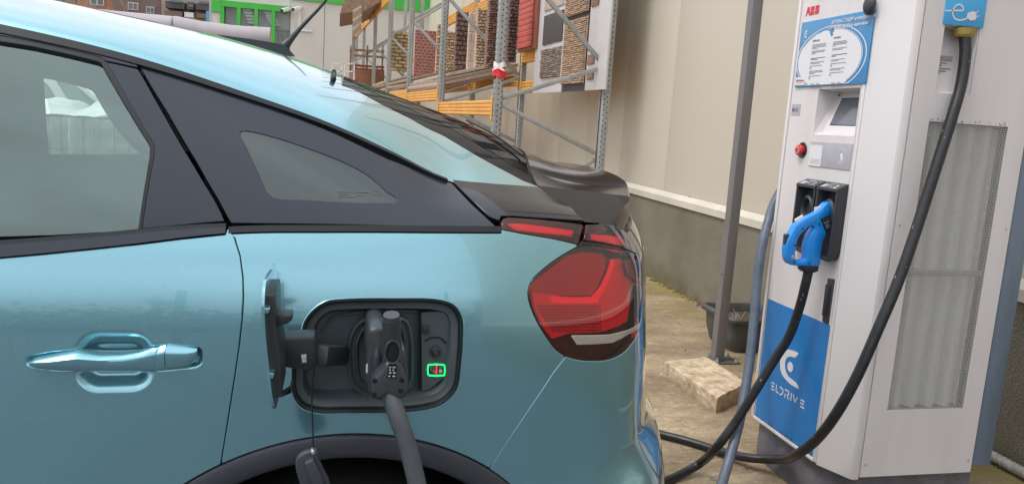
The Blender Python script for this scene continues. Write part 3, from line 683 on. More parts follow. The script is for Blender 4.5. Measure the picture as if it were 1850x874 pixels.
def wheel(cx,cy,sg):
    bm=bmesh.new(); lathe([(.235,0*sg),(.25,-.012*sg),(.30,-.016*sg),(.325,-.006*sg),(.338,.02*sg),(.340,.10*sg),(.338,.18*sg),(.325,.205*sg),(.25,.21*sg)],48,(cx,cy,.345),bm); t=bm_obj('tyre',bm,MT['tyre'],car,40)
    bm=bmesh.new(); lathe([(.236,0),(.226,.002*sg),(.22,.02*sg),(.21,.12*sg)],48,(cx,cy,.345),bm)
    for k in range(10):
        a=2*math.pi*k/10; d=Vector((math.cos(a),0,math.sin(a))); bar_bm(bm,Vector((cx,cy+.02*sg,.345))+d*.03,Vector((cx,cy+.008*sg,.345))+d*.225,.035,.02,(0,1,0),.003)
    lathe([(0.001,.002*sg),(.05,.004*sg),(.06,.02*sg)],24,(cx,cy,.345),bm)
    rim=bm_obj('rim',bm,MT['alloy'],t,40)
for cx in (axX,axF): wheel(cx,1.215,1); wheel(cx,2.885,-1)
box('underbody',(-2.9,1.32,.19),(.5,2.78,.40),MT['rubber'],car,bev=.02)
# --- greenhouse, on the upper loft
glass_px=[(0,74.5),(60,84),(120,97),(178,111),(186,116),(200,137),(235,197),(268,252),(273,264),(272,285),(262,350),(252,412),(200,417),(100,423),(0,426)]
g_uv=uv2(glass_px); e0=g_uv[0]; e1_=g_uv[-1]
glass_uv=[(-.93,e0[1]+.0)]+[tuple(p) for p in g_uv]+[(-.93,e1_[1])]
KS=.30
panel('door_window',car,S2,glass_uv,MT['sideglass'],off=-.006,thick=.003,ks=KS,res=.03,both=True,far='far_window',edges=False)
railx=uv2([(0,46),(60,56),(151,73),(246.6,103),(360,141),(460,176),(530,203),(601,231.5),(702,282),(760,302),(813,322)])
print('rail s',railx)
# upper frame strips: weather strip (dark) and window frame (satin) above the door glass
fr_bot=uv2([(0,66),(60,76),(120,89),(178,104),(190,110)])  # top edge of the inner dark rubber
panel('window_seal',car,S2,[(-.93,e0[1]+.055)]+[tuple(p) for p in uv2([(0,64.5),(60,73),(120,86),(181,103),(189,110)])]+[tuple(p) for p in g_uv[:5][::-1]]+[(-.93,e0[1])],MT['rubber'],off=.001,ks=KS,res=.02,both=True)
top1=uv2([(0,46),(60,56),(151,73),(246,103),(250,122)]); 
panel('window_frame',car,S2,[(-.93,1.0)]+[(p[0],min(p[1],1.0)) for p in uv2([(0,50),(60,60),(151,77),(237,104)])]+[tuple(p) for p in uv2([(248,122),(192,110),(181,103),(120,86),(60,73),(0,64.5)])]+[(-.93,e0[1]+.055)],MT['pillar'],off=.002,ks=KS,res=.02,both=True)
# the dark drip moulding that follows the rail
us=np.linspace(-1.9,float(railx[-1][0])-.01,80)
def ringstrip(name,us,s0,s1,h,m,both=True,ks=KS):
    V=[]
    for (s_,o_) in ((s0,-.004),(s0,h),(s1,h),(s1,-.006)):
        p=S2(us,np.clip(s_(us),0,2)); n=nrm(S2,us,np.clip(s_(us),.01,1.98)); V+=list(p+n*o_)
    n=len(us); Fc=[(i*n+j,i*n+j+1,(i+1)*n+j+1,(i+1)*n+j) for i in range(3) for j in range(n-1)]
    pymesh(name,V,Fc,m,car,smooth=True,auto=50)
    if both: pymesh(name,mirror(np.array(V)),[f[::-1] for f in Fc],m,car,smooth=True,auto=50)
ringstrip('roof_moulding',us,lambda u:.962+0*u,lambda u:1.0+0*u,.004,MT['rubber'])
# pillar fillet on the door, between glass and door edge
pf=uv2([(192,112),(249,125),(262,147),(300,215),(350,300),(385,358),(407,399),(330,406),(256,413),(265,350),(276,285),(278,264),(272,250),(238,194)])
panel('pillar_trim',car,S2,pf,MT['pillar'],off=.0,gap=.0012,ks=KS,res=.025,both=True)
# window rubber along the rear edge of the glass
rb=uv2([(183,113),(192,112),(206,136),(240,196),(272,250),(279,264),(277,287),(265,350),(256,413),(251,413),(260,350),(271,285),(272,266),(266,253),(233,199),(198,139)])
panel('glass_run_channel',car,S2,rb,MT['rubber'],off=.001,thick=.006,ks=KS,res=.015,edges=True,r=.0008)
# quarter window: black border with a small clear pane
qo=uv2([(253,118),(262,122),(330,140),(460,182),(600,238),(700,286),(806,327),(816,329),(853,368),(901,412),(815,408),(700,406),(600,404),(500,403),(417,402),(395,360),(355,290),(305,205),(268,145)])
qi_px=smoothpx([(434,240),(440,236),(455,237),(500,248),(560,268),(620,291),(665,315),(700,345),(717,358),(715,365),(700,366),(640,365),(560,361),(497,357),(485,350),(465,308),(445,265)],4)
qi=uv2(qi_px)
panel('quarter_window_border',car,S2,qo,MT['pillar'],holes=[qi],off=-.0015,gap=.0012,ks=KS,res=.022)
panel('far_quarter_trim',car,S2,qo,MT['pillar'],off=-.0015,ks=KS,res=.05,edges=False)
o=[c for c in car.children if c.name.startswith('far_quarter_trim')][-1]
for v in o.data.vertices: v.co.y=-v.co.y
o.data.flip_normals()
qw=panel('quarter_window',car,S2,qi,MT['quarterglass'],off=-.003,thick=.001,ks=KS,res=.03,edges=False)
# tiny glass marking
for (x0,x1,yy) in ((612,640,345),(645,668,345),(612,632,350),(645,660,350),(672,690,350),(612,645,354),(676,686,343)):
    a=uv2([(x0,yy),(x1,yy),(x1,yy+.9),(x0,yy+.9)]); P=[S2(u,s)+nrm(S2,u,s)*-.0022 for u,s in a]; flat('glass_marking',[np.ravel(p) for p in P],MT['markgrey'],qw)
# dark line of rubber round the quarter window + belt moulding
def strip_px(name,top,bot,S,uvf,m,off,thick=.006,ks=1.,res=.012,both=False,r=.001,gap=0):
    return panel(name,car,S,uvf(top+bot[::-1]),m,off=off,thick=thick,ks=ks,res=res,both=both,r=r,gap=gap)
us=np.linspace(-1.9,seam[0][0]-.003,60)
def belt(name,us,lo,hi,m,prot):
    V=[]
    for f,o_ in ((lo,-.004),(lo,prot),(hi,prot),(hi,-.01)):
        vv=f(us); p=S1(us,vv)+nrm(S1,us,vv)*o_; V+=list(p)
    n=len(us); Fc=[(i*n+j,i*n+j+1,(i+1)*n+j+1,(i+1)*n+j) for i in range(3) for j in range(n-1)]
    pymesh(name,V,Fc,m,car,smooth=True,auto=40); pymesh(name,mirror(np.array(V)),[f[::-1] for f in Fc],m,car,smooth=True,auto=40)
bw=lambda u:np.interp(u,[-.48,-.25,-.12],[.014,.010,.003])
belt('belt_moulding',us,lambda u:BVf(u)-.003,lambda u:BVf(u)+bw(u),MT['pillar'],.0025)
belt('belt_seal',us,lambda u:BVf(u)+bw(u)-.002,lambda u:BVf(u)+bw(u)+.006,MT['rubber'],.0012)
us=np.linspace(seam[0][0]+.001,barB[0][0]+.0,60)
belt('belt_moulding',us,lambda u:BVf(u)-.003,lambda u:BVf(u)+.006,MT['rubber'],.001)
# --- roof and tailgate
ted=uv2([(601,150),(640,163),(690,190),(745,217),(800,245),(850,275),(900,303),(945,327),(972,337)])
print('tailgate edge',ted)
tu=ted[:,0]; ts=np.maximum(ted[:,1],1.02)
def s_edge(u): return np.interp(u,tu,ts)
umid=-.13
def smax(u):
    if u<umid: return 2.
    if u<tu[0]: return 2-(2-ts[0])*((u-umid)/(tu[0]-umid))**1.6
    return float(s_edge(u))
uend=float(tu[-1])
us=np.concatenate([np.linspace(-2.1,-.5,40),np.linspace(-.48,umid,24),np.linspace(umid+.006,uend,60)])
def vs_roof(u): return 1+(smax(u)-1)*np.linspace(0,1,40)**1.0
gridsurf('roof',car,S2,us,vs_roof,MT['paint'],both=True)
# tailgate: painted hinge strip then black glazed hatch
def tail(u0,u1,name,m,off,sa,parent=car):
    us=np.linspace(u0,u1,50); return gridsurf(name,parent,S2,us,lambda u:sa(u)+(2-sa(u))*np.linspace(0,1,44),m,off=off,both=True)
hinge_u=.012
def sa1(u):
    u=max(u,umid); return min(2,(smax(u) if u>umid else 2)+.006)
tail(umid,hinge_u,'hatch_top_panel',MT['paint'],-.001,sa1)
ue=.56
def sa2(u): return max(1.004,float(s_edge(min(u,uend)))+.006)
tailg=tail(hinge_u+.004,ue,'hatch_frame',MT['hatchblack'],-.003,lambda u:sa2(u))
g0=.045
gridsurf('rear_window',car,S2,np.linspace(g0,ue-.04,50),lambda u:min(1.93,sa2(u)+.17*(1))+ (2-min(1.93,sa2(u)+.17))*np.linspace(0,1,30),MT['rearglass'],off=-.0024,both=True)
# top lip of the hatch at its front corner
pl=S2(np.array([.004,.012,.03]),np.array([1.5,1.5,1.5]))
q0=np.ravel(S2(np.array([-.004]),np.array([1.46]))); q1=np.ravel(S2(np.array([-.006]),np.array([1.64]))); nl=np.ravel(nrm(S2,np.array([-.004]),np.array([1.5]))); bar('hatch_lip',q0+nl*.004,q1+nl*.004,.009,.012,MT['hatchblack'],car,up=tuple(nl),bev=.003)
# black corner panel between roof, spoiler and lamp bar
cp=uv2([(817,325),(870,330),(920,334),(975,339),(1010,363),(1040,386),(1053,398),(990,394),(930,390),(905,390),(902,398),(884,391),(847,356)])
panel('rear_corner_panel',car,S2,cp,MT['black_gloss'],off=.001,gap=.0012,ks=KS,res=.02,both=True)
# drip line under painted roof end
# --- rear lamps
def lampset(side):
    pass
def shard(name,px,m,off,parent,thick=.004,res=.02,both=True,uvs=None,label=None):
    P=uv1(px) if uvs is None else uvs
    V=panel(name,parent,S1,P,m,off=off,thick=thick,res=res,edges=True,r=.0008,label=label)
    return V
lamp=panel('tail_lamp',car,S1,lamp_o,MT['redlens'],gap=.0018,res=.016,thick=.010)
panel('lamp_housing',lamp,S1,offpoly(lamp_o if area(np.array(lamp_o))>0 else np.array(lamp_o)[::-1],-.004),MT['lampblack'],off=-.026,res=.03,edges=False)
cx=lambda L:[(860+x/2.9125,360+y/2.9125) for x,y in L]
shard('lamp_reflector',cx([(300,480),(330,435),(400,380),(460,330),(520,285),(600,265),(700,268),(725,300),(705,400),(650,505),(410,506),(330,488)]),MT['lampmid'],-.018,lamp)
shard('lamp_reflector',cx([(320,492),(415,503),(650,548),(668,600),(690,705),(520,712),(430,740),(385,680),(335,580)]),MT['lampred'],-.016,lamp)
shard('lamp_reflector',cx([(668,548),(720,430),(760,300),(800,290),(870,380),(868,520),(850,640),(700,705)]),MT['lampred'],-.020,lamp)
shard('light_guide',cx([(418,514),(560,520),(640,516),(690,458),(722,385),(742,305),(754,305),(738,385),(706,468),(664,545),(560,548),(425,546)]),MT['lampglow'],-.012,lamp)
shard('chrome_strip',cx([(500,716),(700,712),(790,690),(868,640),(862,668),(800,708),(715,752),(530,762)]),MT['chrome'],.0012,lamp,thick=.001)
ribs=bmesh.new()
for k in range(9):
    q=uv1(cx([(800+9*k,312-2*k),(812+8.5*k,365),(840+6.5*k,408),(885,425+2*k)])); P=[np.ravel(S1(u,v)+nrm(S1,u,v)*-.0075) for u,v in q]; tube('x',P,.0008,None,bm=ribs,n=5,sub=5)
o=bm_obj('reflex_ribs',ribs,MT['icon'],lamp,60); o['kind']='stuff'
ribs=bmesh.new()  # dark line grid imitating the fence mesh mirrored in the lens
for k in range(26):
    f=k/25; q=uv1(cx([(335+345*f,556),(425+262*f,706)])); P=[np.ravel(S1(u,v)+nrm(S1,u,v)*-.0125) for u,v in q]; tube('x',P,.0004,None,bm=ribs,n=4,smoothpath=False)
for k in range(9):
    y_=565+16*k; q=uv1(cx([(338+(y_-556)*.6,y_),(500,y_+1),(682,y_)])); P=[np.ravel(S1(u,v)+nrm(S1,u,v)*-.0125) for u,v in q]; tube('x',P,.0004,None,bm=ribs,n=4,smoothpath=False)
o=bm_obj('mesh_reflection',ribs,MT['lampblack'],lamp,60); o['kind']='stuff'
shard('reflex_panel',cx([(800,330),(850,300),(885,300),(888,380),(860,440),(820,400)]),MT['lampblack'],-.010,lamp)
cb=lambda L:[(820+x/4.856,280+y/4.856) for x,y in L]
bar1=panel('lamp_bar',car,S1,list(barB[:1])+[tuple(p) for p in uv1(cb([(430,560),(480,545),(700,560),(900,580),(1050,598),(1135,612)]))]+[tuple(p) for p in uv1(cb([(1115,690),(1095,775)]))]+list(barB[::-1][:-1]),MT['smokelens'],gap=.0014,res=.014,both=True)
panel('bar_housing',bar1,S1,list(barB[:1])+[tuple(p) for p in uv1(cb([(430,550),(700,545),(1050,580),(1140,600),(1100,780)]))]+list(barB[::-1][:-1]),MT['lampblack'],off=-.012,res=.03,edges=False)
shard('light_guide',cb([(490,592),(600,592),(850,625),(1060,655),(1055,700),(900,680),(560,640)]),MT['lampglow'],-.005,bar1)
b2=uv1(cb([(1165,608),(1300,608),(1380,612),(1450,640),(1530,680)])); b2b=uv1(cb([(1560,845),(1450,800),(1300,768),(1135,745)]))
bar2=panel('lamp_bar',car,S1,list(b2)+[(b2[-1][0]+.06,1.105),(UMAX-.001,1.105),(UMAX-.001,1.06),(b2b[0][0]+.08,1.055)]+list(b2b),MT['smokelens'],gap=.0014,res=.016,both=True)
panel('bar_housing',bar2,S1,list(b2)+[(b2[-1][0]+.06,1.112),(UMAX-.001,1.112),(UMAX-.001,1.045),(b2b[0][0]+.08,1.045)]+list(b2b),MT['lampblack'],off=-.014,res=.03,edges=False)
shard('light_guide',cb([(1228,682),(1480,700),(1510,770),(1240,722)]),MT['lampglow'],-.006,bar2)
# black filler between lamp and bars
fil=list(lampT)+[(lamp_u1,1.04),(UMAX-.001,1.04),(UMAX-.001,1.062),(b2b[0][0]+.08,1.062)]+list(b2b)[:-1]+[tuple(p) for p in uv1(cb([(1125,750),(1095,785),(1090,795)]))]
panel('lamp_surround',car,S1,fil,MT['black_gloss'],off=-.002,gap=.001,res=.02,both=True)
# --- spoiler
A=np.ravel(S2(np.array([uend]),np.array([float(ts[-1])])))+np.array([.002,0,.004])
K=hit(1135,354,1,1.52); D=hit(1104,403.5,1,1.47); E_=hit(1057,401.5,1,1.36); print('spoiler',A,K,D,E_)
nS=28
sl=float(ts[-1]); lead=[np.ravel(S2(np.array([uend+.03*t]),np.array([sl+(2-sl)*t])))+np.array([0,0,.0015]) for t in np.linspace(0,1,31)]
lip=catmull([K,(K[0]+.040,K[1]+.12,K[2]+.014),(K[0]+.075,K[1]+.30,K[2]+.022),(K[0]+.090,2.05,K[2]+.026)],10)
low=catmull([D,(D[0]+.035,D[1]+.13,D[2]+.008),(D[0]+.07,D[1]+.32,D[2]+.012),(D[0]+.085,2.05,D[2]+.014)],10)
V=[];cols=[]
for a,b,c in zip(lead,lip,low):
    col=[a-np.array([.004,0,.010])]
    for t in np.linspace(0,1,9):
        p=a*(1-t)+b*t; p=p+np.array([0,0,(-.012*4*t*(1-t)+.004*t**4)*min(1,(a[1]-lead[0][1])/.12)]); col.append(p)
    col.append(b+np.array([.004,0,-.004])); col.append(b+np.array([.003,0,-.011]))
    for t in (.25,.5,.75,1): col.append((b+np.array([-.001,0,-.012]))*(1-t)+c*t)
    col.append(c+np.array([-.07,0,.0])); cols.append(col)
cols+= [[np.array([p[0],4.1-p[1],p[2]]) for p in c] for c in cols[::-1][1:]]
nc=len(cols[0]); V=[p for c in cols for p in c]; Fc=[(i*nc+j,(i+1)*nc+j,(i+1)*nc+j+1,i*nc+j+1) for i in range(len(cols)-1) for j in range(nc-1)]
c0=cols[0]; m_=len(V)
V+= [E_]; Fc.append(tuple([m_]+[i for i in range(1,nc-1)])[::-1])
V+= [np.array([E_[0],4.1-E_[1],E_[2]])]; k=(len(cols)-1)*nc; Fc.append(tuple([m_+1]+[k+i for i in range(1,nc-1)]))
bm=bmesh.new(); vs_=[bm.verts.new(p) for p in V]
for f in Fc: bm.faces.new([vs_[i] for i in f])
bmesh.ops.recalc_face_normals(bm,faces=bm.faces)
bm_obj('spoiler',bm,MT['black_gloss'],car,20)
# shelf under the spoiler
us=np.linspace(.40,UMAX-.001,40); V=[]
for yy in (0,1): V+= list(S1(us,np.full(40,1.115 if yy==0 else 1.118))+ (np.stack([-.10*sstep(.45,.8,us),.10+0*us,0*us],-1) if yy else 0))
Fc=[(j,j+1,40+j+1,40+j) for j in range(39)]; pymesh('hatch_shelf',V,Fc,MT['black_gloss'],car,smooth=True); pymesh('hatch_shelf',mirror(np.array(V)),[f[::-1] for f in Fc],MT['black_gloss'],car,smooth=True)
# wiper
a=np.ravel(S2(np.array([.50]),np.array([1.95])))+np.array([0,0,.012]); b=np.ravel(S2(np.array([.33]),np.array([1.86])))+np.array([0,0,.006]); a=np.ravel(S2(np.array([.49]),np.array([1.60])))+np.array([0,0,.006]); tube('rear_wiper',[a,(a+b)/2+np.array([0,0,.006]),b],.0028,MT['black_gloss'],car,n=8)
# --- door handle
HY=float(np.ravel(S1(hc[0],hzc))[1])
def hp(px,py,out): p=hit(px,py,1,HY-out); return (p[0],p[2])
ho=[(56,652),(90,643),(140,633),(220,640),(270,629),(296,622),(294,674),(200,676),(110,674),(72,668),(58,662)]
def handle_piece(name,px,parent):
    top=[hp(x,y,.016) for x,y in px]; P0=np.array(top); c=P0.mean(0)
    V=[];rings=[(1.0,-.006,0),(1.0,.010,0),(.985,.014,.0),(.93,.0175,0)]
    for s_,o_,_ in rings:
        for q in P0: V.append((c[0]+(q[0]-c[0])*(1-(1-s_)*.35),HY-o_,c[1]+(q[1]-c[1])*s_))
    n=len(P0); Fc=[(i*n+j,i*n+(j+1)%n,(i+1)*n+(j+1)%n,(i+1)*n+j) for i in range(3) for j in range(n)]; Fc.append(tuple(3*n+j for j in range(n)))
    bm=bmesh.new(); vv=[bm.verts.new(v) for v in V]
    for f in Fc: bm.faces.new([vv[i] for i in f])
    bmesh.ops.recalc_face_normals(bm,faces=bm.faces); 
    return bm_obj(name,bm,MT['paint'],parent,38)
rd=[c for c in car.children if c.name=='rear_door'][0]
# handle body as a lofted bar: sections along X
def loft_handle():
    xs=[(54,651,663),(62,648,667),(80,645,670.5),(110,640,673),(140,636,674.5),(180,640,675.5),(220,639.5,675.5),(250,636,675),(280,629,674),(297,624.5,673)]
    V=[];ns=9
    xs=[tuple(np.interp(t,range(len(xs)),[q[k] for q in xs]) for k in range(3)) for t in np.linspace(0,len(xs)-1,37)]
    for i,(x,t,b) in enumerate(xs):
        k=i/(len(xs)-1); bulge=.0035+.017*math.sin(math.pi*min(1,.12+k*.95))**.6
        if k>.9: bulge=max(bulge,.013)
        T=hp(x,t,bulge*.6); B=hp(x,b,bulge*.8); X=(T[0]+B[0])/2; z0,z1=B[1],T[1]; h=z1-z0; y0=float(np.ravel(S1(X,hzc))[1])+.002
        for f,o_ in ((0,-.004),(0.0,.25),(.06,.62),(.2,.86),(.5,.97),(.74,1.0),(.80,.93),(.93,.45),(1,.15),(1,-.3)): V.append((X,y0-bulge*o_,z0+h*f))
    ns=10; n=len(xs); Fc=[(i*ns+j,i*ns+j+1,(i+1)*ns+j+1,(i+1)*ns+j) for i in range(n-1) for j in range(ns-1)]+[tuple(range(ns)),tuple((n-1)*ns+j for j in range(ns))[::-1]]
    bm=bmesh.new(); vv=[bm.verts.new(v) for v in V]
    for f in Fc: bm.faces.new([vv[i] for i in f])
    bmesh.ops.recalc_face_normals(bm,faces=bm.faces); return bm_obj('door_handle',bm,MT['paint'],rd,42)
loft_handle()
def loft_cap():
    xs=[(298.5,624.5,673),(320,627,671),(336,628.5,668),(348,630,658),(355,631,646)]
    V=[]
    for i,(x,t,b) in enumerate(xs):
        k=i/4; bulge=.0155-.009*k; T=hp(x,t,bulge*.6); B=hp(x-(0 if i<3 else 0),b,bulge*.8); X=(T[0]+B[0])/2; z0,z1=B[1],T[1]; h=z1-z0; y0=float(np.ravel(S1(X,hzc))[1])+.002
        for f,o_ in ((0,-.004),(0.0,.25),(.06,.62),(.2,.86),(.5,.97),(.74,1.0),(.80,.93),(.93,.45),(1,.15),(1,-.3)): V.append((X,y0-bulge*o_,z0+h*f))
    ns=10;n=5; Fc=[(i*ns+j,i*ns+j+1,(i+1)*ns+j+1,(i+1)*ns+j) for i in range(n-1) for j in range(ns-1)]+[tuple(range(ns)),tuple((n-1)*ns+j for j in range(ns))[::-1]]
    bm=bmesh.new(); vv=[bm.verts.new(v) for v in V]
    for f in Fc: bm.faces.new([vv[i] for i in f])
    bmesh.ops.recalc_face_normals(bm,faces=bm.faces); bm_obj('lock_cover',bm,MT['paint'],rd,42)
loft_cap()
# --- antenna
ab=hit(500,97,1,2.05)
base_px=[(394,64),(430,69),(460,73),(490,78),(512,82),(520,87),(533,102),(515,101),(480,92),(430,77)]
bp=[hit(x,y,1,2.05) for x,y in base_px]; bm=bmesh.new()
prism('antenna_base',[(p[0],p[2]) for p in bp],0,-.018,.018,None,bm=bm,frame=((0,2.05,0),(1,0,0),(0,0,1),(0,1,0)))
ant=bm_obj('antenna_base',bm,MT['portdark'],car,30)
tube('antenna_mast',[hit(x,y,1,2.05) for x,y in [(514,84),(525,72),(542,52),(560,33),(578,14),(594,-6),(606,-22)]],.006,MT['portdark'],ant,n=10,radii=[.012,.008,.0052,.0044,.0040,.0034,.0026])
# --- interior
far_y=2.78
def fx(x,y,Y=2.62): p=hit(x,y,1,Y); return (p[0],p[2])
trim=[(-1.9,.5),(.35,.5),(.35,1.16),(.0,1.30),(-.3,1.40),(-.9,1.46),(-1.9,1.40)]
hole=[fx(*p) for p in smoothpx([(57,140),(85,143),(125,152),(165,164),(172,172),(190,203),(218,243),(253,278),(200,279),(66,279),(62,230),(60,180)],4,corners=(0,7,9))]
fr_=((0,2.62,0),(1,0,0),(0,0,1),(0,1,0))
def plane_with_hole(name,outer,hole,y,m,parent):
    O=dens(np.array(outer),.06); H=np.array(hole); allp=np.vstack([O,H]); n=len(O); k=len(H); E=[(i,(i+1)%n) for i in range(n)]+[(n+i,n+(i+1)%k) for i in range(k)]
    vv,ee,ff,*_=delaunay_2d_cdt([Vector(p) for p in allp],E,[],0,1e-7); vv=np.array([(a.x,a.y) for a in vv]); V=[];Fc=[]
    for yy in (y,y+.04): V+=[(p[0],yy,p[1]) for p in vv]
    L_=len(vv)
    for f in ff:
        c=vv[list(f)].mean(0)[None]
        if inside(c,O)[0] and not inside(c,H)[0]: Fc.append(tuple(f)); Fc.append(tuple(L_+i for i in f[::-1]))
    for i in range(k): a,b=n+i,n+(i+1)%k; Fc.append((a,b,L_+b,L_+a))
    pymesh(name,V,Fc,m,parent)
plane_with_hole('cabin_side_lining',trim,hole,2.62,MT['interior'],car)
box('cabin_floor',(-2.0,1.30,.40),(.50,2.75,.46),MT['interior2'],car,bev=0)
box('parcel_shelf',(-.35,1.30,.93),(.42,2.75,.96),MT['interior2'],car,bev=.004)
box('headliner',(-1.7,1.42,1.40),(-.45,2.68,1.415),MT['interior'],car,bev=.004)
def seat(x0,y0,y1,z1):
    bm=bmesh.new(); bm_box(bm,(x0,(y0+y1)/2,z1-.32),(.13,y1-y0,.64),Matrix.Rotation(-.22,3,'Y'),.05,3); bm_box(bm,(x0+.10,(y0+y1)/2,z1+.09),(.09,(y1-y0)*.5,.17),Matrix.Rotation(-.15,3,'Y'),.035,3); bm_box(bm,(x0-.30,(y0+y1)/2,.58),(.5,y1-y0,.16),None,.04,3); bm_obj('seat',bm,MT['interior2'],car,40)
prism('centre_pillar_trim',[fx(x,y,2.3) for x,y in [(-60,60),(40,72),(56,140),(62,230),(67,285),(58,440),(-60,440)]],0,2.30,2.40,MT['interior2'],car,frame=((0,0,0),(1,0,0),(0,0,1),(0,1,0)),bev=.01)
seat(-.42,1.38,1.95,1.02); seat(-.42,2.03,2.58,.98); seat(-1.15,1.40,1.95,1.12); seat(-1.15,2.12,2.60,1.12)
# --- charge port bowl
PY=float(np.ravel(S1(.06,.93))[1]); Pp=np.array(port); 
if area(Pp)<0: Pp=Pp[::-1]
def bowl(name,P,rings,m,parent,S=S1,flat_y=None):
    V=[];n=len(P)
    for d,dep in rings:
        Q=offpoly(P,d) if d else P
        p=S(Q[:,0],Q[:,1]); nn=nrm(S,Q[:,0],Q[:,1]); V+=list(p-nn*dep)
    Fc=[(i*n+j,i*n+(j+1)%n,(i+1)*n+(j+1)%n,(i+1)*n+j) for i in range(len(rings)-1) for j in range(n)]; Fc.append(tuple((len(rings)-1)*n+j for j in range(n)))
    return pymesh(name,V,Fc,m,parent,smooth=True,auto=35)
cpt=thing  # alias
portp=bowl('charge_port',Pp,[(.0062,.008),(.0066,.012),(.0085,.0135),(.0165,.014),(.018,.016),(.0205,.036),(.023,.040)],MT['portplastic'],car)
bowl('port_rim',Pp,[(-.0016,-.0002),(-.0008,-.0008),(.0004,-.0005),(.0010,.004),(.0030,.004)],MT['paint'],portp).data.polygons
# drop the capping face of the rim ring
sealr=bowl('port_seal',Pp,[(.0004,.0075),(.0010,.0012),(.0028,.0002),(.0050,.0016),(.0064,.0060),(.0064,.012)],MT['rubber'],portp)
for rimo in [c for c in portp.children if c.name in ('port_rim','port_seal')]:
    bm=bmesh.new(); bm.from_mesh(rimo.data); bm.faces.ensure_lookup_table(); big=max(bm.faces,key=lambda f:len(f.verts)); bmesh.ops.delete(bm,geom=[big],context='FACES_ONLY'); bm.to_mesh(rimo.data); bm.free()
def lp(px,py,dep=.04): p=hit(px,py,1,PY+dep); return (p[0],p[2])
pf_=((0,PY,0),(1,0,0),(0,0,1),(0,1,0))
def ringp(name,px,rings,m,parent,cap=True):
    """nested rings of an outline given at image points; rings=(inset,depth)"""
    P=np.array([lp(x,y,rings[0][1]) for x,y in px]); 
    if area(P)<0: P=P[::-1]
    V=[];n=len(P)
    for d,dep in rings:
        Q=offpoly(P,d) if d else P; V+=[(q[0],PY+dep,q[1]) for q in Q]
    Fc=[(i*n+j,i*n+(j+1)%n,(i+1)*n+(j+1)%n,(i+1)*n+j) for i in range(len(rings)-1) for j in range(n)]
    if cap: Fc.append(tuple((len(rings)-1)*n+j for j in range(n)))
    bm=bmesh.new(); vv=[bm.verts.new(v) for v in V]
    for f in Fc: bm.faces.new([vv[i] for i in f])
    bmesh.ops.recalc_face_normals(bm,faces=bm.faces)
    return bm_obj(name,bm,m,parent,38)
sock_px=smoothpx([(652,573),(700,567),(735,573),(746,605),(747,650),(744,690),(722,712),(690,716),(655,710),(634,690),(627,650),(630,605)],5)
ringp('socket_frame',sock_px,[(0,.042),(.0008,.030),(.004,.027),(.007,.030),(.0085,.036),(.011,.036),(.0125,.030),(.015,.028),(.0175,.031),(.019,.055)],MT['portplastic'],portp)
ringp('port_side_plate',smoothpx([(759,562),(800,560),(815,568),(822,590),(824,640),(818,672),(795,684),(775,700),(760,703)],3,corners=(0,8)),[(0,.042),(.0005,.0335),(.0015,.0325),(.003,.0325)],MT['portplastic'],portp)
bar('plate_slot',np.array([lp(757.5,562,.03)[0],PY+.034,lp(757.5,562,.03)[1]]),np.array([lp(757.5,704,.03)[0],PY+.034,lp(757.5,704,.03)[1]]),.0022,.006,MT['seal'],portp,up=(0,1,0))
b_=lp(768,594,.032); box('port_clip',(b_[0]-.005,PY+.027,b_[1]-.006),(b_[0]+.006,PY+.034,b_[1]+.006),MT['portdark'],portp,bev=.001)
b_=lp(787,635,.03); bm=bmesh.new(); lathe([(.0001,-.014),(.0035,-.014),(.005,-.011),(.0052,-.006),(.0085,-.005),(.0095,.0)],20,(b_[0],PY+.033,b_[1]),bm); bmesh.ops.recalc_face_normals(bm,faces=bm.faces); bm_obj('port_button',bm,MT['portdark'],portp,40)
tube('plate_groove',[(lp(x,y,.032)[0],PY+.0318,lp(x,y,.032)[1]) for x,y in [(767,616),(775,611),(785,609),(797,611),(806,620)]],.0012,MT['seal'],portp,n=6)
# green framed status light
ringp('status_light_frame',smoothpx([(774,657),(802,657),(804,659),(804,676),(802,678),(774,678),(772,676),(772,659)],2),[(0,.033),(.0002,.030),(.0022,.030),(.0025,.0325)],MT['green'],portp,cap=False)
q=[lp(x,y,.0320) for x,y in [(774,659),(802,659),(802,676),(774,676)]]; sf=flat('status_light_window',[(a,PY+.0318,b) for a,b in q],MT['printblack'],portp)
q=[lp(x,y,.031) for x,y in [(787,660),(790.5,660),(790,675),(786.5,675)]]; flat('red_bar',[(a,PY+.031,b) for a,b in q],MT['redled'],portp)
def ringicon(px,py,r,w,parent,name='icon',dep=.0312,m=MT['icon'],sq=1):
    c=lp(px,py,dep); n=20; V=[];
    for rr in (r,r-w):
        for j in range(n): V.append((c[0]+rr*math.cos(2*math.pi*j/n),PY+dep,c[1]+sq*rr*math.sin(2*math.pi*j/n)))
    pymesh(name,V,[(j,(j+1)%n,n+(j+1)%n,n+j) for j in range(n)],m,parent)
ringicon(781,665.5,.0032,.0007,portp,'clock_icon'); ringicon(784,671,.0017,.0006,portp,'clock_icon'); ringicon(796,664.5,.0020,.0006,portp,'lock_icon',sq=1.3)
q=[lp(x,y,.031) for x,y in [(793,667),(799,667),(799,673),(793,673)]]; flat('lock_icon',[(a,PY+.0311,b) for a,b in q],MT['icon'],portp)
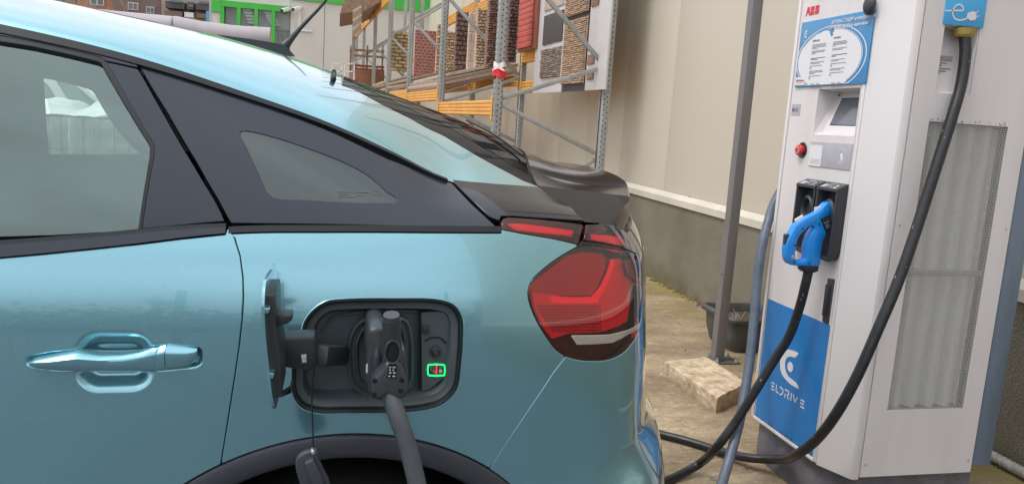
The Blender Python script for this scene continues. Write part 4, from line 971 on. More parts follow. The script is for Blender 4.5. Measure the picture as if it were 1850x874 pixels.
# sculpted ribs in the bowl
tube('bowl_rib',[(lp(x,y,.038)[0],PY+.039,lp(x,y,.038)[1]) for x,y in [(556,700),(580,716),(640,718),(700,722),(752,714),(775,700),(800,694),(818,680)]],.0024,MT['portplastic'],portp,n=8)
tube('bowl_rib',[(lp(x,y,.038)[0],PY+.040,lp(x,y,.038)[1]) for x,y in [(580,600),(600,575),(640,566),(720,562),(757,563)]],.002,MT['portplastic'],portp,n=8)
tube('bowl_rib',[(lp(x,y,.038)[0],PY+.040,lp(x,y,.038)[1]) for x,y in [(562,672),(573,690),(583,704)]],.003,MT['portplastic'],portp,n=8)
# --- open charge flap, hinge arm, tether and dust cap
FL=thing
fa=hit(484,520,1,1.10); 
def fq(px,py,Y): p=hit(px,py,1,Y); return p
# outer skin: curved plate in the Y-Z plane facing -X
flap_prof=[]
near=[fq(472.5,514,.955),fq(472.5,560,.955),fq(475,610,.955),fq(480,660,.955),fq(485,710,.955),fq(491,751,.955)]
near=catmull(near,4); V=[];nn_=len(near)
cols_=[(.0,0,.0),(.012,.000,.0),(.05,.0005,0),(.10,.002,0),(.15,.003,.0),(.170,.002,.0)]
for t_ in (0,.0035):
    for (dy,dx,_) in cols_:
        for i,p in enumerate(near):
            k=i/(nn_-1); edge=.012*(abs(2*k-1)**8); zc=near[nn_//2][2]
            V.append((p[0]+dx+t_+dy*.0,p[1]+dy+(edge if dy<.08 else -edge)*1.0,zc+(p[2]-zc)*(1.0 if .01<dy<.16 else .93)))
nc=len(cols_); Fc=[]
for s_ in range(2):
    b0=s_*nc*nn_
    for i in range(nc-1):
        for j in range(nn_-1):
            f=(b0+i*nn_+j,b0+i*nn_+j+1,b0+(i+1)*nn_+j+1,b0+(i+1)*nn_+j); Fc.append(f if s_ else f[::-1])
o2=nc*nn_
for j in range(nn_-1): Fc+= [(j,j+1,o2+j+1,o2+j),((nc-1)*nn_+j+1,(nc-1)*nn_+j,o2+(nc-1)*nn_+j,o2+(nc-1)*nn_+j+1)]
for i in range(nc-1): Fc+= [((i+1)*nn_,i*nn_,o2+i*nn_,o2+(i+1)*nn_),(i*nn_+nn_-1,(i+1)*nn_+nn_-1,o2+(i+1)*nn_+nn_-1,o2+i*nn_+nn_-1)]
bm=bmesh.new(); vv=[bm.verts.new(v) for v in V]
for f in Fc: bm.faces.new([vv[i] for i in f])
bmesh.ops.recalc_face_normals(bm,faces=bm.faces); flap=bm_obj('charge_flap',bm,MT['paint'],car,35)
def yz_prism(name,px,Y,y0,y1,m,parent,bev=.002):
    P=[(hit(x,y,1,Y)[0],hit(x,y,1,Y)[2]) for x,y in px]; return prism(name,P,0,y0,y1,m,parent,bev=bev,frame=((0,0,0),(1,0,0),(0,0,1),(0,1,0)))
fs2=lambda L:[(440+x/3.36,500+y/3.36) for x,y in L]
yz_prism('flap_liner',fs2([(120,118),(188,116),(190,225),(194,310),(205,390),(218,480),(224,560),(226,740),(160,752),(146,700),(140,600),(122,330)]),.98,.985,1.085,MT['portdark'],flap,.003)
yz_prism('flap_tab',fs2([(121,190),(150,192),(157,200),(152,222),(121,224)]),.96,.960,.982,MT['paint'],flap,.001)
yz_prism('flap_tab',fs2([(143,583),(180,585),(186,596),(178,617),(146,620)]),.96,.960,.982,MT['paint'],flap,.001)
yz_prism('flap_latch',fs2([(185,228),(285,225),(298,240),(296,262),(270,285),(196,306)]),1.0,1.0,1.03,MT['portdark'],flap,.004)
yz_prism('flap_stop',fs2([(222,705),(250,690),(290,668),(286,645),(290,645),(293,690),(228,718)]),1.04,1.03,1.05,MT['portdark'],flap,.002)
arm=yz_prism('hinge_arm',fs2([(190,310),(262,358),(430,350),(445,380),(448,520),(400,570),(340,560),(215,540),(205,430)]),1.09,1.085,1.125,MT['portdark'],flap,.006)
bar('hinge_arm_end',(hit(560,640,1,1.10)),(np.array(hit(590,650,1,1.16))+np.array([0.01,.03,0])),.055,.03,MT['portdark'],flap,bev=.006)
yz_prism('tether_clip',fs2([(350,475),(380,472),(384,512),(355,517)]),1.08,1.075,1.085,MT['icon'],flap,.001)
te=tube('tether',[hit(x,y,1,1.075) for x,y in [(553,648),(560,647),(566,651),(568,662),(565,690),(563.5,730),(565,770),(566,806)]],.0011,MT['rubber'],portp,n=7)
capx=[(534,840),(536,826),(548,816),(566,811),(575,814),(577,828),(586,850),(594,866),(596,885),(566,900),(552,895),(540,865)]
dc=yz_prism('dust_cap',smoothpx(capx,3),1.06,1.055,1.068,MT['cladding'],portp,.003)
yz_prism('dust_cap_grip',[(551,834),(566,827),(578,850),(590,885),(572,890),(560,860)],1.05,1.045,1.058,MT['cladding'],portp,.002)
b_=hit(565.5,817,1,1.05); bm=bmesh.new(); lathe([(.0001,-.004),(.0025,-.004),(.0038,-.001),(.004,.004)],14,(b_[0],1.054,b_[2]),bm); bmesh.ops.recalc_face_normals(bm,faces=bm.faces); bm_obj('tether_rivet',bm,MT['chrome'],portp,40)
# ================================================================== CHARGING STATION
XF=1.70; YS=2.15; ZB=.175; ZT=1.90
cs=thing('charging_station','white rapid charging cabinet with blue film, holsters and perforated side','charging station',(2.0,2.45,0))
fX=lambda px,py,x=XF: hit(px,py,0,x); fY=lambda px,py,y=YS: hit(px,py,1,y)
def facepoly(name,poly,frame,t,m,parent,bev=.0015,label=None): return prism(name,poly,0,0,t,m,parent,bev=bev,frame=frame,label=label)
# body core: plan outline extruded
core=[(XF+.11,2.706),(XF+.11,2.25),(2.236,2.25),(2.236,2.725),(XF+.11,2.725)]
prism('cabinet_core',core,0,ZB+.004,ZT-.01,MT['white'],cs,frame=((0,0,0),(1,0,0),(0,1,0),(0,0,1)))
# front door: panel with the screen recess cut out
rc=[(float(fX(*p)[1]),float(fX(*p)[2])) for p in [(1479.3,161.7),(1554.8,160),(1543,249),(1468.6,243)]]
yl,yr=rc[0][0],rc[1][0]; zt_,zb_=rc[0][1],rc[3][1]
bm=bmesh.new()
for lo,hi in (((XF,yl,ZB),(XF+.012,2.700,ZT)),((XF,2.296,ZB),(XF+.012,yr,ZT)),((XF,yr,ZB),(XF+.012,yl,zb_)),((XF,yr,zt_),(XF+.012,yl,ZT))):
    lo=Vector(lo);hi=Vector(hi); bm_box(bm,(lo+hi)/2,[abs(a) for a in hi-lo])
bmesh.ops.remove_doubles(bm,verts=bm.verts,dist=.0005)
bm_obj('front_door',bm,MT['whitedirty'],cs)
# narrow frames either side of the door (leave a shadow gap)
box('door_frame',(XF-.004,2.704,ZB-.004),(XF+.014,2.722,ZT),MT['white'],cs,bev=.003)
box('door_frame',(XF-.003,2.276,ZB-.004),(XF+.014,2.2925,ZT),MT['white'],cs,bev=.003)
box('door_sill',(XF-.004,2.293,ZB-.006),(XF+.013,2.703,ZB+.006),MT['white'],cs,bev=.002)
# chamfered corner column
prism('corner_column',[(XF+.000,2.2745),(XF+.018,2.274),(1.778,2.168),(1.7795,2.151),(1.762,2.1505),(1.752,2.156)],0,ZB-.01,ZT,MT['white'],cs,bev=.003,frame=((0,0,0),(1,0,0),(0,1,0),(0,0,1)))
# side door with grille opening and cable niche cut out
def cutsheet(name,lo,hi,holes,y,t,m,parent):
    xs=sorted({lo[0],hi[0]}|{h[0] for h in holes}|{h[2] for h in holes}); zs=sorted({lo[1],hi[1]}|{h[1] for h in holes}|{h[3] for h in holes})
    bm=bmesh.new()
    for i in range(len(xs)-1):
        for j in range(len(zs)-1):
            cx_,cz_=(xs[i]+xs[i+1])/2,(zs[j]+zs[j+1])/2
            if any(h[0]<cx_<h[2] and h[1]<cz_<h[3] for h in holes): continue
            vs_=[bm.verts.new((a,y,b)) for a,b in ((xs[i],zs[j]),(xs[i+1],zs[j]),(xs[i+1],zs[j+1]),(xs[i],zs[j+1]))]; bm.faces.new(vs_)
    bmesh.ops.remove_doubles(bm,verts=bm.verts,dist=1e-5); r=bmesh.ops.extrude_face_region(bm,geom=list(bm.faces)); bmesh.ops.translate(bm,verts=[v for v in r['geom'] if isinstance(v,bmesh.types.BMVert)],vec=(0,t,0)); bmesh.ops.recalc_face_normals(bm,faces=bm.faces)
    return bm_obj(name,bm,m,parent)
gx0,gx1,gz0,gz1=1.855,2.163,.415,1.390
nx0,nx1,nz0,nz1=1.862,1.995,1.482,1.692
side=cutsheet('side_door',(1.7835,ZB),(2.237,ZT),[(gx0,gz0,gx1,gz1),(nx0,nz0,nx1,nz1)],YS,.012,MT['whitedirty'],cs)
# vent grille: perforated sheet over a corrugated core
V=[];n=140
for z in (gz0,gz1):
    for i in range(n): x=gx0+(gx1-gx0)*i/(n-1); V.append((x,YS+.036+.026*max(-.6,min(.6,math.sin((x-gx0)/(gx1-gx0)*math.pi*2*4.5))),z))
pymesh('grille_core',V,[(i,i+1,n+i+1,n+i) for i in range(n-1)],mat('pale_pleated_filter',(.64,.64,.59),.8,var=.04,vscale=30),cs,smooth=True)
box('grille_crossbar',(gx0,YS+.009,.885),(gx1,YS+.020,.903),MT['meshmetal'],cs,bev=.001)
pymesh('vent_grille',[(gx0-.002,YS+.004,gz0-.002),(gx1+.002,YS+.004,gz0-.002),(gx1+.002,YS+.004,gz1+.002),(gx0-.002,YS+.004,gz1+.002)],[(0,1,2,3)],MT['perf'],cs)
bm=bmesh.new()
for a,b in (((gx0,gz1),(gx1,gz1)),((gx0,gz0),(gx1,gz0)),((gx0,gz0),(gx0,gz1)),((gx1,gz0),(gx1,gz1))): bar_bm(bm,(a[0],YS+.006,a[1]),(b[0],YS+.006,b[1]),.003,.008,(0,1,0))
bm_obj('grille_edge',bm,MT['meshmetal'],cs)
# core cover behind the grille is cut away: dark backing
# niche with cable gland, sticker
V=[(nx0,YS+.003,nz1),(nx1,YS+.003,nz1),(nx1,YS+.003,nz0),(nx0,YS+.003,nz0),(nx0+.012,YS+.055,nz1-.004),(nx1-.022,YS+.055,nz1-.004),(nx1-.022,YS+.012,nz0+.004),(nx0+.012,YS+.012,nz0+.004)]
pymesh('cable_niche',V,[(0,4,5,1),(1,5,6,2),(2,6,7,3),(3,7,4,0),(4,7,6,5)],MT['white'],cs)
GL=np.array([1.944,YS+.008,1.672])
bm=bmesh.new(); 
for r0,r1,z0,z1 in ((.034,.031,1.688,1.668),(.031,.024,1.668,1.660)):
    n=24; A_c=[[bm.verts.new((GL[0]+r*math.cos(2*math.pi*j/n),GL[1]+r*.9*math.sin(2*math.pi*j/n),z)) for j in range(n)] for r,z in ((r0,z0),(r1,z1))]
    for j in range(n): bm.faces.new((A_c[0][j],A_c[0][(j+1)%n],A_c[1][(j+1)%n],A_c[1][j]))
bmesh.ops.recalc_face_normals(bm,faces=bm.faces); bm_obj('cable_gland',bm,MT['yellowbrass'],cs,30)
# rating labels at the back of the niche
for k,(a,b,c,d) in enumerate(((.008,.085,.075,.032),(.010,.120,.060,.028))):
    o=flat('rating_label',[(nx0+.014+a*0+ (0),YS+.044-k*.004-.008*(b-.085)/.03,nz0+b),(nx0+.014+c,YS+.044-k*.004-.008*(b-.085)/.03,nz0+b),(nx0+.014+c,YS+.040-k*.004+.0,nz0+b-d),(nx0+.014,YS+.040-k*.004,nz0+b-d)],MT['labelgrey'],cs)
for i in range(7):
    z=nz0+.060+i*.0085; box('rating_print',(nx0+.018,YS+.024,z),(nx0+.030+.018*((i*37)%3),YS+.0245,z+.003),MT['textgrey'],cs,bev=0)
# light blue plug-symbol sign above the niche
sgn=box('plug_symbol_sign',(1.852,YS-.004,1.693),(2.002,YS+.001,1.790),MT['skyblue'],cs,bev=.0008)
fs=((0,YS-.005,0),(1,0,0),(0,0,1),(0,-1,0))
def strip2(name,P,w,frame,m,parent,off=.0,t=.0006,sub=8,taper=None):
    o_,e1,e2,e3=[np.array(a,float) for a in frame]; pts=catmull([(p[0],p[1],0) for p in P],sub) if len(P)>2 else [np.array((p[0],p[1],0.)) for p in P]
    V=[];k=len(pts)
    for i,p in enumerate(pts):
        tt=pts[min(i+1,k-1)]-pts[max(i-1,0)]; tt/=np.linalg.norm(tt); nn=np.array([-tt[1],tt[0],0]); ww=w*(taper(i/(k-1)) if taper else 1)
        for s_ in (-1,1): q=p+nn*ww/2*s_; V.append(o_+e1*q[0]+e2*q[1]+e3*off)
    return pymesh(name,V,[(2*i,2*i+1,2*i+3,2*i+2) for i in range(k-1)],m,parent)
def P_(L): return [(float(fY(x,y)[0]),float(fY(x,y)[2])) for x,y in L]
strip2('plug_symbol',P_([(1706,20),(1716,20),(1728,20),(1738,19),(1737,13),(1730,9),(1723,13),(1719,22),(1722,33),(1730,37),(1742,35),(1750,31)]),.0048,fs,MT['signwhite'],cs)
prism('plug_symbol',P_([(1746,24),(1757,21),(1762,26),(1760,37),(1750,38),(1744,32)]),0,0,.0006,MT['signwhite'],cs,frame=fs)
strip2('plug_symbol',P_([(1757,25),(1766,21)]),.0022,fs,MT['signwhite'],cs); strip2('plug_symbol',P_([(1759,33),(1768,29)]),.0022,fs,MT['signwhite'],cs)
# rear blue-grey housing
prism('rear_housing',[(2.241,2.158),(2.262,2.146),(2.312,2.146),(2.325,2.165),(2.325,2.735),(2.241,2.735)],0,.198,ZT-.02,MT['bluegrey'],cs,bev=.003,frame=((0,0,0),(1,0,0),(0,1,0),(0,0,1)))
box('top_cap',(XF-.01,2.14,ZT),(2.33,2.74,ZT+.03),MT['bluegrey'],cs,bev=.006)
# plinth
prism('base_plinth',[(XF+.028,2.70),(XF+.028,2.325),(1.80,2.195),(2.285,2.195),(2.285,2.70)],0,0,ZB-.012,MT['plinthgrey'],cs,bev=.003,frame=((0,0,0),(1,0,0),(0,1,0),(0,0,1)))
# info sign
fF=((XF,0,0),(0,-1,0),(0,0,1),(-1,0,0))   # e1 = -Y (left to right seen from the front)
S_=lambda px,py: (-float(fX(px,py,XF-.006)[1]),float(fX(px,py,XF-.006)[2]))
q=[S_(*p) for p in [(1449.5,39),(1580.8,20),(1563,152.7),(1436,156.6)]]
yl_,yr_=(q[0][0]+q[3][0])/2,(q[1][0]+q[2][0])/2; zt2,zb2=(q[0][1]+q[1][1])/2,(q[2][1]+q[3][1])/2
sign=prism('info_sign',[(yl_,zb2),(yr_,zb2),(yr_,zt2),(yl_,zt2)],0,.001,.007,MT['signblue'],cs,bev=.0008,frame=fF)
W=yr_-yl_; H_=zt2-zb2
def disc(name,c,rx,rz,m,parent,x,n=48,r_in=0,clip=None,a0=0,a1=360):
    V=[];pts=[(c[0]+rx*math.cos(math.radians(a)),c[1]+rz*math.sin(math.radians(a))) for a in np.linspace(a0,a1,n,endpoint=(a1-a0<360))]
    if clip is not None: pts=[(p[0],max(p[1],clip)) for p in pts]
    if r_in==0: return pymesh(name,[(x,-p[0],p[1]) for p in pts],[tuple(range(len(pts)))],m,parent)
    k=len(pts); V=[(x,-p[0],p[1]) for p in pts]+[(x,-(c[0]+(p[0]-c[0])*r_in),c[1]+(p[1]-c[1])*r_in) for p in pts]
    closed=(a1-a0>=360); return pymesh(name,V,[(j,(j+1)%k,k+(j+1)%k,k+j) for j in range(k if closed else k-1)],m,parent)
cc=(yl_+W*.47,zb2+H_*.395); RX=W*.455; RZ=H_*.445
disc('sign_circle',cc,RX,RZ,MT['signwhite'],sign,XF-.0078,clip=zb2+.004)
disc('sign_ring',(cc[0]+.004,cc[1]+.001),RX*1.085,RZ*1.075,MT['signwhite'],sign,XF-.0074,r_in=.975,clip=zb2+.004)
disc('sign_ring',(cc[0],cc[1]),RX*.985,RZ*.985,MT['signblue'],sign,XF-.0082,r_in=.985,a0=-50,a1=150)
strip2('plug_drawing',[(cc[0]-.075,cc[1]+.098),(cc[0]-.045,cc[1]+.106),(cc[0]-.015,cc[1]+.100),(cc[0]-.004,cc[1]+.094)],.004,((XF-.0086,0,0),(0,-1,0),(0,0,1),(-1,0,0)),MT['signblue'],sign)
prism('plug_drawing',[(cc[0]-.008,cc[1]+.102),(cc[0]+.010,cc[1]+.106),(cc[0]+.016,cc[1]+.094),(cc[0]+.008,cc[1]+.092),(cc[0]+.011,cc[1]+.082),(cc[0]+.004,cc[1]+.076),(cc[0]-.006,cc[1]+.086)],0,.0082,.0088,MT['signblue'],sign,frame=fF)
E1=(0,-1,0);E2=(0,0,1)
def ftext(s,size,u,z,m,parent,x=XF-.0085,**k): return text(s,size,(x,-u,z),E1,E2,m,parent,off=.0003,**k)
ftext('ЗАРЯДНА СТАНЦИЯ за електромобили',.0165,yl_+W*.455,zt2-.025,MT['signwhite'],sign,bold=.0004,sx=.73,shear=.2)
ftext('CHARGING STATION for electric vehicles',.0165,yl_+W*.455,zt2-.045,MT['signwhite'],sign,bold=.0004,sx=.68,shear=.2)
# small logo
disc('sign_logo',(yl_+.038,zt2-.045),.011,.014,MT['signwhite'],sign,XF-.0080,r_in=.62,a0=60,a1=300); disc('sign_logo',(yl_+.041,zt2-.045),.0035,.004,MT['signwhite'],sign,XF-.0081,n=12)
box('sign_print',(XF-.0079,-(yl_+.055),zt2-.070),(XF-.0076,-(yl_+.022),zt2-.0675),MT['textfaint'],sign,bev=0)
# text columns: headings and fine print lines
def lines(u0,z0,w_,rows,m=MT['textgrey'],h=.0022,dz=.0046):
    z=z0
    bm=bmesh.new()
    for r_ in rows:
        if r_==0: z-=dz*.9; continue
        seg=u0
        end=u0+w_*r_
        while seg<end-.001:
            l_=min(random.uniform(.006,.016),end-seg); bm_box(bm,(XF-.0083,-(seg+l_/2),z),(.0002,l_,h)); seg+=l_+.0012
        z-=dz
    return bm_obj('fine_print',bm,m,sign)
uL=cc[0]-.105; uR=cc[0]+.018
ftext('ВНИМАНИЕ',.009,uL,cc[1]+.066,MT['printblack'],sign,bold=.0002,sx=.8); ftext('ATTENTION',.009,uR,cc[1]+.066,MT['printblack'],sign,bold=.0002,sx=.8)
lines(uL,cc[1]+.055,.085,[.98,.95,1,.4,0,.95,.9,.3,0]); lines(uL,cc[1]+.0065,.085,[1,.5],MT['printblack']); lines(uL,cc[1]-.008,.085,[.97,.7,0,.85,.12,.12,0,.9,1,.4,0,.85,.1,.12])
lines(uR,cc[1]+.055,.085,[.85,.95,.9,.2,0,.95,.7,0]); lines(uR,cc[1]+.0105,.085,[1,.3],MT['printblack']); lines(uR,cc[1]-.006,.085,[.9,.5,0,1,.12,.12,0,.95,.7,0,.9,.1,.12])
for u in (uL+.018,uL+.05,uR+.018,uR+.05): lines(u,cc[1]-.085,.028,[.6,.9,.8,.95],h=.0016,dz=.0042)
box('store_sticker',(XF-.0082,-(yl_+.062),zb2+.006),(XF-.0076,-(yl_+.004),zb2+.036),MT['signwhite'],sign,bev=0)
ftext('Mr.Bricolage',.0115,yl_+.010,zb2+.020,MT['red'],sign,x=XF-.0086,bold=.0004,sx=.82,shear=.25)
box('sign_print',(XF-.0086,-(yl_+.052),zb2+.0135),(XF-.0084,-(yl_+.012),zb2+.0155),MT['red'],sign,bev=0)
# dark round knob over the sign corner
b_=fX(1571,10,XF-.02); bm=bmesh.new(); r=bmesh.ops.create_uvsphere(bm,u_segments=20,v_segments=12,radius=1); bmesh.ops.transform(bm,matrix=Matrix.Translation(Vector(b_))@Matrix.Diagonal((.016,.026,.032,1)),verts=r['verts']); bm_obj('round_lock_cover',bm,MT['holster'],cs,60)
# maker's letters ABB, each letter split by fine lines
def blocky(u,z,s): 
    for i,ch in enumerate('ABB'):
        u0=u+i*s*.86
        if ch=='A': polys=[[(0,0),(.22,0),(.30,.26),(.44,.26),(.44,.95),(.26,.95)],[(.48,.26),(.62,.26),(.70,0),(.90,0),(.66,.95),(.48,.95)]]
        else: polys=[[(0,0),(.42,0),(.42,.47),(0,.47)],[(0,.51),(.42,.51),(.42,.95),(0,.95)],[(.46,0),(.64,0),(.76,.08),(.76,.40),(.66,.47),(.46,.47)],[(.46,.51),(.64,.51),(.73,.58),(.73,.88),(.62,.95),(.46,.95)]]
        for P in polys:
            prism('maker_logo',[(u0+a*s*.95,z+b*s) for a,b in P],0,.0002,.0009,MT['red'],cs,frame=fF)
blocky(-2.672,1.762,.034)
# station number sticker
prism('number_sticker',[(-2.690,1.396),(-2.633,1.396),(-2.633,1.438),(-2.690,1.438)],0,.0002,.0012,MT['labelgrey'],cs,frame=fF)
ftext('BG 31',.019,-2.684,1.410,MT['printblack'],cs,x=XF-.0014,bold=.0004,sx=.80)
# screen recess (hood) and screen
Y0,Y1=yl,yr   # left, right
dz0=zt_; V=[(XF,Y0,dz0),(XF,Y1,dz0),(XF,Y1,zb_),(XF,Y0,zb_),(XF+.085,Y0-.012,dz0-.006),(XF+.085,Y1+.010,dz0-.006),(XF+.030,Y1+.010,zb_+.012),(XF+.030,Y0-.012,zb_+.012)]
pymesh('screen_hood',V,[(0,1,5,4),(1,2,6,5),(2,3,7,6),(3,0,4,7)],MT['white'],cs)
pymesh('screen_bezel',V[4:],[(0,1,2,3)],MT['white'],cs)
ax_=np.array([-.055,0,0]); a=np.array(V[4]);b=np.array(V[5]);c=np.array(V[6]);d=np.array(V[7])
def bl(s,t,o=.0015): p=a+(b-a)*s+(d-a)*t; return p+np.array([-o*.9,0,o*.4])
bm=bmesh.new()
scr=[bl(.12,.16),bl(.93,.16),bl(.93,.82),bl(.12,.82)]
flat('screen',scr,MT['screen'],cs)
sc_b=[bl(.105,.145,.0008),bl(.945,.145,.0008),bl(.945,.835,.0008),bl(.105,.835,.0008)]; flat('screen_gasket',sc_b,MT['seal'],cs)
b_=bl(-.0,.08,.004); bm=bmesh.new(); bmesh.ops.create_icosphere(bm,subdivisions=2,radius=.004,matrix=Matrix.Translation(Vector(b_))); bm_obj('hood_screw',bm,MT['textgrey'],cs,60)
# emergency button in a sunken cup
bc=fX(1450,271.5); bm=bmesh.new()
def lathex(prof,n,c,bm,sy=1,sz=1):
    V=[[bm.verts.new((c[0]+x,c[1]+r*sy*math.cos(2*math.pi*j/n),c[2]+r*sz*math.sin(2*math.pi*j/n))) for j in range(n)] for r,x in prof]
    for i in range(len(prof)-1):
        for j in range(n): bm.faces.new((V[i][j],V[i][(j+1)%n],V[i+1][(j+1)%n],V[i+1][j]))
    bm.faces.new(V[-1]); bmesh.ops.recalc_face_normals(bm,faces=bm.faces)
lathex([(.030,-.0015),(.0285,-.003),(.027,-.002),(.025,-.0004)],28,bc,bm); cup=bm_obj('button_cup',bm,MT['holster'],cs,40)
bm=bmesh.new(); lathex([(.0165,-.001),(.0170,-.010),(.020,-.012),(.0205,-.017),(.018,-.021),(.012,-.0225),(.004,-.023)],28,bc,bm); bt=bm_obj('emergency_button',bm,MT['redbutton'],cs,40)
V=[];n=20
for rr in (.0125,.0105):
    for j in range(n): t=math.radians(40+280*j/(n-1)); V.append((bc[0]-.0234,bc[1]+rr*math.cos(t),bc[2]+rr*math.sin(t)))
pymesh('arrow_print',V,[(j,j+1,n+j+1,n+j) for j in range(n-1)],MT['signwhite'],bt)
# card reader strip
cr=prism('card_reader',[(-2.537,1.2135),(-2.3005,1.2135),(-2.3005,1.3025),(-2.537,1.3025)],0,.0003,.003,MT['labelgrey'],cs,bev=.0006,frame=fF)
lab=prism('notice_label',[(-2.536,1.2145),(-2.462,1.2145),(-2.462,1.290),(-2.536,1.290)],0,.0034,.0038,MT['signwhite'],cr,frame=fF)
bm=bmesh.new()
for i in range(4): bm_box(bm,(XF-.0041,2.497,1.2385-i*.0048),(.0002,.058 if i!=1 else .050,.0018))
bm_obj('fine_print',bm,MT['textfaint'],cr)
ck=(-2.350,1.258)
for r_,k in ((.0300,.955),(.0255,.95),(.0215,.94)): disc('card_symbol',ck,r_*.80,r_,MT['signwhite'],cr,XF-.0036,r_in=k,a0=0 if r_>.027 else 35,a1=360 if r_>.027 else 145)
for r_,k in ((.0255,.95),(.0215,.94)): disc('card_symbol',ck,r_*.80,r_,MT['signwhite'],cr,XF-.0036,r_in=k,a0=215,a1=325)
prism('card_symbol',[(ck[0]-.008,ck[1]+.006),(ck[0]+.003,ck[1]+.013),(ck[0]+.010,ck[1]-.004),(ck[0]+.008,ck[1]-.014),(ck[0]+.004,ck[1]-.018),(ck[0]-.002,ck[1]-.012)],0,.0034,.0039,MT['signwhite'],cr,frame=fF)
# --- connector holsters 1 and 2
def holster(y0,y1,num,seed):
    x0=XF-.042; z0,z1=.905,1.148; zt=1.166
    # shell: rounded, hollow
    V=[];outer=[(y1,z1),(y0,z1),(y0+.004,z0+.01),(y0-.004,z0),(y1+.006,z0-.006),(y1,z0+.01)]
    O=[(y1,z1-.001),(y0,z1-.001),(y0,z0+.03),(y0-.012,z0),(y1+.010,z0-.010),(y1,z0+.02)]
    c=((y0+y1)/2,(z0+z1)/2)
    def ring(s,x,dzz=0): return [(x,c[0]+(p[0]-c[0])*s,c[1]+(p[1]-c[1])*(1-(1-s)*.55)+dzz) for p in O]
    R_=[ring(1.0,XF,.010),ring(1.0,x0+.004),ring(.985,x0),ring(.86,x0),ring(.84,x0+.004),ring(.80,XF-.0015,-.004)]
    V=[p for r in R_ for p in r]; n=len(O); Fc=[(i*n+j,i*n+(j+1)%n,(i+1)*n+(j+1)%n,(i+1)*n+j) for i in range(len(R_)-1) for j in range(n)]+[tuple((len(R_)-1)*n+j for j in range(n))]
    bm=bmesh.new(); vv=[bm.verts.new(v) for v in V]
    for f in Fc: bm.faces.new([vv[i] for i in f])
    bmesh.ops.recalc_face_normals(bm,faces=bm.faces); h=bm_obj('holster',bm,MT['holster'],cs,30)
    # sloping lid carrying the print
    lid=[(x0-.002,y0-.001,z1-.002),(x0-.002,y1+.001,z1-.002),(XF-.001,y1+.001,zt),(XF-.001,y0-.001,zt)]
    T=pymesh('holster_lid',lid+[(p[0],p[1],p[2]-.008) for p in lid],[(0,1,2,3),(4,7,6,5),(0,4,5,1),(1,5,6,2),(2,6,7,3),(3,7,4,0)],MT['holster'],h)
    e1=np.array([0,-1,0.]); e2=np.array(lid[3])-np.array(lid[0]); e2/=np.linalg.norm(e2); up=np.cross(e1,e2)
    if up[2]<0: up=-up
    base=np.array(lid[0])+up*.0008
    def q(u0,v0,u1,v1,m): 
        P=[base+e1*u+e2*v for u,v in ((u0,v0),(u1,v0),(u1,v1),(u0,v1))]; flat('lid_print',P,m,h)
    q(.012,.006,.036,.028,MT['labelgrey']); q(.030,.033,.070,.038,MT['labelgrey'] if num=='1' else mat('teal_print',(.12,.35,.34),.5))
    text('DC',.022,base+e1*.042+e2*.010,e1,e2,MT['labelgrey'],h,off=.0004,bold=.0004,sx=.8)
    text(num,.030,base+e1*.080+e2*.008,e1,e2,MT['signwhite'],h,off=.0004,bold=.0008,sx=1.0)
    for a_,b_ in (((.074,.004),(.074,.036)),((.074,.036),(.105,.036)),((.074,.004),(.105,.004))):
        P=base+e1*a_[0]+e2*a_[1]; Q=base+e1*b_[0]+e2*b_[1]; w_=(e2 if a_[1]==b_[1] else e1)*.0009; flat('lid_print',[P-w_,Q-w_,Q+w_,P+w_],MT['labelgrey'],h)
    # socket inside
    bm=bmesh.new(); lathex([(.036,.030),(.036,.006),(.030,.0),(.026,.004),(.024,.02)],24,(XF-.034,c[0],c[1]+.035),bm,.95,1.35); bm_obj('holster_socket',bm,MT['portdark'],h,40)
    return h
holster(2.535,2.418,'1',1); holster(2.410,2.293,'2',2)
# lever lock on the door
lk=prism('lever_lock',[(-2.338,.676),(-2.304,.674),(-2.302,.836),(-2.338,.832)],0,.0005,.006,MT['holster'],cs,bev=.002,frame=fF)
bar('lever',(XF-.011,2.319,.70),(XF-.013,2.317,.815),.020,.010,MT['holster'],lk,up=(0,1,0),bev=.003)
# blue film panel with logo and name
bp_=prism('blue_panel',[(-2.695,.172+.012),(-2.300,.185),(-2.296,.672),(-2.697,.672)],0,.0004,.0016,MT['bluefilm'],cs,frame=fF)
B=lambda L:[(-float(fX(1340+x/2.469,520+y/2.469)[1]),float(fX(1340+x/2.469,520+y/2.469)[2])) for x,y in L]
def poly(name,P,m,parent,d=.0024): 
    return prism(name,P,0,.0017,d,m,parent,frame=fF)
poly('station_logo',B([(257,291),(235,280),(210,273),(192,285),(178,305),(173,330),(174,358),(182,385),(196,405),(215,425),(238,440),(258,450),(252,433),(243,420),(228,408),(210,394),(200,376),(195,352),(196,328),(202,312),(212,305),(228,306),(240,310)]),MT['signwhite'],bp_)
dcx=B([(219,351)])[0]; disc('station_logo',dcx,.0185,.0195,MT['signwhite'],bp_,XF-.0026,n=28)
def stroke(L,w=.0055): strip2('station_name',B(L),w,((XF-.0024,0,0),(0,-1,0),(0,0,1),(-1,0,0)),MT['signwhite'],bp_,sub=5)
stroke([(135,420),(150,427)]);stroke([(134,434),(147,441)]);stroke([(133,448),(147,455)])
stroke([(158,430),(155,462)]);stroke([(155,461),(166,468)])
stroke([(173,441),(182,447),(187,458),(184,470),(176,474),(170,472)])
stroke([(195,452),(206,457),(213,466),(210,474),(203,478)]);stroke([(196,470),(194,489)]);stroke([(206,478),(211,497)])
stroke([(224,468),(221,502)])
stroke([(233,474),(239,510)]);stroke([(239,510),(252,486)])
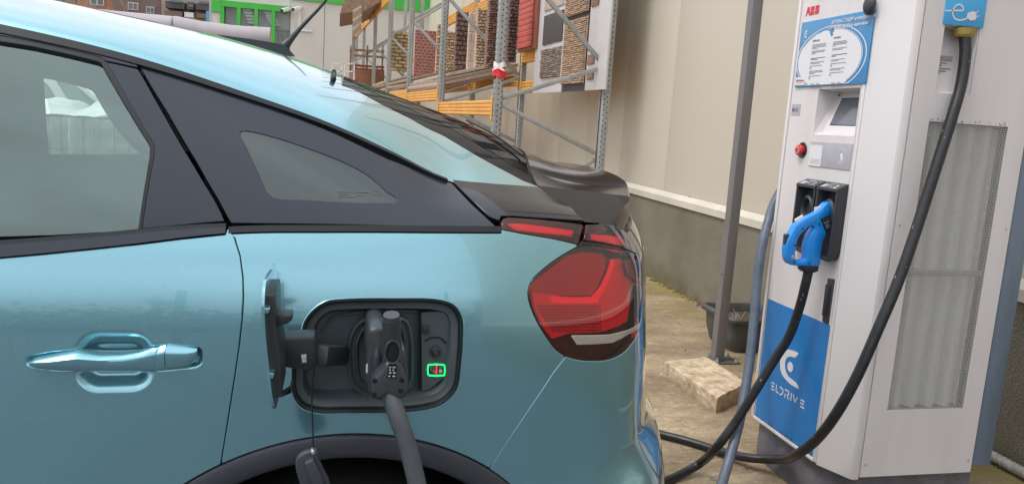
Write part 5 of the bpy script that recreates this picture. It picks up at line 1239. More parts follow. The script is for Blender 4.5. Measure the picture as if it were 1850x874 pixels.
stroke([(265,497),(283,506)]);stroke([(264,511),(280,519)]);stroke([(264,526),(281,536)])
# small scuffs along the lower film edge
bm=bmesh.new()
for i in range(16):
    u=-2.69+.39*random.random()**1.0; s=random.uniform(.002,.007); bm_box(bm,(XF-.0026,-u,.190+random.uniform(-.005,.004)),(.0004,s,random.uniform(.002,.005)),Matrix.Rotation(random.random(),3,'X'))
o=bm_obj('film_scuffs',bm,MT['printblack'],cs); o['kind']='stuff'
# --- blue connector hanging in holster 2, with its cable
GY=2.352
dg=thing('charging_connector','blue CCS plug parked in the second holster with black cable dropping leftwards','charging cable',(1.62,GY,.95))
G=lambda L:[(float(fY(1400+x/4.6,310+y/4.6,GY)[0]),float(fY(1400+x/4.6,310+y/4.6,GY)[2])) for x,y in L]
fg=((0,GY,0),(1,0,0),(0,0,1),(0,-1,0))
outer_g=[(545,318),(530,275),(500,256),(460,248),(420,252),(398,268),(375,292),(350,318),(320,340),(255,372),(200,408),(158,436),(140,470),(112,520),(88,570),(74,640),(76,715),(90,750),(120,770),(180,778),(270,780),(352,776),(360,700),(372,600),(392,540),(408,516),(400,490),(362,392),(440,362),(548,334)]
hole_g=[(238,478),(275,446),(306,462),(268,520),(244,600),(236,650),(232,726),(158,724),(150,680),(162,590),(186,530)]
def solid_hole(name,O,H,d,m,parent,frame,bev=.004):
    O=np.array(O);H=np.array(H)
    if area(O)<0:O=O[::-1]
    if area(H)<0:H=H[::-1]
    n=len(O);k=len(H)
    bm=bmesh.new(); o_,e1,e2,e3=[np.array(a,float) for a in frame]
    rings=[]
    for dd,ins in ((-d,bev*1.0),(-d+bev*.3,bev*.3),(-d+bev,0),(d-bev,0),(d-bev*.3,bev*.3),(d,bev)):
        Oi=offpoly(O,ins); Hi=offpoly(H,-ins); rings.append(([bm.verts.new(o_+e1*p[0]+e2*p[1]+e3*dd) for p in Oi],[bm.verts.new(o_+e1*p[0]+e2*p[1]+e3*dd) for p in Hi],Oi,Hi))
    for a,b in zip(rings[:-1],rings[1:]):
        for i in range(n): bm.faces.new((a[0][i],a[0][(i+1)%n],b[0][(i+1)%n],b[0][i]))
        for i in range(k): bm.faces.new((a[1][i],a[1][(i+1)%k],b[1][(i+1)%k],b[1][i]))
    for r in (rings[0],rings[-1]):
        allp=np.vstack([r[2],r[3]]); E=[(i,(i+1)%n) for i in range(n)]+[(n+i,n+(i+1)%k) for i in range(k)]
        vv,ee,ff,ov,*_=delaunay_2d_cdt([Vector(p) for p in allp],E,[],0,1e-9); vv=np.array([(a.x,a.y) for a in vv]); vs_=r[0]+r[1]
        for f in ff:
            c=vv[list(f)].mean(0)[None]
            if inside(c,r[2])[0] and not inside(c,r[3])[0]:
                try: bm.faces.new([vs_[i] for i in f])
                except Exception: pass
    bmesh.ops.recalc_face_normals(bm,faces=bm.faces); return bm_obj(name,bm,m,parent,32)
gb=solid_hole('plug_body',G(smoothpx(outer_g,2,corners=(20,26,22,27))),G(smoothpx(hole_g,3)),.0175,MT['blueplug'],dg,fg,.006)
prism('plug_side_plate',G([(366,394),(440,364),(546,336),(470,470),(408,506)]),0,-.012,.019,MT['holster'],gb,frame=fg)
prism('plug_nose',G([(470,300),(600,300),(600,520),(480,520),(410,520),(470,400)]),0,-.026,.020,MT['holster'],gb,bev=.004,frame=fg)
bm=bmesh.new()
for i,(a,b) in enumerate((((390,436),(470,398)),((392,446),(468,410)),((394,456),(450,430)),((396,466),(446,444)))):
    P=G([a,b]); bar_bm(bm,(P[0][0],GY-.0195,P[0][1]),(P[1][0],GY-.0195,P[1][1]),.0006,.0014,(0,1,0))
P=G([(378,424),(500,366)]); bar_bm(bm,(P[0][0],GY-.0195,P[0][1]),(P[1][0],GY-.0195,P[1][1]),.0006,.003,(0,1,0))
bm_obj('plug_print',bm,MT['labelgrey'],gb)
bm=bmesh.new()
for c_ in ((344,432),(208,470),(140,604),(138,744),(262,756)):
    p=G([c_])[0]; n=14; A1=[bm.verts.new((p[0]+.0042*math.cos(2*math.pi*j/n),GY-.0179,p[1]+.0042*math.sin(2*math.pi*j/n))) for j in range(n)]; bm.faces.new(A1)
bm_obj('screw_recess',bm,mat('plug_recess_dark_blue',(.004,.05,.2),.6),gb)
p=G([(128,704)])[0]; bm=bmesh.new(); lathe([(.0001,-.003),(.007,-.003),(.008,0)],16,(p[0],GY-.0175,p[1]),bm); bmesh.ops.recalc_face_normals(bm,faces=bm.faces); bm_obj('plug_screw',bm,MT['galv'],gb,40)
for (a,b,w_) in (((330,335),(395,322),.016),((175,432),(240,392),.012),):
    P=G([a,b]); bar('plug_label',(P[0][0],GY,P[0][1]+.001),(P[1][0],GY,P[1][1]+.001),.030,.006,MT['signwhite'],gb,up=(0,1,0),bev=.001)
prism('release_latch',G([(74,600),(80,525),(92,516),(108,518),(96,600)]),0,-.008,.008,MT['holster'],gb,bev=.001,frame=fg)
P=G([(208,782),(342,780),(332,820),(300,832),(235,832),(214,815)]); prism('cable_boot',P,0,-.020,.020,MT['rubber'],gb,bev=.004,frame=fg)
s0=np.array(fY(1462,482,GY)); 
cab=[s0,fY(1456,510,GY-.0),fY(1443,560,2.37),fY(1424,610,2.39),fY(1400,648,2.41),fY(1368,700,2.42),fY(1330,760,2.43),fY(1294,808,2.44)]
gnd=[tuple(hit(1262,838,2,.045)),tuple(hit(1228,857,2,.019)),tuple(hit(1190,872,2,.018))]
gnd+= [(.98,2.43,.018),(.80,2.30,.018),(.78,2.08,.018),(1.0,1.92,.018),(1.4,1.93,.018),(1.8,2.02,.018),(2.0,2.16,.05)]
tube('cable',[tuple(p) for p in cab]+gnd,.0165,MT['cable'],dg,n=16,sub=12)
# --- cable from the side gland down, behind the car and up to its inlet
vc=thing('vehicle_cable','thick black charging cable from the cabinet side down over concrete to the plugged grey connector','charging cable',(1.95,2.16,1.65))
pts=[(GL[0],GL[1],GL[2]+.01),fY(1744,95,2.148),fY(1737,150,2.135),fY(1722,205,2.118),fY(1700,275,2.105),fY(1676,350,2.095),fY(1652,425,2.085),fY(1622,510,2.075),fY(1588,590,2.07),fY(1548,680,2.075),fY(1512,745,2.10),fY(1478,790,2.16),fY(1440,820,2.26)]
g2=[tuple(hit(x,y,2,z)) for x,y,z in [(1400,829,.075),(1350,826,.045),(1300,814,.022),(1245,797,.018),(1190,783,.018)]]
g2+=[(1.20,3.05,.018),(.9,3.25,.018),(.3,3.30,.018),(-.3,3.2,.018),(-.9,2.9,.018),(-1.1,2.3,.018),(-.8,1.7,.018),(-.35,1.22,.018),(-.1,1.03,.02),(.06,.97,.08)]
g3=[fY(800,1010,1.02),fY(772,935,1.025),fY(757,885,1.03),fY(735,800,1.035),fY(716,745,1.04),fY(706,712,1.05),fY(703,690,1.06)]
tube('cable',[tuple(p) for p in pts+g2],.0175,MT['cable'],vc,n=16,sub=10)
tube('cable',[g2[-1]]+[tuple(p) for p in g3],.013,MT['plugcable'],vc,n=20,sub=10,radii=[.013]*8)
# connector in the car
bm=bmesh.new(); 
pb=thing
def cyl_bm(bm,a,b,r,n=20,cap=True): 
    tube('x',[a,b],r,None,bm=bm,n=n,smoothpath=False)
Yg=1.04
def gp(x,y,Y): p=hit(x,y,1,Y); return (p[0],p[2])
def gprism(name,px,Y,y0,y1,m,bev=.003,n=2,parent=None,corners=()):
    P=[gp(x,y,Y) for x,y in smoothpx(px,n,corners=corners)] if n>1 else [gp(x,y,Y) for x,y in px]
    return prism(name,P,0,y0,y1,m,parent or vc,bev=bev,frame=((0,0,0),(1,0,0),(0,0,1),(0,1,0)))
main=gprism('connector_body',[(664,600),(668,590),(680,586),(694,590),(700,620),(730,625),(734,655),(736,700),(728,714),(700,719),(672,713),(664,695),(662,650)],1.085,1.070,1.20,MT['plugbody'],.006)
# side tube
bm=bmesh.new(); a=hit(682,625,1,1.072); b=hit(677,704,1,1.072); tube('x',[a,(np.array(a)+b)/2,b],.0125,None,bm=bm,n=20,smoothpath=True,radii=[.002,.0075,.0092,.0095,.0095,.0095]); bm_obj('connector_side',bm,MT['portdark'],main,50)
# grip: ribbed barrel towards the viewer
bm=bmesh.new(); a=np.array(hit(707,568,1,1.035)); b=np.array(hit(709,655,1,1.055)); tube('x',[a,a+(b-a)*.15,a+(b-a)*.5,b],.0135,None,bm=bm,n=24,radii=[.0112,.0128,.0132,.0142]); grip=bm_obj('connector_grip',bm,MT['plugbody'],main,50)
bm=bmesh.new()
for k in range(8):
    c=a+(b-a)*(.10+.075*k); ax=(b-a)/np.linalg.norm(b-a); tube('x',[c-ax*.0006,c+ax*.0006],.0131+.00006*k,None,bm=bm,n=24,smoothpath=False)
o=bm_obj('grip_ribs',bm,MT['portdark'],main,50); o['kind']='stuff'
# finger opening: a dark scooped oval with a light lip
ov=gprism('grip_opening',[(709,622),(716,626),(722,638),(721,650),(709,655),(699,650),(698,638),(702,626)],1.03,1.028,1.040,MT['seal'],.002,3,main)
V=[];c=gp(709.5,639,1.026); n=28
for rx,rz,y in ((.0118,.0158,1.031),(.0110,.0148,1.0265),(.0092,.0130,1.0270),(.0085,.0122,1.033)):
    for j in range(n): t=2*math.pi*j/n; V.append((c[0]+rx*math.cos(t),y,c[1]+rz*math.sin(t)+(.004*abs(math.sin(t)) if math.sin(t)>0 else 0)))
pymesh('grip_lip',V,[(i*n+j,i*n+(j+1)%n,(i+1)*n+(j+1)%n,(i+1)*n+j) for i in range(3) for j in range(n)],MT['plugbody'],main,smooth=True,auto=60)
gprism('connector_block',[(672,684),(690,664),(697,652),(722,652),(730,672),(736,700),(728,713),(716,716),(700,708),(688,716),(672,712)],1.045,1.036,1.09,MT['plugbody'],.005,2,main)
gprism('rating_plate',[(702,658),(717,658),(716,683),(700,683)],1.034,1.0345,1.037,MT['seal'],.0004,1,main)
bm=bmesh.new()
for x0,x1,y in ((703,707,662),(709,715,662),(703,706,667),(709,712,667),(703,707,672),(710,715,672),(702,705,678),(709,714,678)):
    A2=gp(x0,y,1.034);B2=gp(x1,y+2.2,1.034); bm_box(bm,((A2[0]+B2[0])/2,1.0342,(A2[1]+B2[1])/2),(abs(B2[0]-A2[0]),.0004,abs(A2[1]-B2[1])))
bm_obj('rating_print',bm,MT['icon'],main)
bm=bmesh.new()
for x,y in ((677,688),(726,687),(676,713),(724,706)):
    p=gp(x,y,1.035); n=14; bm.faces.new([bm.verts.new((p[0]+.0036*math.cos(2*math.pi*j/n),1.0352,p[1]+.0036*math.sin(2*math.pi*j/n))) for j in range(n)])
bm_obj('screw_recess',bm,MT['seal'],main)
flat('connector_label',[np.array(hit(x,y,1,1.062)) for x,y in [(661,658),(664.5,656),(664.5,672),(661,674)]],MT['icon'],main)
# --- blue-grey hose in front
hz=thing('conduit_hose','blue-grey flexible hose hanging from behind the cabinet down to the concrete','hose',(1.45,2.6,.5))
hp_=[(1.86,2.80,1.25),hit(1402,360,1,2.80),hit(1388,400,1,2.74),hit(1376,450,1,2.70),hit(1368,510,1,2.67),hit(1363,570,1,2.63),hit(1356,640,1,2.58),hit(1347,700,1,2.53),hit(1336,760,1,2.47),hit(1320,820,1,2.40),hit(1304,874,1,2.33),(1.30,2.24,.03),(1.20,2.10,.018),(1.0,2.0,.018),(.7,1.95,.018)]
tube('hose',[tuple(p) for p in hp_],.0165,MT['hose'],hz,n=16,sub=10,radii=[.0185]*15)

# worn white print and scuffs on the cables
def flecks(parent,path,r,n,seed):
    rnd=random.Random(seed); P=catmull([tuple(p) for p in path],12); bm=bmesh.new()
    for _ in range(n):
        i=rnd.randrange(2,len(P)-3); p=P[i]; t=P[i+1]-P[i]; t/=np.linalg.norm(t); d=C-p; d-=t*(t@d); d/=np.linalg.norm(d); s=np.cross(t,d); a=rnd.uniform(-.9,.9); nn=d*math.cos(a)+s*math.sin(a); q=p+nn*(r+.0004); w_=np.cross(t,nn); L_=rnd.uniform(.003,.012); h_=rnd.uniform(.0005,.0012)
        bm.faces.new([bm.verts.new(q+t*x*L_+w_*y*h_) for x,y in ((-.5,-1),(.5,-1),(.5,1),(-.5,1))])
    o=bm_obj('cable_print',bm,MT['textfaint'],parent); o['kind']='stuff'
flecks(dg,cab,.0165,4,1); flecks(vc,pts,.0175,7,2)
# soot specks and drips along the top of the grille, screws on the doors
bm=bmesh.new(); rnd=random.Random(4)
for _ in range(34):
    x=gx0+(gx1-gx0)*rnd.random(); bm_box(bm,(x,YS-.0006,gz1+.004+abs(rnd.gauss(0,.004))),(rnd.uniform(.001,.004),.0004,rnd.uniform(.001,.006)))
o=bm_obj('soot_specks',bm,MT['textgrey'],cs); o['kind']='stuff'
bm=bmesh.new()
for x,z in ((1.80,1.86),(2.22,1.86),(1.80,.22),(2.22,.22),(1.80,1.05),(2.22,1.05)):
    n=10; bm.faces.new([bm.verts.new((x+.004*math.cos(2*math.pi*j/n),YS-.0008,z+.004*math.sin(2*math.pi*j/n))) for j in range(n)])
bm_obj('door_screw',bm,MT['galv'],cs)
# ================================================================== GROUND AND WALL
XW=2.806
g=pymesh('ground',[(-90,-60,0),(90,-60,0),(90,160,0),(-90,160,0)],[(0,1,2,3)],MT['ground']); g['kind']='structure'
wall=thing('warehouse_wall','cream panelled warehouse wall on a rough concrete base with pale ledge','wall',(XW,10,0))
YA,YB=-4.,30.
box('concrete_base',(XW,YA,-.3),(XW+.35,YB,.71),MT['pebble'],wall,bev=0)
# ledge flashing profile
prof=[(XW-.018,.700),(XW-.018,.752),(XW+.030,.790),(XW+.034,.700)]
prism('ledge_flashing',prof,0,YA,YB,MT['cream_l'] if 'cream_l' in MT else mat('pale_flashing',(.62,.57,.49),.45,var=.12,vscale=3,col2=(.52,.48,.41)),wall,frame=((0,0,0),(1,0,0),(0,0,1),(0,1,0)))
first=None; step=1.15; y=YA
while y<YB-.1:
    if first is None: first=box('wall_panel',(XW+.034,YA+.001,.78),(XW+.09,YA+step-.001,7.2),MT['panel'],wall,bev=.001)
    else: dup(first,loc=(0,y-YA,0))
    y+=step
box('panel_backing',(XW+.07,YA,.72),(XW+.3,YB,7.1),MT['seal'],wall,bev=0)
# rivets along the ledge
bm=bmesh.new()
for px,py in ((1158.5,334.5),(1246,355)):
    p=hit(px,py,0,XW+.032); bmesh.ops.create_icosphere(bm,subdivisions=1,radius=.010,matrix=Matrix.Translation(Vector((XW+.032,p[1],p[2]))))
bm_obj('ledge_rivet',bm,MT['galv'],wall)
# moss and grit heaped along the foot of the wall
bm=bmesh.new()
for i in range(420):
    yy=random.uniform(2.2,9.5); s=random.uniform(.006,.022)*(1 if random.random()<.9 else 1.7)
    r=bmesh.ops.create_icosphere(bm,subdivisions=1,radius=s,matrix=Matrix.Translation((XW-random.random()**2*.06,yy,s*.15)))
    for v in r['verts']: v.co+=Vector((random.uniform(-1,1),random.uniform(-1,1),random.uniform(-1,1)))*s*.35; v.co.z=max(v.co.z*.6,-.002)
o=bm_obj('moss',bm,mat('moss_and_grit',(.17,.15,.035),.95,var=.6,vscale=30,col2=(.10,.075,.03),bump=.5,bscale=80)); tag(o,'yellow green moss and grit lining the foot of the wall','moss',kind='stuff')
# ---- post
pt=thing('steel_post','square taupe steel post on a bolted base plate by the planter','post',(2.26,3.95,0))
pb=fX; pcx,pcy=2.206,3.96
box('post_tube',(pcx-.031,pcy-.031,.008),(pcx+.031,pcy+.031,5.5),MT['post'],pt,bev=.006)
box('base_plate',(pcx-.045,pcy-.07,.0),(pcx+.115,pcy+.07,.008),MT['planter'],pt,bev=.002)
for sx in (-1,1):
    for sy in (-1,1):
        bm=bmesh.new(); bmesh.ops.create_cone(bm,cap_ends=True,segments=6,radius1=.013,radius2=.012,depth=.012,matrix=Matrix.Translation((pcx+.035+sx*.062,pcy+sy*.052,.014))); bmesh.ops.create_cone(bm,cap_ends=True,segments=10,radius1=.006,radius2=.005,depth=.02,matrix=Matrix.Translation((pcx+.035+sx*.062,pcy+sy*.052,.024))); bm_obj('bolt',bm,MT['galv'],pt)
bm=bmesh.new()
for d in (-.008,.010):
    bmesh.ops.create_icosphere(bm,subdivisions=1,radius=.003,matrix=Matrix.Translation((pcx-.0315,pcy-.01+d,.52)))
bm_obj('rivet_hole',bm,MT['hole'],pt)
# ---- planter
pl=thing('planter','dark grey rectangular plastic planter with soil beside the steel post','planter',(2.6,4.3,0))
px0,px1,py0,py1=2.34,2.77,4.06,4.50
def rrect(x0,y0,x1,y1,r,n=5):
    P=[]
    for cx_,cy_,a0 in ((x1-r,y1-r,0),(x0+r,y1-r,90),(x0+r,y0+r,180),(x1-r,y0+r,270)):
        for k in range(n+1): a=math.radians(a0+90*k/n); P.append((cx_+r*math.cos(a),cy_+r*math.sin(a)))
    return P
def loftz(name,rings,m,parent,cap=True,smooth=35):
    V=[];n=len(rings[0][0])
    for P,z in rings: V+=[(p[0],p[1],z) for p in P]
    Fc=[(i*n+j,i*n+(j+1)%n,(i+1)*n+(j+1)%n,(i+1)*n+j) for i in range(len(rings)-1) for j in range(n)]
    if cap: Fc.append(tuple((len(rings)-1)*n+j for j in range(n)))
    bm=bmesh.new(); vv=[bm.verts.new(v) for v in V]
    for f in Fc: bm.faces.new([vv[i] for i in f])
    bmesh.ops.recalc_face_normals(bm,faces=bm.faces); return bm_obj(name,bm,m,parent,smooth)
R_=lambda d,z: (rrect(px0+d,py0+d,px1-d,py1-d,.05),z)
loftz('planter_body',[R_(.055,.0),R_(.045,.02),R_(.026,.10),R_(.020,.185),R_(.0,.190),R_(-.006,.200),R_(-.006,.215),R_(.002,.224),R_(.016,.224),R_(.022,.214),R_(.026,.16)],MT['planter'],pl)
loftz('soil',[R_(.028,.165),R_(.05,.172),R_(.12,.165)],MT['soil'],pl)
bm=bmesh.new()
for a,b in (((2.42,4.20,.172),(2.56,4.16,.180)),((2.50,4.14,.174),(2.68,4.18,.176))): bar_bm(bm,a,b,.05,.006,bev=.001)
o=bm_obj('paper_scrap',bm,MT['cream']); tag(o,'pale scraps of cardboard lying on the planter soil','scrap')
bm=bmesh.new()
for i in range(9):
    a=np.array((2.44+random.uniform(-.03,.03),4.22+random.uniform(-.03,.03),.165)); b=a+np.array((random.uniform(-.06,.06),random.uniform(-.04,.04),random.uniform(.03,.075))); tube('x',[a,(a+b)/2+np.array([.01,0,.01]),b],.0016,None,bm=bm,n=5,sub=4)
o=bm_obj('dry_stalks',bm,MT['twig'],pl); o['kind']='stuff'
# ---- concrete slab
c_=[hit(1198,650,2,.085),hit(1283,642,2,.085),hit(1342,682,2,.085),hit(1300,720,2,.085)]
top=[np.array(hit(1199,651,2,.085)),np.array(hit(1278,643,2,.085)),np.array(hit(1350,690,2,.085)),np.array(hit(1296,716,2,.085))]
bm=bmesh.new(); NX,NY,NZ=44,26,7; import itertools
def slabpt(s,t,k):
    p=(top[0]*(1-s)+top[3]*s)*(1-t)+(top[1]*(1-s)+top[2]*s)*t; p=p.copy(); p[2]=-.004+.089*k; return p
cen_=sum(top)/4
from mathutils import noise as MN
grid={}
def gv(i,j,k):
    if (i,j,k) in grid: return grid[(i,j,k)]
    p=slabpt(i/NX,j/NY,k/NZ); q=Vector(p)
    # rounded, chipped arrises
    e=min(i,NX-i)/NX*.55; f=min(j,NY-j)/NY*.28; h_=(NZ-k)/NZ*.085
    cx_=max(0,.018-e)+max(0,.018-f); 
    if h_<.018 and (e<.018 or f<.018): q.z-= .0045*(1-min(e,f)/.018)*(1+1.4*MN.noise(q*22))
    q+=Vector((MN.noise(q*30),MN.noise(q*30+Vector((5,0,0))),MN.noise(q*26+Vector((0,7,0)))*.8))*.0030
    q+=Vector((MN.noise(q*110),MN.noise(q*110+Vector((5,0,0))),MN.noise(q*110+Vector((0,7,0)))))*.0012
    grid[(i,j,k)]=bm.verts.new(q); return grid[(i,j,k)]
for i in range(NX):
    for j in range(NY): bm.faces.new((gv(i,j,NZ),gv(i+1,j,NZ),gv(i+1,j+1,NZ),gv(i,j+1,NZ)))
for k in range(NZ):
    for i in range(NX):
        bm.faces.new((gv(i,0,k),gv(i+1,0,k),gv(i+1,0,k+1),gv(i,0,k+1))); bm.faces.new((gv(i,NY,k+1),gv(i+1,NY,k+1),gv(i+1,NY,k),gv(i,NY,k)))
    for j in range(NY):
        bm.faces.new((gv(0,j,k+1),gv(0,j+1,k+1),gv(0,j+1,k),gv(0,j,k))); bm.faces.new((gv(NX,j,k),gv(NX,j+1,k),gv(NX,j+1,k+1),gv(NX,j,k+1)))
bmesh.ops.recalc_face_normals(bm,faces=bm.faces); o=bm_obj('concrete_slab',bm,MT['kerb'],None,50); tag(o,'weathered buff concrete slab with chipped edges lying on the ground','slab')
# corrugated conduit at the foot of the wall
bm=bmesh.new(); pts=catmull([(XW-.028,3.0,.030),(XW-.045,2.55,.030),(XW-.050,2.2,.030),(XW-.06,1.7,.030),(XW-.03,1.2,.03)],60); k=len(pts); tube('x',pts,.022,None,bm=bm,n=14,smoothpath=False,radii=[.0235 if i%4<2 else .0195 for i in range(k)]); 
o=bm_obj('corrugated_conduit',bm,mat('pale_grey_conduit',(.46,.45,.40),.5,var=.3,vscale=20),None,40); tag(o,'pale grey corrugated pipe along the wall foot right of cabinet','pipe')
# leaves and crumbs
bm=bmesh.new()
for i in range(90):
    p=Vector((random.uniform(.8,2.7),random.uniform(2.4,6.5),.002)); s=random.uniform(.002,.007); bm_box(bm,p,(s*1.6,s,s*.5),Matrix.Rotation(random.random()*6,3,'Z'))
o=bm_obj('ground_grit',bm,mat('dark_crumbs',(.10,.07,.045),.95)); tag(o,'dark crumbs and grit scattered on the concrete','grit',kind='stuff')
# ================================================================== RACKING
TH=math.radians(3.3); D1=np.array([-math.sin(TH),math.cos(TH),0.]); D2=np.array([math.cos(TH),math.sin(TH),0.]); Zv=np.array([0,0,1.])
O0=np.array([1.443,7.1,0.])
def RK(a,b,z): return O0+D1*a+D2*b+Zv*z       # a along the aisle, b towards the wall
BAY=2.84; DEP=1.06
rk=thing('pallet_racking','tall galvanised pallet racking with orange beams running along the warehouse wall','racking',tuple(RK(0,0,0)))
def rkl(v): v=np.array(v)-O0; return v@D1,v@D2,v[2]
def upright_bm(bm,a,b,flip):
    """omega section with rows of punched slots"""
    w_,d=.098,.075
    prof=[(-w_/2,-d/2),(w_/2,-d/2),(w_/2,d*.30),(w_/2-.016,d/2),(w_/2-.034,d/2),(w_/2-.034,d/2-.004),(w_/2-.018,d/2-.004),(w_/2-.004,d*.28),(w_/2-.004,-d/2+.004),(-w_/2+.004,-d/2+.004),(-w_/2+.004,d*.28),(-w_/2+.018,d/2-.004),(-w_/2+.034,d/2-.004),(-w_/2+.034,d/2),(-w_/2+.016,d/2),(-w_/2,d*.30)]
    A=[bm.verts.new(RK(a+p[0],b+p[1]*flip,0)) for p in prof]; B=[bm.verts.new(RK(a+p[0],b+p[1]*flip,6.0)) for p in prof]; n=len(prof)
    for i in range(n): bm.faces.new((A[i],A[(i+1)%n],B[(i+1)%n],B[i]))
    bm.faces.new(B); bmesh.ops.recalc_face_normals(bm,faces=bm.faces)
up0={}
for fl in (1,-1):
    bm=bmesh.new(); upright_bm(bm,0,0 if fl==1 else DEP,fl); up0[fl]=bm_obj('upright',bm,MT['galv'],rk)
def holes_bm(bm,b,fl):
    z=.1
    while z<4.2:
        # face to the camera (negative a) with two holes, aisle face with slots
        for (da,db,nx_,r) in ((-.0498,-.012*fl,0,.0065),(-.0498,.020*fl,0,.0065)):
            if nx_==0:
                c=RK(da,b+db,z+(.025 if db*fl>0 else 0)); n=8; bm.faces.new([bm.verts.new(c+D2*r*math.cos(2*math.pi*j/n)+Zv*r*1.2*math.sin(2*math.pi*j/n)) for j in range(n)])
        if fl==1:
            for da in (-.028,.028):
                c=RK(da,b-.0385,z); bm.faces.new([bm.verts.new(c+D1*u+Zv*v) for u,v in ((-.006,.014),(.006,.014),(.003,-.012),(-.003,-.012))])
        z+=.05
for fl in (1,-1):
    bm=bmesh.new(); holes_bm(bm,0 if fl==1 else DEP,fl); o=bm_obj('punched_holes',bm,MT['hole'],up0[fl]); o['kind']='stuff'
nF=8
def lvl(px,py,a): return None
for i in range(1,nF):
    for fl in (1,-1):
        u=dup(up0[fl],loc=tuple(D1*BAY*i)); 
        if i<4:
            for ch in up0[fl].children: dup(ch,parent=u,loc=(0,0,0))
# braces per frame: image of the first one gives the nodes
zb=[rkl(hitp(x,y,RK(0,0,0),D1))[2] for x,y in ((913,178),(1084,122),(914,190),(1070,276),(985,0),(1085,118))]
print('brace z',zb)
nodes_=[(.06,DEP-.06,.18,.72),(DEP-.06,.06,.80,zb[3]),]
br=[((.045,zb[2]),(DEP-.05,zb[3])),((.045,zb[0]),(DEP-.05,zb[1])),((.045,zb[1]+(zb[1]-zb[0])+.55),(DEP-.05,zb[1]+.04))]
br+= [((.045,br[2][0][1]+.06),(DEP-.05,br[2][0][1]+.70)),((DEP-.05,zb[3]-.06),(.045,zb[3]-.75))]
for (b0,z0),(b1,z1) in br:
    o=bar('brace',RK(0,b0,z0),RK(0,b1,z1),.042,.032,MT['galv'],rk,up=tuple(D1),bev=.004)
    for i in range(1,nF): dup(o,loc=tuple(D1*BAY*i))
# orange beams, ribbed
def beam(a0,b,z0,z1,name='beam',parent=rk):
    """box beam with rolled ribs on its aisle face"""
    h=z1-z0; P=[(-.022,z0),( -.022,z1)]; prof=[]
    n=4
    for k in range(n):
        f0=z0+h*k/n; f1=z0+h*(k+1)/n; prof+= [(-.020,f0+.003),(-.030,f0+.010),(-.030,f1-.010),(-.020,f1-.003)]
    prof=[(.025,z0)]+prof+[(.025,z1)]
    bm=bmesh.new(); A=[bm.verts.new(RK(a0+.052,b+p[0],p[1])) for p in prof]; B=[bm.verts.new(RK(a0+BAY-.052,b+p[0],p[1])) for p in prof]; n=len(prof)
    for i in range(n): bm.faces.new((A[i],A[(i+1)%n],B[(i+1)%n],B[i]))
    bm.faces.new(A); bm.faces.new(B); bmesh.ops.recalc_face_normals(bm,faces=bm.faces); o=bm_obj(name,bm,MT['orange'],parent)
    for s,aa in ((1,a0+.050),(-1,a0+BAY-.050)):
        bm=bmesh.new(); c=RK(aa,b-.034,(z0+z1)/2); bm_box(bm,c,(.006,.055,h*1.5),Matrix((D2,D1,Zv)).transposed(),.001); bm_obj('beam_connector',bm,MT['orange'],o)
    return o
def zat(px,py,b): 
    a,_,z=rkl(hitp(px,py,RK(0,b,0),D2)); return a,z
p1=zat(892,182,0);p2=zat(891,211.5,0);p3=zat(795,184,0);p4=zat(791.4,204.7,0);q1=zat(790.9,161.1,0);q2=zat(788.9,182.4,0);q3=zat(742,164.5,0)
print('beams',p1,p2,p3,p4,q1,q2,q3)
hz0=(p2[1]+p4[1])/2; hz1=(p1[1]+p3[1])/2; h1=hz1-hz0
beam(0,-.01,hz0,hz1)
beam(BAY,-.01,(q2[1])-.0,q2[1]+h1)
for i in range(2,nF-1): beam(BAY*i,-.01,q2[1]+.02*i,q2[1]+.02*i+h1)
# wall-side beams
r1=zat(935,149,DEP); r2=zat(935,169,DEP); print('rear beam',r1,r2,'cols',RK(0,DEP,0))
rz1=r1[1]; rz0=rz1-h1
for i in range(0,nF-1): beam(BAY*i,DEP,rz0+(.0 if i==0 else .1),rz1+(.0 if i==0 else .1))
u1=zat(945,92,DEP-.03); u2=zat(945,108,DEP-.03); beam(0,DEP,u1[1]-h1*1.05,u1[1]+.0); print('upper rear',u1,u2)
v1=zat(870,22,DEP); beam(BAY,DEP,v1[1]-.02,v1[1]-.02+h1*1.2)
beam(BAY*2,DEP,v1[1]+.05,v1[1]+.05+h1*1.2); 
s1=zat(675,27,0); s2=zat(700,-4,0); print('high beam',s1,s2)
for i in (3,4,5): beam(BAY*i,-.01,s1[1]-.1,s1[1]+.15)
# red and white tape on the first upright
tz=rkl(hitp(905,126,RK(0,0,0),D1))[2]; tp=thing('warning_tape','crumpled red and white warning tape tied round the nearest front upright','tape',tuple(RK(0,0,tz)))
for k,(z0,h_,m_) in enumerate(((.035,.05,'tapewhite'),(-.01,.045,'tapered'),(-.05,.05,'tapered'),(.0,.02,'tapewhite'))):
    bm=bmesh.new(); n=26; 
    for s_ in (0,1):
        for j in range(n):
            a=2*math.pi*j/n; r=.068+.004*k+.006*math.sin(5*a+k*2)+.004*math.sin(9*a); zz=tz+z0+(h_/2 if s_ else -h_/2)+.012*math.sin(3*a+k); bm.verts.new(RK(r*math.cos(a)*.95,r*math.sin(a)*.8,zz))
    bm.verts.ensure_lookup_table()
    for j in range(n): bm.faces.new((bm.verts[j],bm.verts[(j+1)%n],bm.verts[n+(j+1)%n],bm.verts[n+j]))
    bm_obj('tape_band',bm,MT[m_],tp,60)
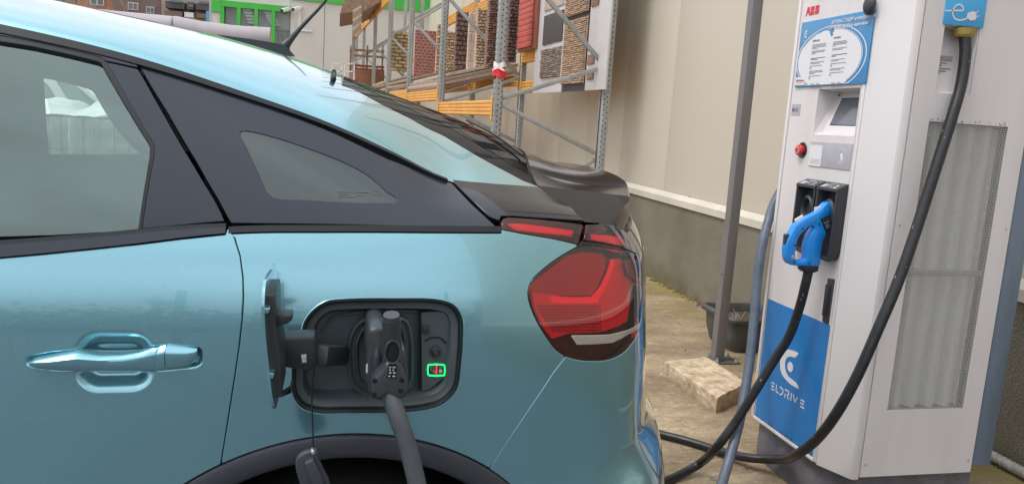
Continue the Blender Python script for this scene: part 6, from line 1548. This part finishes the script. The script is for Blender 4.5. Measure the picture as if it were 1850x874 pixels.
# ---- goods on the racking
RF=lambda b:(RK(0,b,0),D1,Zv,-D2)
def rpoly(L,b): return [tuple(np.array(rkl(hitp(x,y,RK(0,b,0),D2)))[[0,2]]) for x,y in L]
def rrectp(L,b):
    P=np.array(rpoly(L,b)); return P[:,0].min(),P[:,0].max(),P[:,1].min(),P[:,1].max()
bD=DEP-.08
bd=rpoly([(975,0),(966,130),(965,168),(1081,165),(1095,-8)],bD); a0,a1=bd[3][0],bd[2][0]; z0_=(bd[2][1]+bd[3][1])/2; ztop=z0_+2.0; print('board',bd)
db=thing('display_board','white display board holding stone cladding and tile samples on the racking','display board',tuple(RK((a0+a1)/2,bD,z0_)))
def rbox(name,a0,a1,z0,z1,b,t,m,parent,bev=.002): return prism(name,[(a0,z0),(a1,z0),(a1,z1),(a0,z1)],0,0,t,m,parent,bev=bev,frame=RF(b))
c1=rpoly([(1018,150),(1060,150)],bD); aL,aR=c1[0][0],c1[1][0]
rbox('board_panel',aL+.006,a1,z0_,ztop,bD,.02,MT['boardwhite'],db); rbox('board_panel',a0-.2,aR-.006,z0_,ztop,bD,.02,MT['boardwhite'],db); rbox('board_panel',aR,aL,z0_-.0,ztop,bD-.0,.012,MT['dark_tile'],db)
def ledges(name,a0,a1,z0,z1,b,t,m,parent,rows,cols,jit=.4,mort=None,gap=.004,kind='stuff',FR=None):
    """courses of split-face stones, one mesh of many small proud blocks"""
    bm=bmesh.new(); H=(z1-z0)/rows
    if mort is not None: rbox(name+'_backing',a0,a1,z0,z1,b,t*.5,mort,parent,bev=0)
    for r in range(rows):
        u=a0; zz=z0+H*r
        off=(r%2)*.5*(a1-a0)/cols
        edges_=[a0]; x=a0+ (off if off>0 else (a1-a0)/cols)
        while x<a1-.02: edges_.append(x+random.uniform(-jit,jit)*(a1-a0)/cols*.3); x+=(a1-a0)/cols
        edges_.append(a1)
        for e0_,e1_ in zip(edges_[:-1],edges_[1:]):
            d=t*random.uniform(.75,1.25)
            P0=[(e0_+gap/2,zz+gap/2),(e1_-gap/2,zz+gap/2),(e1_-gap/2,zz+H-gap/2),(e0_+gap/2,zz+H-gap/2)]
            o_,e1v,e2v,e3v=(FR or RF(b)); A=[bm.verts.new(o_+e1v*p[0]+e2v*p[1]) for p in P0]; ctr=np.mean(P0,0); B=[bm.verts.new(o_+e1v*(ctr[0]+(p[0]-ctr[0])*.90)+e2v*(ctr[1]+(p[1]-ctr[1])*.82)+e3v*(d*random.uniform(.8,1.15))) for p in P0]
            bm.faces.new(B)
            for i in range(4): bm.faces.new((A[i],A[(i+1)%4],B[(i+1)%4],B[i]))
    bmesh.ops.recalc_face_normals(bm,faces=bm.faces); o=bm_obj(name,bm,m,parent); o['kind']=kind; return o
def sample(name,L,m,rows=0,cols=1,**k):
    a_,b_,c_z,d_z=rrectp(L,bD); P=np.array(rpoly(L,bD)); a_=(sorted(P[:,0])[0]+sorted(P[:,0])[1])/2; b_=(sorted(P[:,0])[2]+sorted(P[:,0])[3])/2; c_z=(sorted(P[:,1])[0]+sorted(P[:,1])[1])/2; d_z=(sorted(P[:,1])[2]+sorted(P[:,1])[3])/2
    s=rbox(name,a_,b_,c_z,d_z,bD-.021,.012,m,db)
    if rows: ledges('sample_stones',a_+.005,b_-.005,c_z+.005,d_z-.005,bD-.033,.018,m,s,rows,cols,**k)
sample('tile_sample',[(988.2,29.5),(1023.3,18.6),(1019.2,75.1),(984.2,82.1)],MT['dark_tile'])
sample('tile_sample',[(990,-22),(1024.5,-30),(1023.6,9),(988.7,20.8)],MT['paleboard'])
sample('stone_sample',[(984,90.5),(1018.6,84),(1014.8,139),(980.5,142.5)],mat('grey_beige_ledger_stone',(.40,.33,.27),.9,var=.7,vscale=9,col2=(.13,.10,.085),bump=.5,bscale=40,stretch=(1,1,3)),16,3)
sample('stone_sample',[(1029.6,-30),(1071.2,-40),(1069.7,20.8),(1028,32.7)],MT['tanstone'],16,4)
sample('stone_sample',[(1027.8,40),(1068,30.5),(1059,153),(1018.2,152)],MT['tanstone'],30,4)
sample('tile_sample',[(1075,-16),(1087.6,-20),(1086.8,9.7),(1074.2,13.4)],MT['brownstone'])
sample('tile_sample',[(1067.5,101),(1078.6,98),(1078,116),(1065.3,118)],MT['brownstone']); sample('tile_sample',[(1066,129),(1077,127),(1076,144),(1064.5,145.5)],MT['brownstone'])
# red panel
def boxed(name,lab,cat,L,b,m,t=.05,base=None,extra=None,top=None):
    P=np.array(rpoly(L,b)); a_=(sorted(P[:,0])[0]+sorted(P[:,0])[1])/2; b_=(sorted(P[:,0])[-1]+sorted(P[:,0])[-2])/2; c_z=(sorted(P[:,1])[0]+sorted(P[:,1])[1])/2; d_z=(sorted(P[:,1])[-1]+sorted(P[:,1])[-2])/2
    if base is not None: c_z=base
    th=thing(name,lab,cat,tuple(RK((a_+b_)/2,b,c_z))); return th,a_,b_,c_z,d_z
th,a_,b_,c_z,d_z=boxed('red_panel','red painted grooved panel with brown frame on the upper beam','panel',[(941,-30),(968,-40),(962.6,85),(936.6,90)],bD-.05,MT['redpanel'])
rbox('panel_frame',a_-.13,b_,c_z-.03,d_z,bD-.0,.05,MT['redwood'],th)
nb=12
for k in range(nb):
    h=(d_z-c_z)/nb; rbox('plank',a_,b_-.01,c_z+h*k+.008,c_z+h*(k+1)-.004,bD-.05,.022,MT['redpanel'],th,bev=.003)
for k in range(nb-1):
    h=(d_z-c_z)/nb; rbox('groove_line',a_+.02,b_-.05,c_z+h*(k+1)-.004,c_z+h*(k+1)+.008,bD-.05,.012,MT['cream'],th,bev=0)
# rock and stone panels standing in the bays
def goods(name,lab,L,b,m,rows,cols,t=.05,mort=None,**k):
    # stands across the bay, facing down the yard: find the depth that puts it between the uprights
    xm=np.mean([p[0] for p in L]); ym=110
    lo,hi=0.,30.
    for _ in range(40):
        mid=(lo+hi)/2; bb=rkl(hitp(xm,ym,RK(mid,0,0),D1))[1]
        if bb<b-.25: lo=mid
        else: hi=mid
    a=lo; P=np.array([rkl(hitp(x,y,RK(a,0,0),D1)) for x,y in L]); o1=np.sort(P[:,1]); b0=(o1[0]+o1[1])/2; b1=(o1[2]+o1[3])/2; oz=np.sort(P[:,2]); z0=(oz[0]+oz[1])/2; z1=(oz[2]+oz[3])/2
    th=thing(name,lab,'cladding panel',tuple(RK(a,(b0+b1)/2,z0))); FR=(RK(a,0,0),D2,Zv,-D1)
    prism('panel_board',[(b0,z0),(b1,z0),(b1,z1),(b0,z1)],0,-.05,0,m if mort is None else mort,th,bev=.003,frame=FR)
    ledges('stones',b0,b1,z0,z1,b,t,m,th,rows,cols,FR=FR,**k)
goods('stone_panel','dark brown rock-face panel behind the nearest front upright',[(923,-30),(940,-35),(931,112),(914,112)],bD-.02,MT['darkrock'],22,4)
goods('stone_panel','tall red-brown stacked stone panel left of the taped upright',[(886.8,-20),(907,-30),(897,122),(873,122)],bD-.35,MT['brownstone'],34,4,t=.06)
goods('stone_panel','cream stacked stone panel between pink board and brown stone',[(862,20),(884,12),(875,126),(857,127)],bD-.12,mat('cream_stone_veneer',(.56,.43,.32),.9,var=.5,vscale=10,col2=(.40,.29,.20),bump=.6,bscale=40),20,3)
goods('stone_panel','flat pink-beige board leaning right of the dark rock panel',[(848,26),(862,21),(857,128),(843,130)],bD-.12,MT['paleboard'],6,1,t=.01)
goods('stone_panel','dark brown rock panel between sand-coloured stone and pink board',[(824,27),(850,17),(845,126),(821,128)],bD-.1,MT['darkrock'],12,3)
goods('stone_panel','sand-coloured split stone panel left of the dark rock panel',[(808,60),(823,55),(821,128),(803,128)],bD-.1,MT['sandstone'],14,3)
goods('stone_panel','narrow cream stone strip beside the red brick panel',[(789,44),(798,44),(797,136),(787,138)],bD-.2,MT['sandstone'],14,1)
goods('brick_panel','red brick-pattern panel with pale mortar joints on the racking',[(749,60),(788,50),(787,138),(747,140)],bD-.25,MT['redbrick'],15,5,t=.012,mort=MT['mortar'],gap=.018,jit=.05)
goods('stone_panel','yellow stone-block panel left of the red brick panel',[(708,60),(738,55),(735,128),(702,130)],bD-.25,MT['yellowstone'],11,2,t=.06,gap=.02)
# sloping stacks of cladding boards across the beams
def slope(lab,a_,z0,z1,w_,n,mats,tops):
    th=thing('board_stack',lab,'board stack',tuple(RK(a_,.5,z0)))
    for k in range(n):
        z=z0+k*.05; P=[RK(a_+random.uniform(-.03,.03),-.04+random.uniform(-.03,.05),z),RK(a_,DEP-.02,z1+k*.05)]
        bar('cladding_board',P[0]+D1*w_/2,P[1]+D1*w_/2,w_,.044,MT[mats[k%len(mats)]],th,up=(0,0,1),bev=.003)
zz=zat(806,176,0)[1]; zr=zat(925,130,DEP)[1]; print('slope z',zz,zr)
zq=q2[1]+h1+.01
slope('sloping stack of cream and brown boards above the second orange beam',BAY+.25,zq-.0,zr-.02,2.3,4,['brownboard','cream','greywood','cream'],None)
slope('sloping stack of brown boards in the third racking bay',BAY*2+.2,zq+.04,zr+.06,2.4,4,['cream','brownboard','cream','greywood'],None)
slope('sloping stack of grey boards in the fourth racking bay',BAY*3+.2,zq+.05,zr+.1,2.4,5,['greywood','cream','brownboard'],None)
slope('sloping stack of pale boards in the fifth racking bay',BAY*4+.2,zq+.05,zr+.1,1.9,4,['greywood','brownboard'],None)
# timber roof display and reed mat hanging at the far end
cn=thing('timber_canopy','brown timber canopy with hanging slatted mat at the far end of racking','canopy',(0.4,16.,3.5))
cq=lambda x,y,Y:np.array(hit(x,y,1,Y))
YC=17.0
P=[cq(614,26,YC),cq(625,-10,YC),cq(700,-30,YC),cq(690,2,YC),cq(655,22,YC),cq(637,22,YC)]
prism('canopy_roof',[(p[0],p[2]) for p in P],0,YC,YC+2.5,MT['roofwood'],cn,frame=((0,0,0),(1,0,0),(0,0,1),(0,1,0)))
for k in range(9):
    f=k/9; a=cq(637.5,22+f*48,YC-.1); b=cq(653,12+f*44,YC-.1); bar('slat',a,b,.05,.045,MT['greywood'] if k%3 else MT['cream'],cn,up=(0,1,0),bev=0)
box('canopy_post',(float(cq(640,80,YC)[0])-.03,YC+1,0),(float(cq(640,80,YC)[0])+.03,YC+1.06,3.3),MT['greywood'],cn,bev=0)
# timber rails, rust-brown crate and white stands beyond
rf=thing('timber_rail','dark timber rail fence beyond the far racking bays','rail',(.8,20.,1.5))
for y_ in (90,100,118,124):
    a=cq(632,y_,20.);b=cq(694,y_+4,20.); bar('rail',a,b,.05,.12,MT['redwood'] if y_>110 else MT['roofwood'],rf,up=(0,1,0))
for x_ in (634,664,692): a=cq(x_,86,20.); bar('rail_post',(a[0],20.05,0),(a[0],20.05,a[2]+.05),.04,.04,MT['roofwood'],rf)
a=cq(642,126,19.);b=cq(694,145,19.); o=box('wooden_crate',(a[0],19.,.0),(b[0],19.8,a[2]),MT['copper'],None,bev=.01); tag(o,'rust-brown wooden crate standing beneath the far timber rails','crate')
for i,(x0,x1) in enumerate(((600,617),(623,640))):
    st=thing('metal_stand','white tubular stand, '+('left of the pair by the antenna' if i==0 else 'right of the pair, nearest the racking'),'stand',tuple(cq(x0,130,18.)*np.array([1,1,0])),group='white tubular stands beyond the car roof')
    for xx in (x0,x1): p=cq(xx,112,18.); bar('stand_leg',(p[0],18.,0),(p[0],18.,p[2]),.03,.03,MT['stairwhite'],st,bev=0)
    for yy in (115,129): a=cq(x0,yy,18.);b=cq(x1,yy+1,18.); bar('stand_rail',a,b,.03,.03,MT['stairwhite'],st,up=(0,1,0))
# ================================================================== SHOP BUILDING (end of the yard)
YF=26.
sh=thing('shop_building','white shop building with bright green trim and glazed stairwell','building',(2,YF,0))
X=lambda px,py,Y=YF: float(hit(px,py,1,Y)[0]); Z=lambda px,py,Y=YF: float(hit(px,py,1,Y)[2])
xl=X(384,30); xg=X(399,30); xr=X(524,30); zt=Z(560,3); 
def jb(name,x0,x1,z0,z1,m,y0=YF,y1=YF+.3,parent=sh,bev=0): return box(name,(x0,y0,z0),(x1,y1,z1),m,parent,bev=bev)
w0=X(524,60); 
pw=1.05; x=w0; k=0; firstp=None
while x<7.5:
    if firstp is None: firstp=jb('cladding_panel',x+.008,x+pw-.008,0,zt,MT['shopwhite'])
    else: dup(firstp,loc=(x-w0,0,0))
    x+=pw
jb('wall_core',w0,7.6,0,zt+1,MT['shopdark'],YF+.2,YF+6)
jb('green_fascia',w0-.0,7.6,zt,zt+1.4,MT['shopgreen'],YF-.06,YF+.25)
# glazed stairwell
jb('white_corner',xl,xg-.02,0,Z(390,22),MT['shopwhite'],YF,YF+.3); jb('green_corner',xl-.02,xg+.02,Z(390,22),zt+1.6,MT['shopgreen'],YF-.05,YF+.3)
jb('green_frame',xg-.02,X(405,60),0,zt+1,MT['shopgreen'],YF-.04,YF+.2)
zbm=Z(440,6); jb('green_beam',X(400,4),w0,zbm-.16,zbm+.02,MT['shopgreen'],YF-.05,YF+.2); jb('white_header',X(400,4),w0,zbm+.02,zbm+.5,MT['shopwhite'],YF+.0,YF+.2); jb('green_header',X(400,4),w0,zbm+.5,zt+1.6,MT['shopgreen'],YF+.0,YF+.2)
mull=[X(431.5,30),X(463,30),X(494,40)]
for m_ in mull: jb('mullion',m_-.055,m_+.055,0,zbm-.16,MT['shopgreen'],YF-.05,YF+.15)
edges_=[X(405,60)]+mull+[w0]
for a,b in zip(edges_[:-1],edges_[1:]): pymesh('window_pane',[(a+.04,YF+.04,.2),(b-.04,YF+.04,.2),(b-.04,YF+.04,zbm-.17),(a+.04,YF+.04,zbm-.17)],[(0,1,2,3)],glass('shop_pane',(.93,.98,.95),.06) if 'shop_pane' not in bpy.data.materials else bpy.data.materials['shop_pane'],sh)
jb('stairwell_back',xl,w0,0,zt+1,MT['shopdark'],YF+.40,YF+.5); jb('stairwell_side',xl-.1,xl,0,zt+1,MT['shopglass'],YF,YF+3)
for (sx,n_,dx,x0_,y0_,w_) in ((433,7,2.6,433,6,16),(472,8,2.4,471,9,18)):
    for k in range(n_):
        px_,py_=x0_+dx*k*1.0,y0_+k*(5.8 if sx==433 else 5.0); a=hit(px_,py_,1,YF+.2); 
        jb('stair_tread',float(a[0]),float(a[0])+w_*.0165,float(a[2])-.035,float(a[2])+.035,MT['stairwhite'],YF+.14,YF+.34)
for px_ in (502,510,518): p=X(px_,60); jb('railing_post',p-.02,p+.02,0,Z(px_,54),MT['textgrey'],YF+.10,YF+.13)
jb('railing',X(494,55),w0,Z(505,55)-.03,Z(505,55)+.03,MT['textgrey'],YF+.09,YF+.14)
# cameras
for i,(px_,py_) in enumerate(((517,19),(537,17))):
    ct=thing('security_camera','white security camera, '+('beside the stairwell glass' if i==0 else 'above the bracket pipe on white cladding'),'camera',(X(px_,py_),YF-.1,Z(px_,py_)))
    p=Vector((X(px_,py_),YF-.12,Z(px_,py_))); bar('camera_body',p+Vector((.10,.02,.04)),p+Vector((-.10,-.14,-.05)),.12,.11,MT['stairwhite'],ct,bev=.02); bar('camera_lens',p+Vector((-.10,-.14,-.05)),p+Vector((-.13,-.17,-.062)),.085,.085,MT['printblack'],ct,bev=.01); bar('camera_bracket',p+Vector((.10,.02,.05)),p+Vector((.16,.11,.06)),.05,.05,MT['stairwhite'],ct)
p=Vector((X(542,20),YF-.03,Z(542,20))); q_=Vector((X(541,55),YF-.03,Z(541,55)))
pp=thing('wall_pipe','thin white cable pipe running down from the wall camera','pipe',tuple(q_)); bar('pipe',p,q_,.05,.04,MT['stairwhite'],pp,up=(0,1,0)); bar('pipe',q_,q_+Vector((.38,0,0)),.05,.04,MT['stairwhite'],pp,up=(0,1,0))
# ================================================================== TARPAULIN ROLL beyond the car
YR=8.0
rl=thing('tarpaulin_roll','long lilac-grey tarpaulin cover on posts seen over the car roof','tarpaulin',(-2.,YR,0))
A_=np.array(hit(180,10,1,YR)); B_=np.array(hit(490,66,1,YR)); S1_=np.array(hit(308,50,1,YR))
r0=float(hit(400,40,1,YR)[2]-hit(400,76,1,YR)[2])*.60
t0,t1=hit(300,38,1,YR),hit(489,50,1,YR); 
ax0=np.array([hit(200,30,1,YR)[0]-1.5,YR,0]); zc=t1[2]-r0
zc0=float(np.interp(0,[0,1],[t0[2]-r0,0]))
def rollseg(xa,xb,za,zb,r,name):
    bm=bmesh.new(); n=28;m_=22;V=[]
    for i in range(m_+1):
        f=i/m_; x_=xa+(xb-xa)*f; z_=za+(zb-za)*f; rr=r*(1+.012*math.sin(f*17)+.01*math.sin(f*41))
        V.append([bm.verts.new((x_,YR+rr*math.cos(2*math.pi*j/n)*1.0,z_+rr*math.sin(2*math.pi*j/n)+(-.02*math.sin(f*math.pi)))) for j in range(n)])
    for i in range(m_):
        for j in range(n): bm.faces.new((V[i][j],V[i][(j+1)%n],V[i+1][(j+1)%n],V[i+1][j]))
    bm.faces.new(V[0][::-1]); bm.faces.new(V[-1]); bm_obj(name,bm,MT['lilac'],rl,50)
xs_=float(hit(312,45,1,YR)[0]); xe=float(hit(489,60,1,YR)[0])
rollseg(xs_+.02,xe,t0[2]-r0+.05,zc,r0,'tarpaulin'); rollseg(xs_-3.5,xs_+.03,t0[2]-r0+.12,t0[2]-r0+.05,r0*.98,'tarpaulin')
for k in (xs_,): tube('strap',[(k+.01,YR+(r0+.012)*math.cos(a),t0[2]-r0+.02+(r0+.012)*math.sin(a)) for a in np.linspace(0,2*math.pi,24)],.014,MT['textgrey'],rl,n=6,smoothpath=False)
for xx in (xs_-2.5,xs_+.6,xe-.3): box('trestle_post',(xx-.04,YR-.04,0),(xx+.04,YR+.04,t0[2]-r0*1.6),MT['galv'],rl,bev=.003)
# ================================================================== PALLETS AND WHITE CAR seen through the cabin
def zx(px,py,Y): p=hit(px,py,1,Y); return float(p[0]),float(p[2])
def pallet(lab,L,Y,dpth,rows,cols):
    x0,zt_=zx(L[0],L[1],Y); x1,_=zx(L[2],L[1],Y); p=thing('wrapped_pallet',lab,'pallet',((x0+x1)/2,Y,0))
    for xx in np.linspace(x0+.05,x1-.05,3): box('pallet_block',(xx-.05,Y,0),(xx+.05,Y+dpth,.10),MT['greywood'],p,bev=.003)
    box('pallet_deck',(x0,Y,.10),(x1,Y+dpth,.13),MT['greywood'],p,bev=.002)
    h=(zt_-.13)/rows; w_=(x1-x0)/cols; first=None
    for r in range(rows):
        for c in range(cols):
            if first is None: first=box('carton',(x0+.004,Y+.004,.132),(x0+w_-.004,Y+dpth-.004,.132+h-.006),MT['box'],p,bev=.006)
            else:
                d=dup(first,loc=(w_*c+random.uniform(-.004,.004),random.uniform(-.01,.006),h*r))
    bm=bmesh.new()
    for r in range(rows):
        for c in range(cols):
            for k in range(3): bm_box(bm,(x0+w_*(c+.2+.25*k),Y-.0035,.132+h*(r+.55)),(.012,.001,h*.4))
    bm_obj('carton_print',bm,MT['textfaint'],p)
    # stretch film: a slightly crumpled skin, bunched on top
    bm=bmesh.new(); nx,nz=26,18
    g_={}
    for i in range(nx+1):
        for j in range(nz+1):
            x=x0-.01+(x1-x0+.02)*i/nx; z=.3+(zt_+.01-.3)*j/nz; v=Vector((x,Y-.012-abs(MN.noise(Vector((x*9,0,z*14))))*.018,z)); g_[i,j]=bm.verts.new(v)
    for i in range(nx):
        for j in range(nz): bm.faces.new((g_[i,j],g_[i+1,j],g_[i+1,j+1],g_[i,j+1]))
    bm_obj('stretch_film',bm,MT['filmglass'],p,60)
    bm=bmesh.new(); g_={}
    for i in range(nx+1):
        for j in range(13):
            x=x0-.01+(x1-x0+.02)*i/nx; y=Y-.012+(dpth+.02)*j/12; e=min(i,nx-i)/nx*min(j,12-j)/12; g_[i,j]=bm.verts.new((x,y,zt_+.012+.05*abs(MN.noise(Vector((x*6,y*5,1))))+.10*min(1,e*14)))
    for i in range(nx):
        for j in range(12): bm.faces.new((g_[i,j],g_[i+1,j],g_[i+1,j+1],g_[i,j+1]))
    bm_obj('film_top',bm,MT['wrap'],p,60)
MT['filmglass']=glass('stretch_film',(.80,.82,.79),.10,.15)
pallet('pallet of white cartons in film, behind the car at right of the view',(121,212,262),6.0,.9,4,5)
pallet('pallet of white cartons in film, behind the car at left of the view',(20,206,132),6.6,.9,4,5)
# white car further back, seen side-on
wc=thing('parked_car','white parked car beyond the wrapped pallets, seen through the cabin windows','car',(-3.2,9,0))
YC2=8.6
def cx2(px,py): return zx(px,py,YC2)
prof_=[(-6.2,.35),(-6.25,.75),(-6.0,.95),(-5.2,1.02)]+[cx2(20,150),cx2(50,136),cx2(90,128),cx2(130,134),cx2(180,175),cx2(215,206)]+[(cx2(260,215)[0],cx2(260,215)[1]-.02),(-.9,.88),(-.55,.70),(-.5,.35)]
V=[];n=len(prof_)
bm=bmesh.new(); L_=[[bm.verts.new((x,YC2+y,z)) for x,z in prof_] for y in (0,.04,1.7,1.74)]
for i,L0 in enumerate(L_):
    if i in (0,3):
        for v in L0: v.co.z-=.03
for a,b in zip(L_[:-1],L_[1:]):
    for i in range(n): bm.faces.new((a[i],a[(i+1)%n],b[(i+1)%n],b[i]))
bm.faces.new(L_[0]); bm.faces.new(L_[-1]); bmesh.ops.recalc_face_normals(bm,faces=bm.faces); bm_obj('car_body',bm,MT['carwhite'],wc,30)
def side(name,L,m): prism(name,[cx2(*p) for p in L],0,YC2-.012,YC2+.01,m,wc,frame=((0,0,0),(1,0,0),(0,0,1),(0,1,0)))
side('side_window',[(30,160),(52,143),(70,140),(88,155),(105,185),(112,200),(30,205)],MT['carglass'])
side('windscreen',[(102,146),(130,149),(150,165),(178,188),(202,203),(165,206),(155,210),(140,205),(120,175)],MT['carglass'])
side('wiper',[(145,165),(147,165),(185,203),(182,203)],MT['rubber'])
for xx in (-5.2,-1.5):
    bm=bmesh.new(); lathe([(.001,-.01),(.20,-.01),(.22,0),(.31,0),(.33,.03),(.33,.2)],28,(xx,YC2+.01,.33),bm); bm_obj('wheel',bm,MT['tyre'],wc,40)
# ================================================================== APARTMENTS AND BARE TREES
YP=62.
def blk(lab,x0px,x1px,m,floors,wins,bal=False,Y=YP,seed=0,ztop=11):
    x0=float(hit(x0px,20,1,Y)[0]); x1=float(hit(x1px,30,1,Y)[0]); b=thing('apartment_block',lab,'building',((x0+x1)/2,Y,0)); box('wall',(x0,Y,0),(x1,Y+9,ztop),m,b,bev=0); box('roof',(x0-.3,Y-.3,ztop),(x1+.3,Y+9.3,ztop+.4),MT['textgrey'],b,bev=0)
    wm={}
    for (px_,py_,w_,h_) in wins:
        p=hit(px_,py_,1,Y); W_=w_*Y/1388*1.02; H__=h_*Y/1388*1.02; f=box('window',(p[0]-W_/2,Y-.10,p[2]-H__/2),(p[0]+W_/2,Y+.02,p[2]+H__/2),MT['aptframe'],b,bev=0)
        for s in (-1,1): box('pane',(p[0]+s*W_*.24-W_*.19,Y-.13,p[2]-H__*.40),(p[0]+s*W_*.24+W_*.19,Y-.105,p[2]+H__*.40),MT['aptglass'],f,bev=0)
        if bal: box('balcony',(p[0]-W_*.9,Y-1.1,p[2]-H__*1.1),(p[0]+W_*.9,Y-.1,p[2]-H__*.35),MT['darkapt'],b,bev=0)
    return b
blk('brown-grey apartment block at the left edge of the skyline',20,140,MT['greyapt'],4,[(105,-2,10,8),(60,-2,10,8),(105,-20,10,8)])
blk('orange-brown rendered apartment block left of the grey one',140,204,MT['brickapt'],4,[(176,2,20,14),(176,-20,20,14)])
blk('grey-brown apartment block with two small white windows',204,292,MT['greyapt'],4,[(241,12,15,11),(272,19,12,10),(241,-12,15,11)],Y=YP-.6)
b=blk('dark apartment block with balconies left of the green corner',292,386,MT['beigeapt'],4,[],Y=YP-1.2)
for (x0,x1,y0,y1,mk) in ((302,336,4,19,'darkapt'),(340,352,6,20,'darkapt'),(356,384,8,22,'darkapt'),(300,332,21,34,'greyapt'),(336,352,24,34,'aptframe'),(358,385,26,36,'greyapt')):
    a=hit(x0,y0,1,YP-1.6);c=hit(x1,y1,1,YP-1.6); box('balcony',(a[0],YP-2.2,c[2]),(c[0],YP-1.2,a[2]),MT[mk],b,bev=0)
for (x0,x1,y0,y1) in ((306,330,0,6),(341,349,8,14),(360,380,2,8)):
    a=hit(x0,y0,1,YP-2.3);c=hit(x1,y1,1,YP-2.3); box('balcony_glass',(a[0],YP-2.3,c[2]),(c[0],YP-2.22,a[2]),MT['aptglass'],b,bev=0)
a=hit(372,20,1,50.);c=hit(384,38,1,50.); o=box('blue_shed',(a[0],50,0),(c[0],51.5,a[2]),MT['bluetarp'],None,bev=.05); tag(o,'small blue clad shed left of the green building corner','shed')
a=hit(345,5,1,58.)
fb=thing('low_annex','white flat annex roof rising above the dark balconies','building',(a[0],70,0)); 
x0=float(hit(318,0,1,75.)[0]); x1=float(hit(384,0,1,75.)[0]); box('wall',(x0,75,0),(x1,80,12.6),MT['shopwhite'],fb,bev=0); box('roof',(x0-.3,74.7,12.6),(x1+.3,80.3,13.0),MT['textgrey'],fb,bev=0)
def tree(lab,x,Y,h,m,seed,dens_=1.0,spread=.5,group=None):
    rnd=random.Random(seed); t=thing('bare_tree',lab,'tree',(x,Y,0),group=group); tr=bmesh.new(); tw=bmesh.new()
    def grow(bm,p,d,l,r,depth):
        q=p+d*l; 
        tube('x',[p,(p+q)/2+np.array([rnd.uniform(-1,1),rnd.uniform(-1,1),0])*l*.05,q],r,None,bm=bm,n=5 if depth>1 else 8,sub=2,radii=[r,r*.8,r*.62],cap=False)
        if depth>=6 or l<.15: return
        for _ in range(3 if depth>0 else 5):
            dd=d+np.array([rnd.uniform(-1,1),rnd.uniform(-1,1),rnd.uniform(-.2,.8)])*spread; dd/=np.linalg.norm(dd); f=rnd.uniform(.35,1.0)
            grow(tw if depth>=1 else tr,p+d*l*f,dd,l*rnd.uniform(.55,.78),r*.52,depth+1)
    grow(tr,np.array([x,Y,0.]),np.array([0,0,1.]),h*.33,h*.014,0)
    bm_obj('trunk',tr,MT['bark'],t); o=bm_obj('crown',tw,m,t); o['kind']='stuff'
tree('pale bare tree with dense twigs before the orange block, leftmost',float(hit(125,20,1,50)[0]),50,9.5,MT['twig'],3)
tree('pale bare tree with dense twigs before the grey block',float(hit(212,20,1,50)[0]),50,9.5,MT['twig'],5)
tree('small bare tree between the grey block and balconies',float(hit(293,20,1,48)[0]),48,6.5,MT['twig'],9)
# ================================================================== behind the camera: what the paint mirrors
rd_=pymesh('added_road',[(-60,-30,.004),(60,-30,.004),(60,1.9,.004),(-60,1.9,.004)],[(0,1,2,3)],MT['asphalt']); rd_['kind']='structure'  # unseen dark ground added so the lower car paint reflects neutral grey
fn=thing('mesh_fence','green wire mesh fence mirrored in the car paint and tail lamp','fence',(0,-3.2,0))
fp=None;wp=None
bm=bmesh.new()
for k in range(26): bar_bm(bm,(-6+.1*k,-3.2,.08),(-6+.1*k,-3.2,1.45),.0035,.0035)
for z in np.arange(.1,1.48,.2): bar_bm(bm,(-6.05,-3.2,z),(-3.45,-3.2,z),.005,.005,(0,1,0))
wp=bm_obj('mesh_panel',bm,MT['fencewire'],fn); wp['kind']='stuff'; fp=box('fence_post',(-6.08,-3.23,0),(-6.02,-3.17,1.85),MT['fencewire'],fn,bev=.004)
for i in range(1,6): 
    dup(wp,loc=(2.6*i,0,0)); dup(fp,loc=(2.6*i,0,0))
bm=bmesh.new(); rnd=random.Random(11)
for i in range(11000):
    x=rnd.uniform(-22,24); z=abs(rnd.gauss(0,1))**.8*1.0+.1; top=2.0+.5*math.sin(x*.9)+.35*math.sin(x*2.3+1); z=min(z,top*rnd.uniform(.5,1.05)); y=-15+rnd.uniform(-.9,.9); s_=rnd.uniform(.05,.14); R3=Matrix.Rotation(rnd.random()*6.28,3,'Z')@Matrix.Rotation(rnd.uniform(-1.2,1.2),3,'X')
    bm.faces.new([bm.verts.new(Vector((x,y,z))+R3@Vector(v)*s_) for v in ((-1,0,-.6),(1,0,-.6),(.8,0,.7),(-.8,0,.6))])
hd=thing('hedge','unseen evergreen hedge added behind the mesh fence as a dark band in the door reflection','hedge',(0,-15,0)); o=bm_obj('foliage',bm,mat('hedge_leaves',(.035,.055,.025),.8,var=.5,vscale=3),hd); o['kind']='stuff'  # unseen foliage added to give the door reflection its dark band
for i,(x_,y_,h_) in enumerate(((-13,-24,6),(-5,-26,6.5),(4,-23,5.5),(13,-25,6))):
    tree('bare roadside tree behind the hedge, mirrored as the %s of four'%('leftmost','second','third','rightmost')[i],x_,y_,h_,MT['bark'],20+i,group='bare roadside trees beyond the fence')
print('objects',len(bpy.data.objects),'tris',sum(len(m.polygons) for m in bpy.data.meshes))
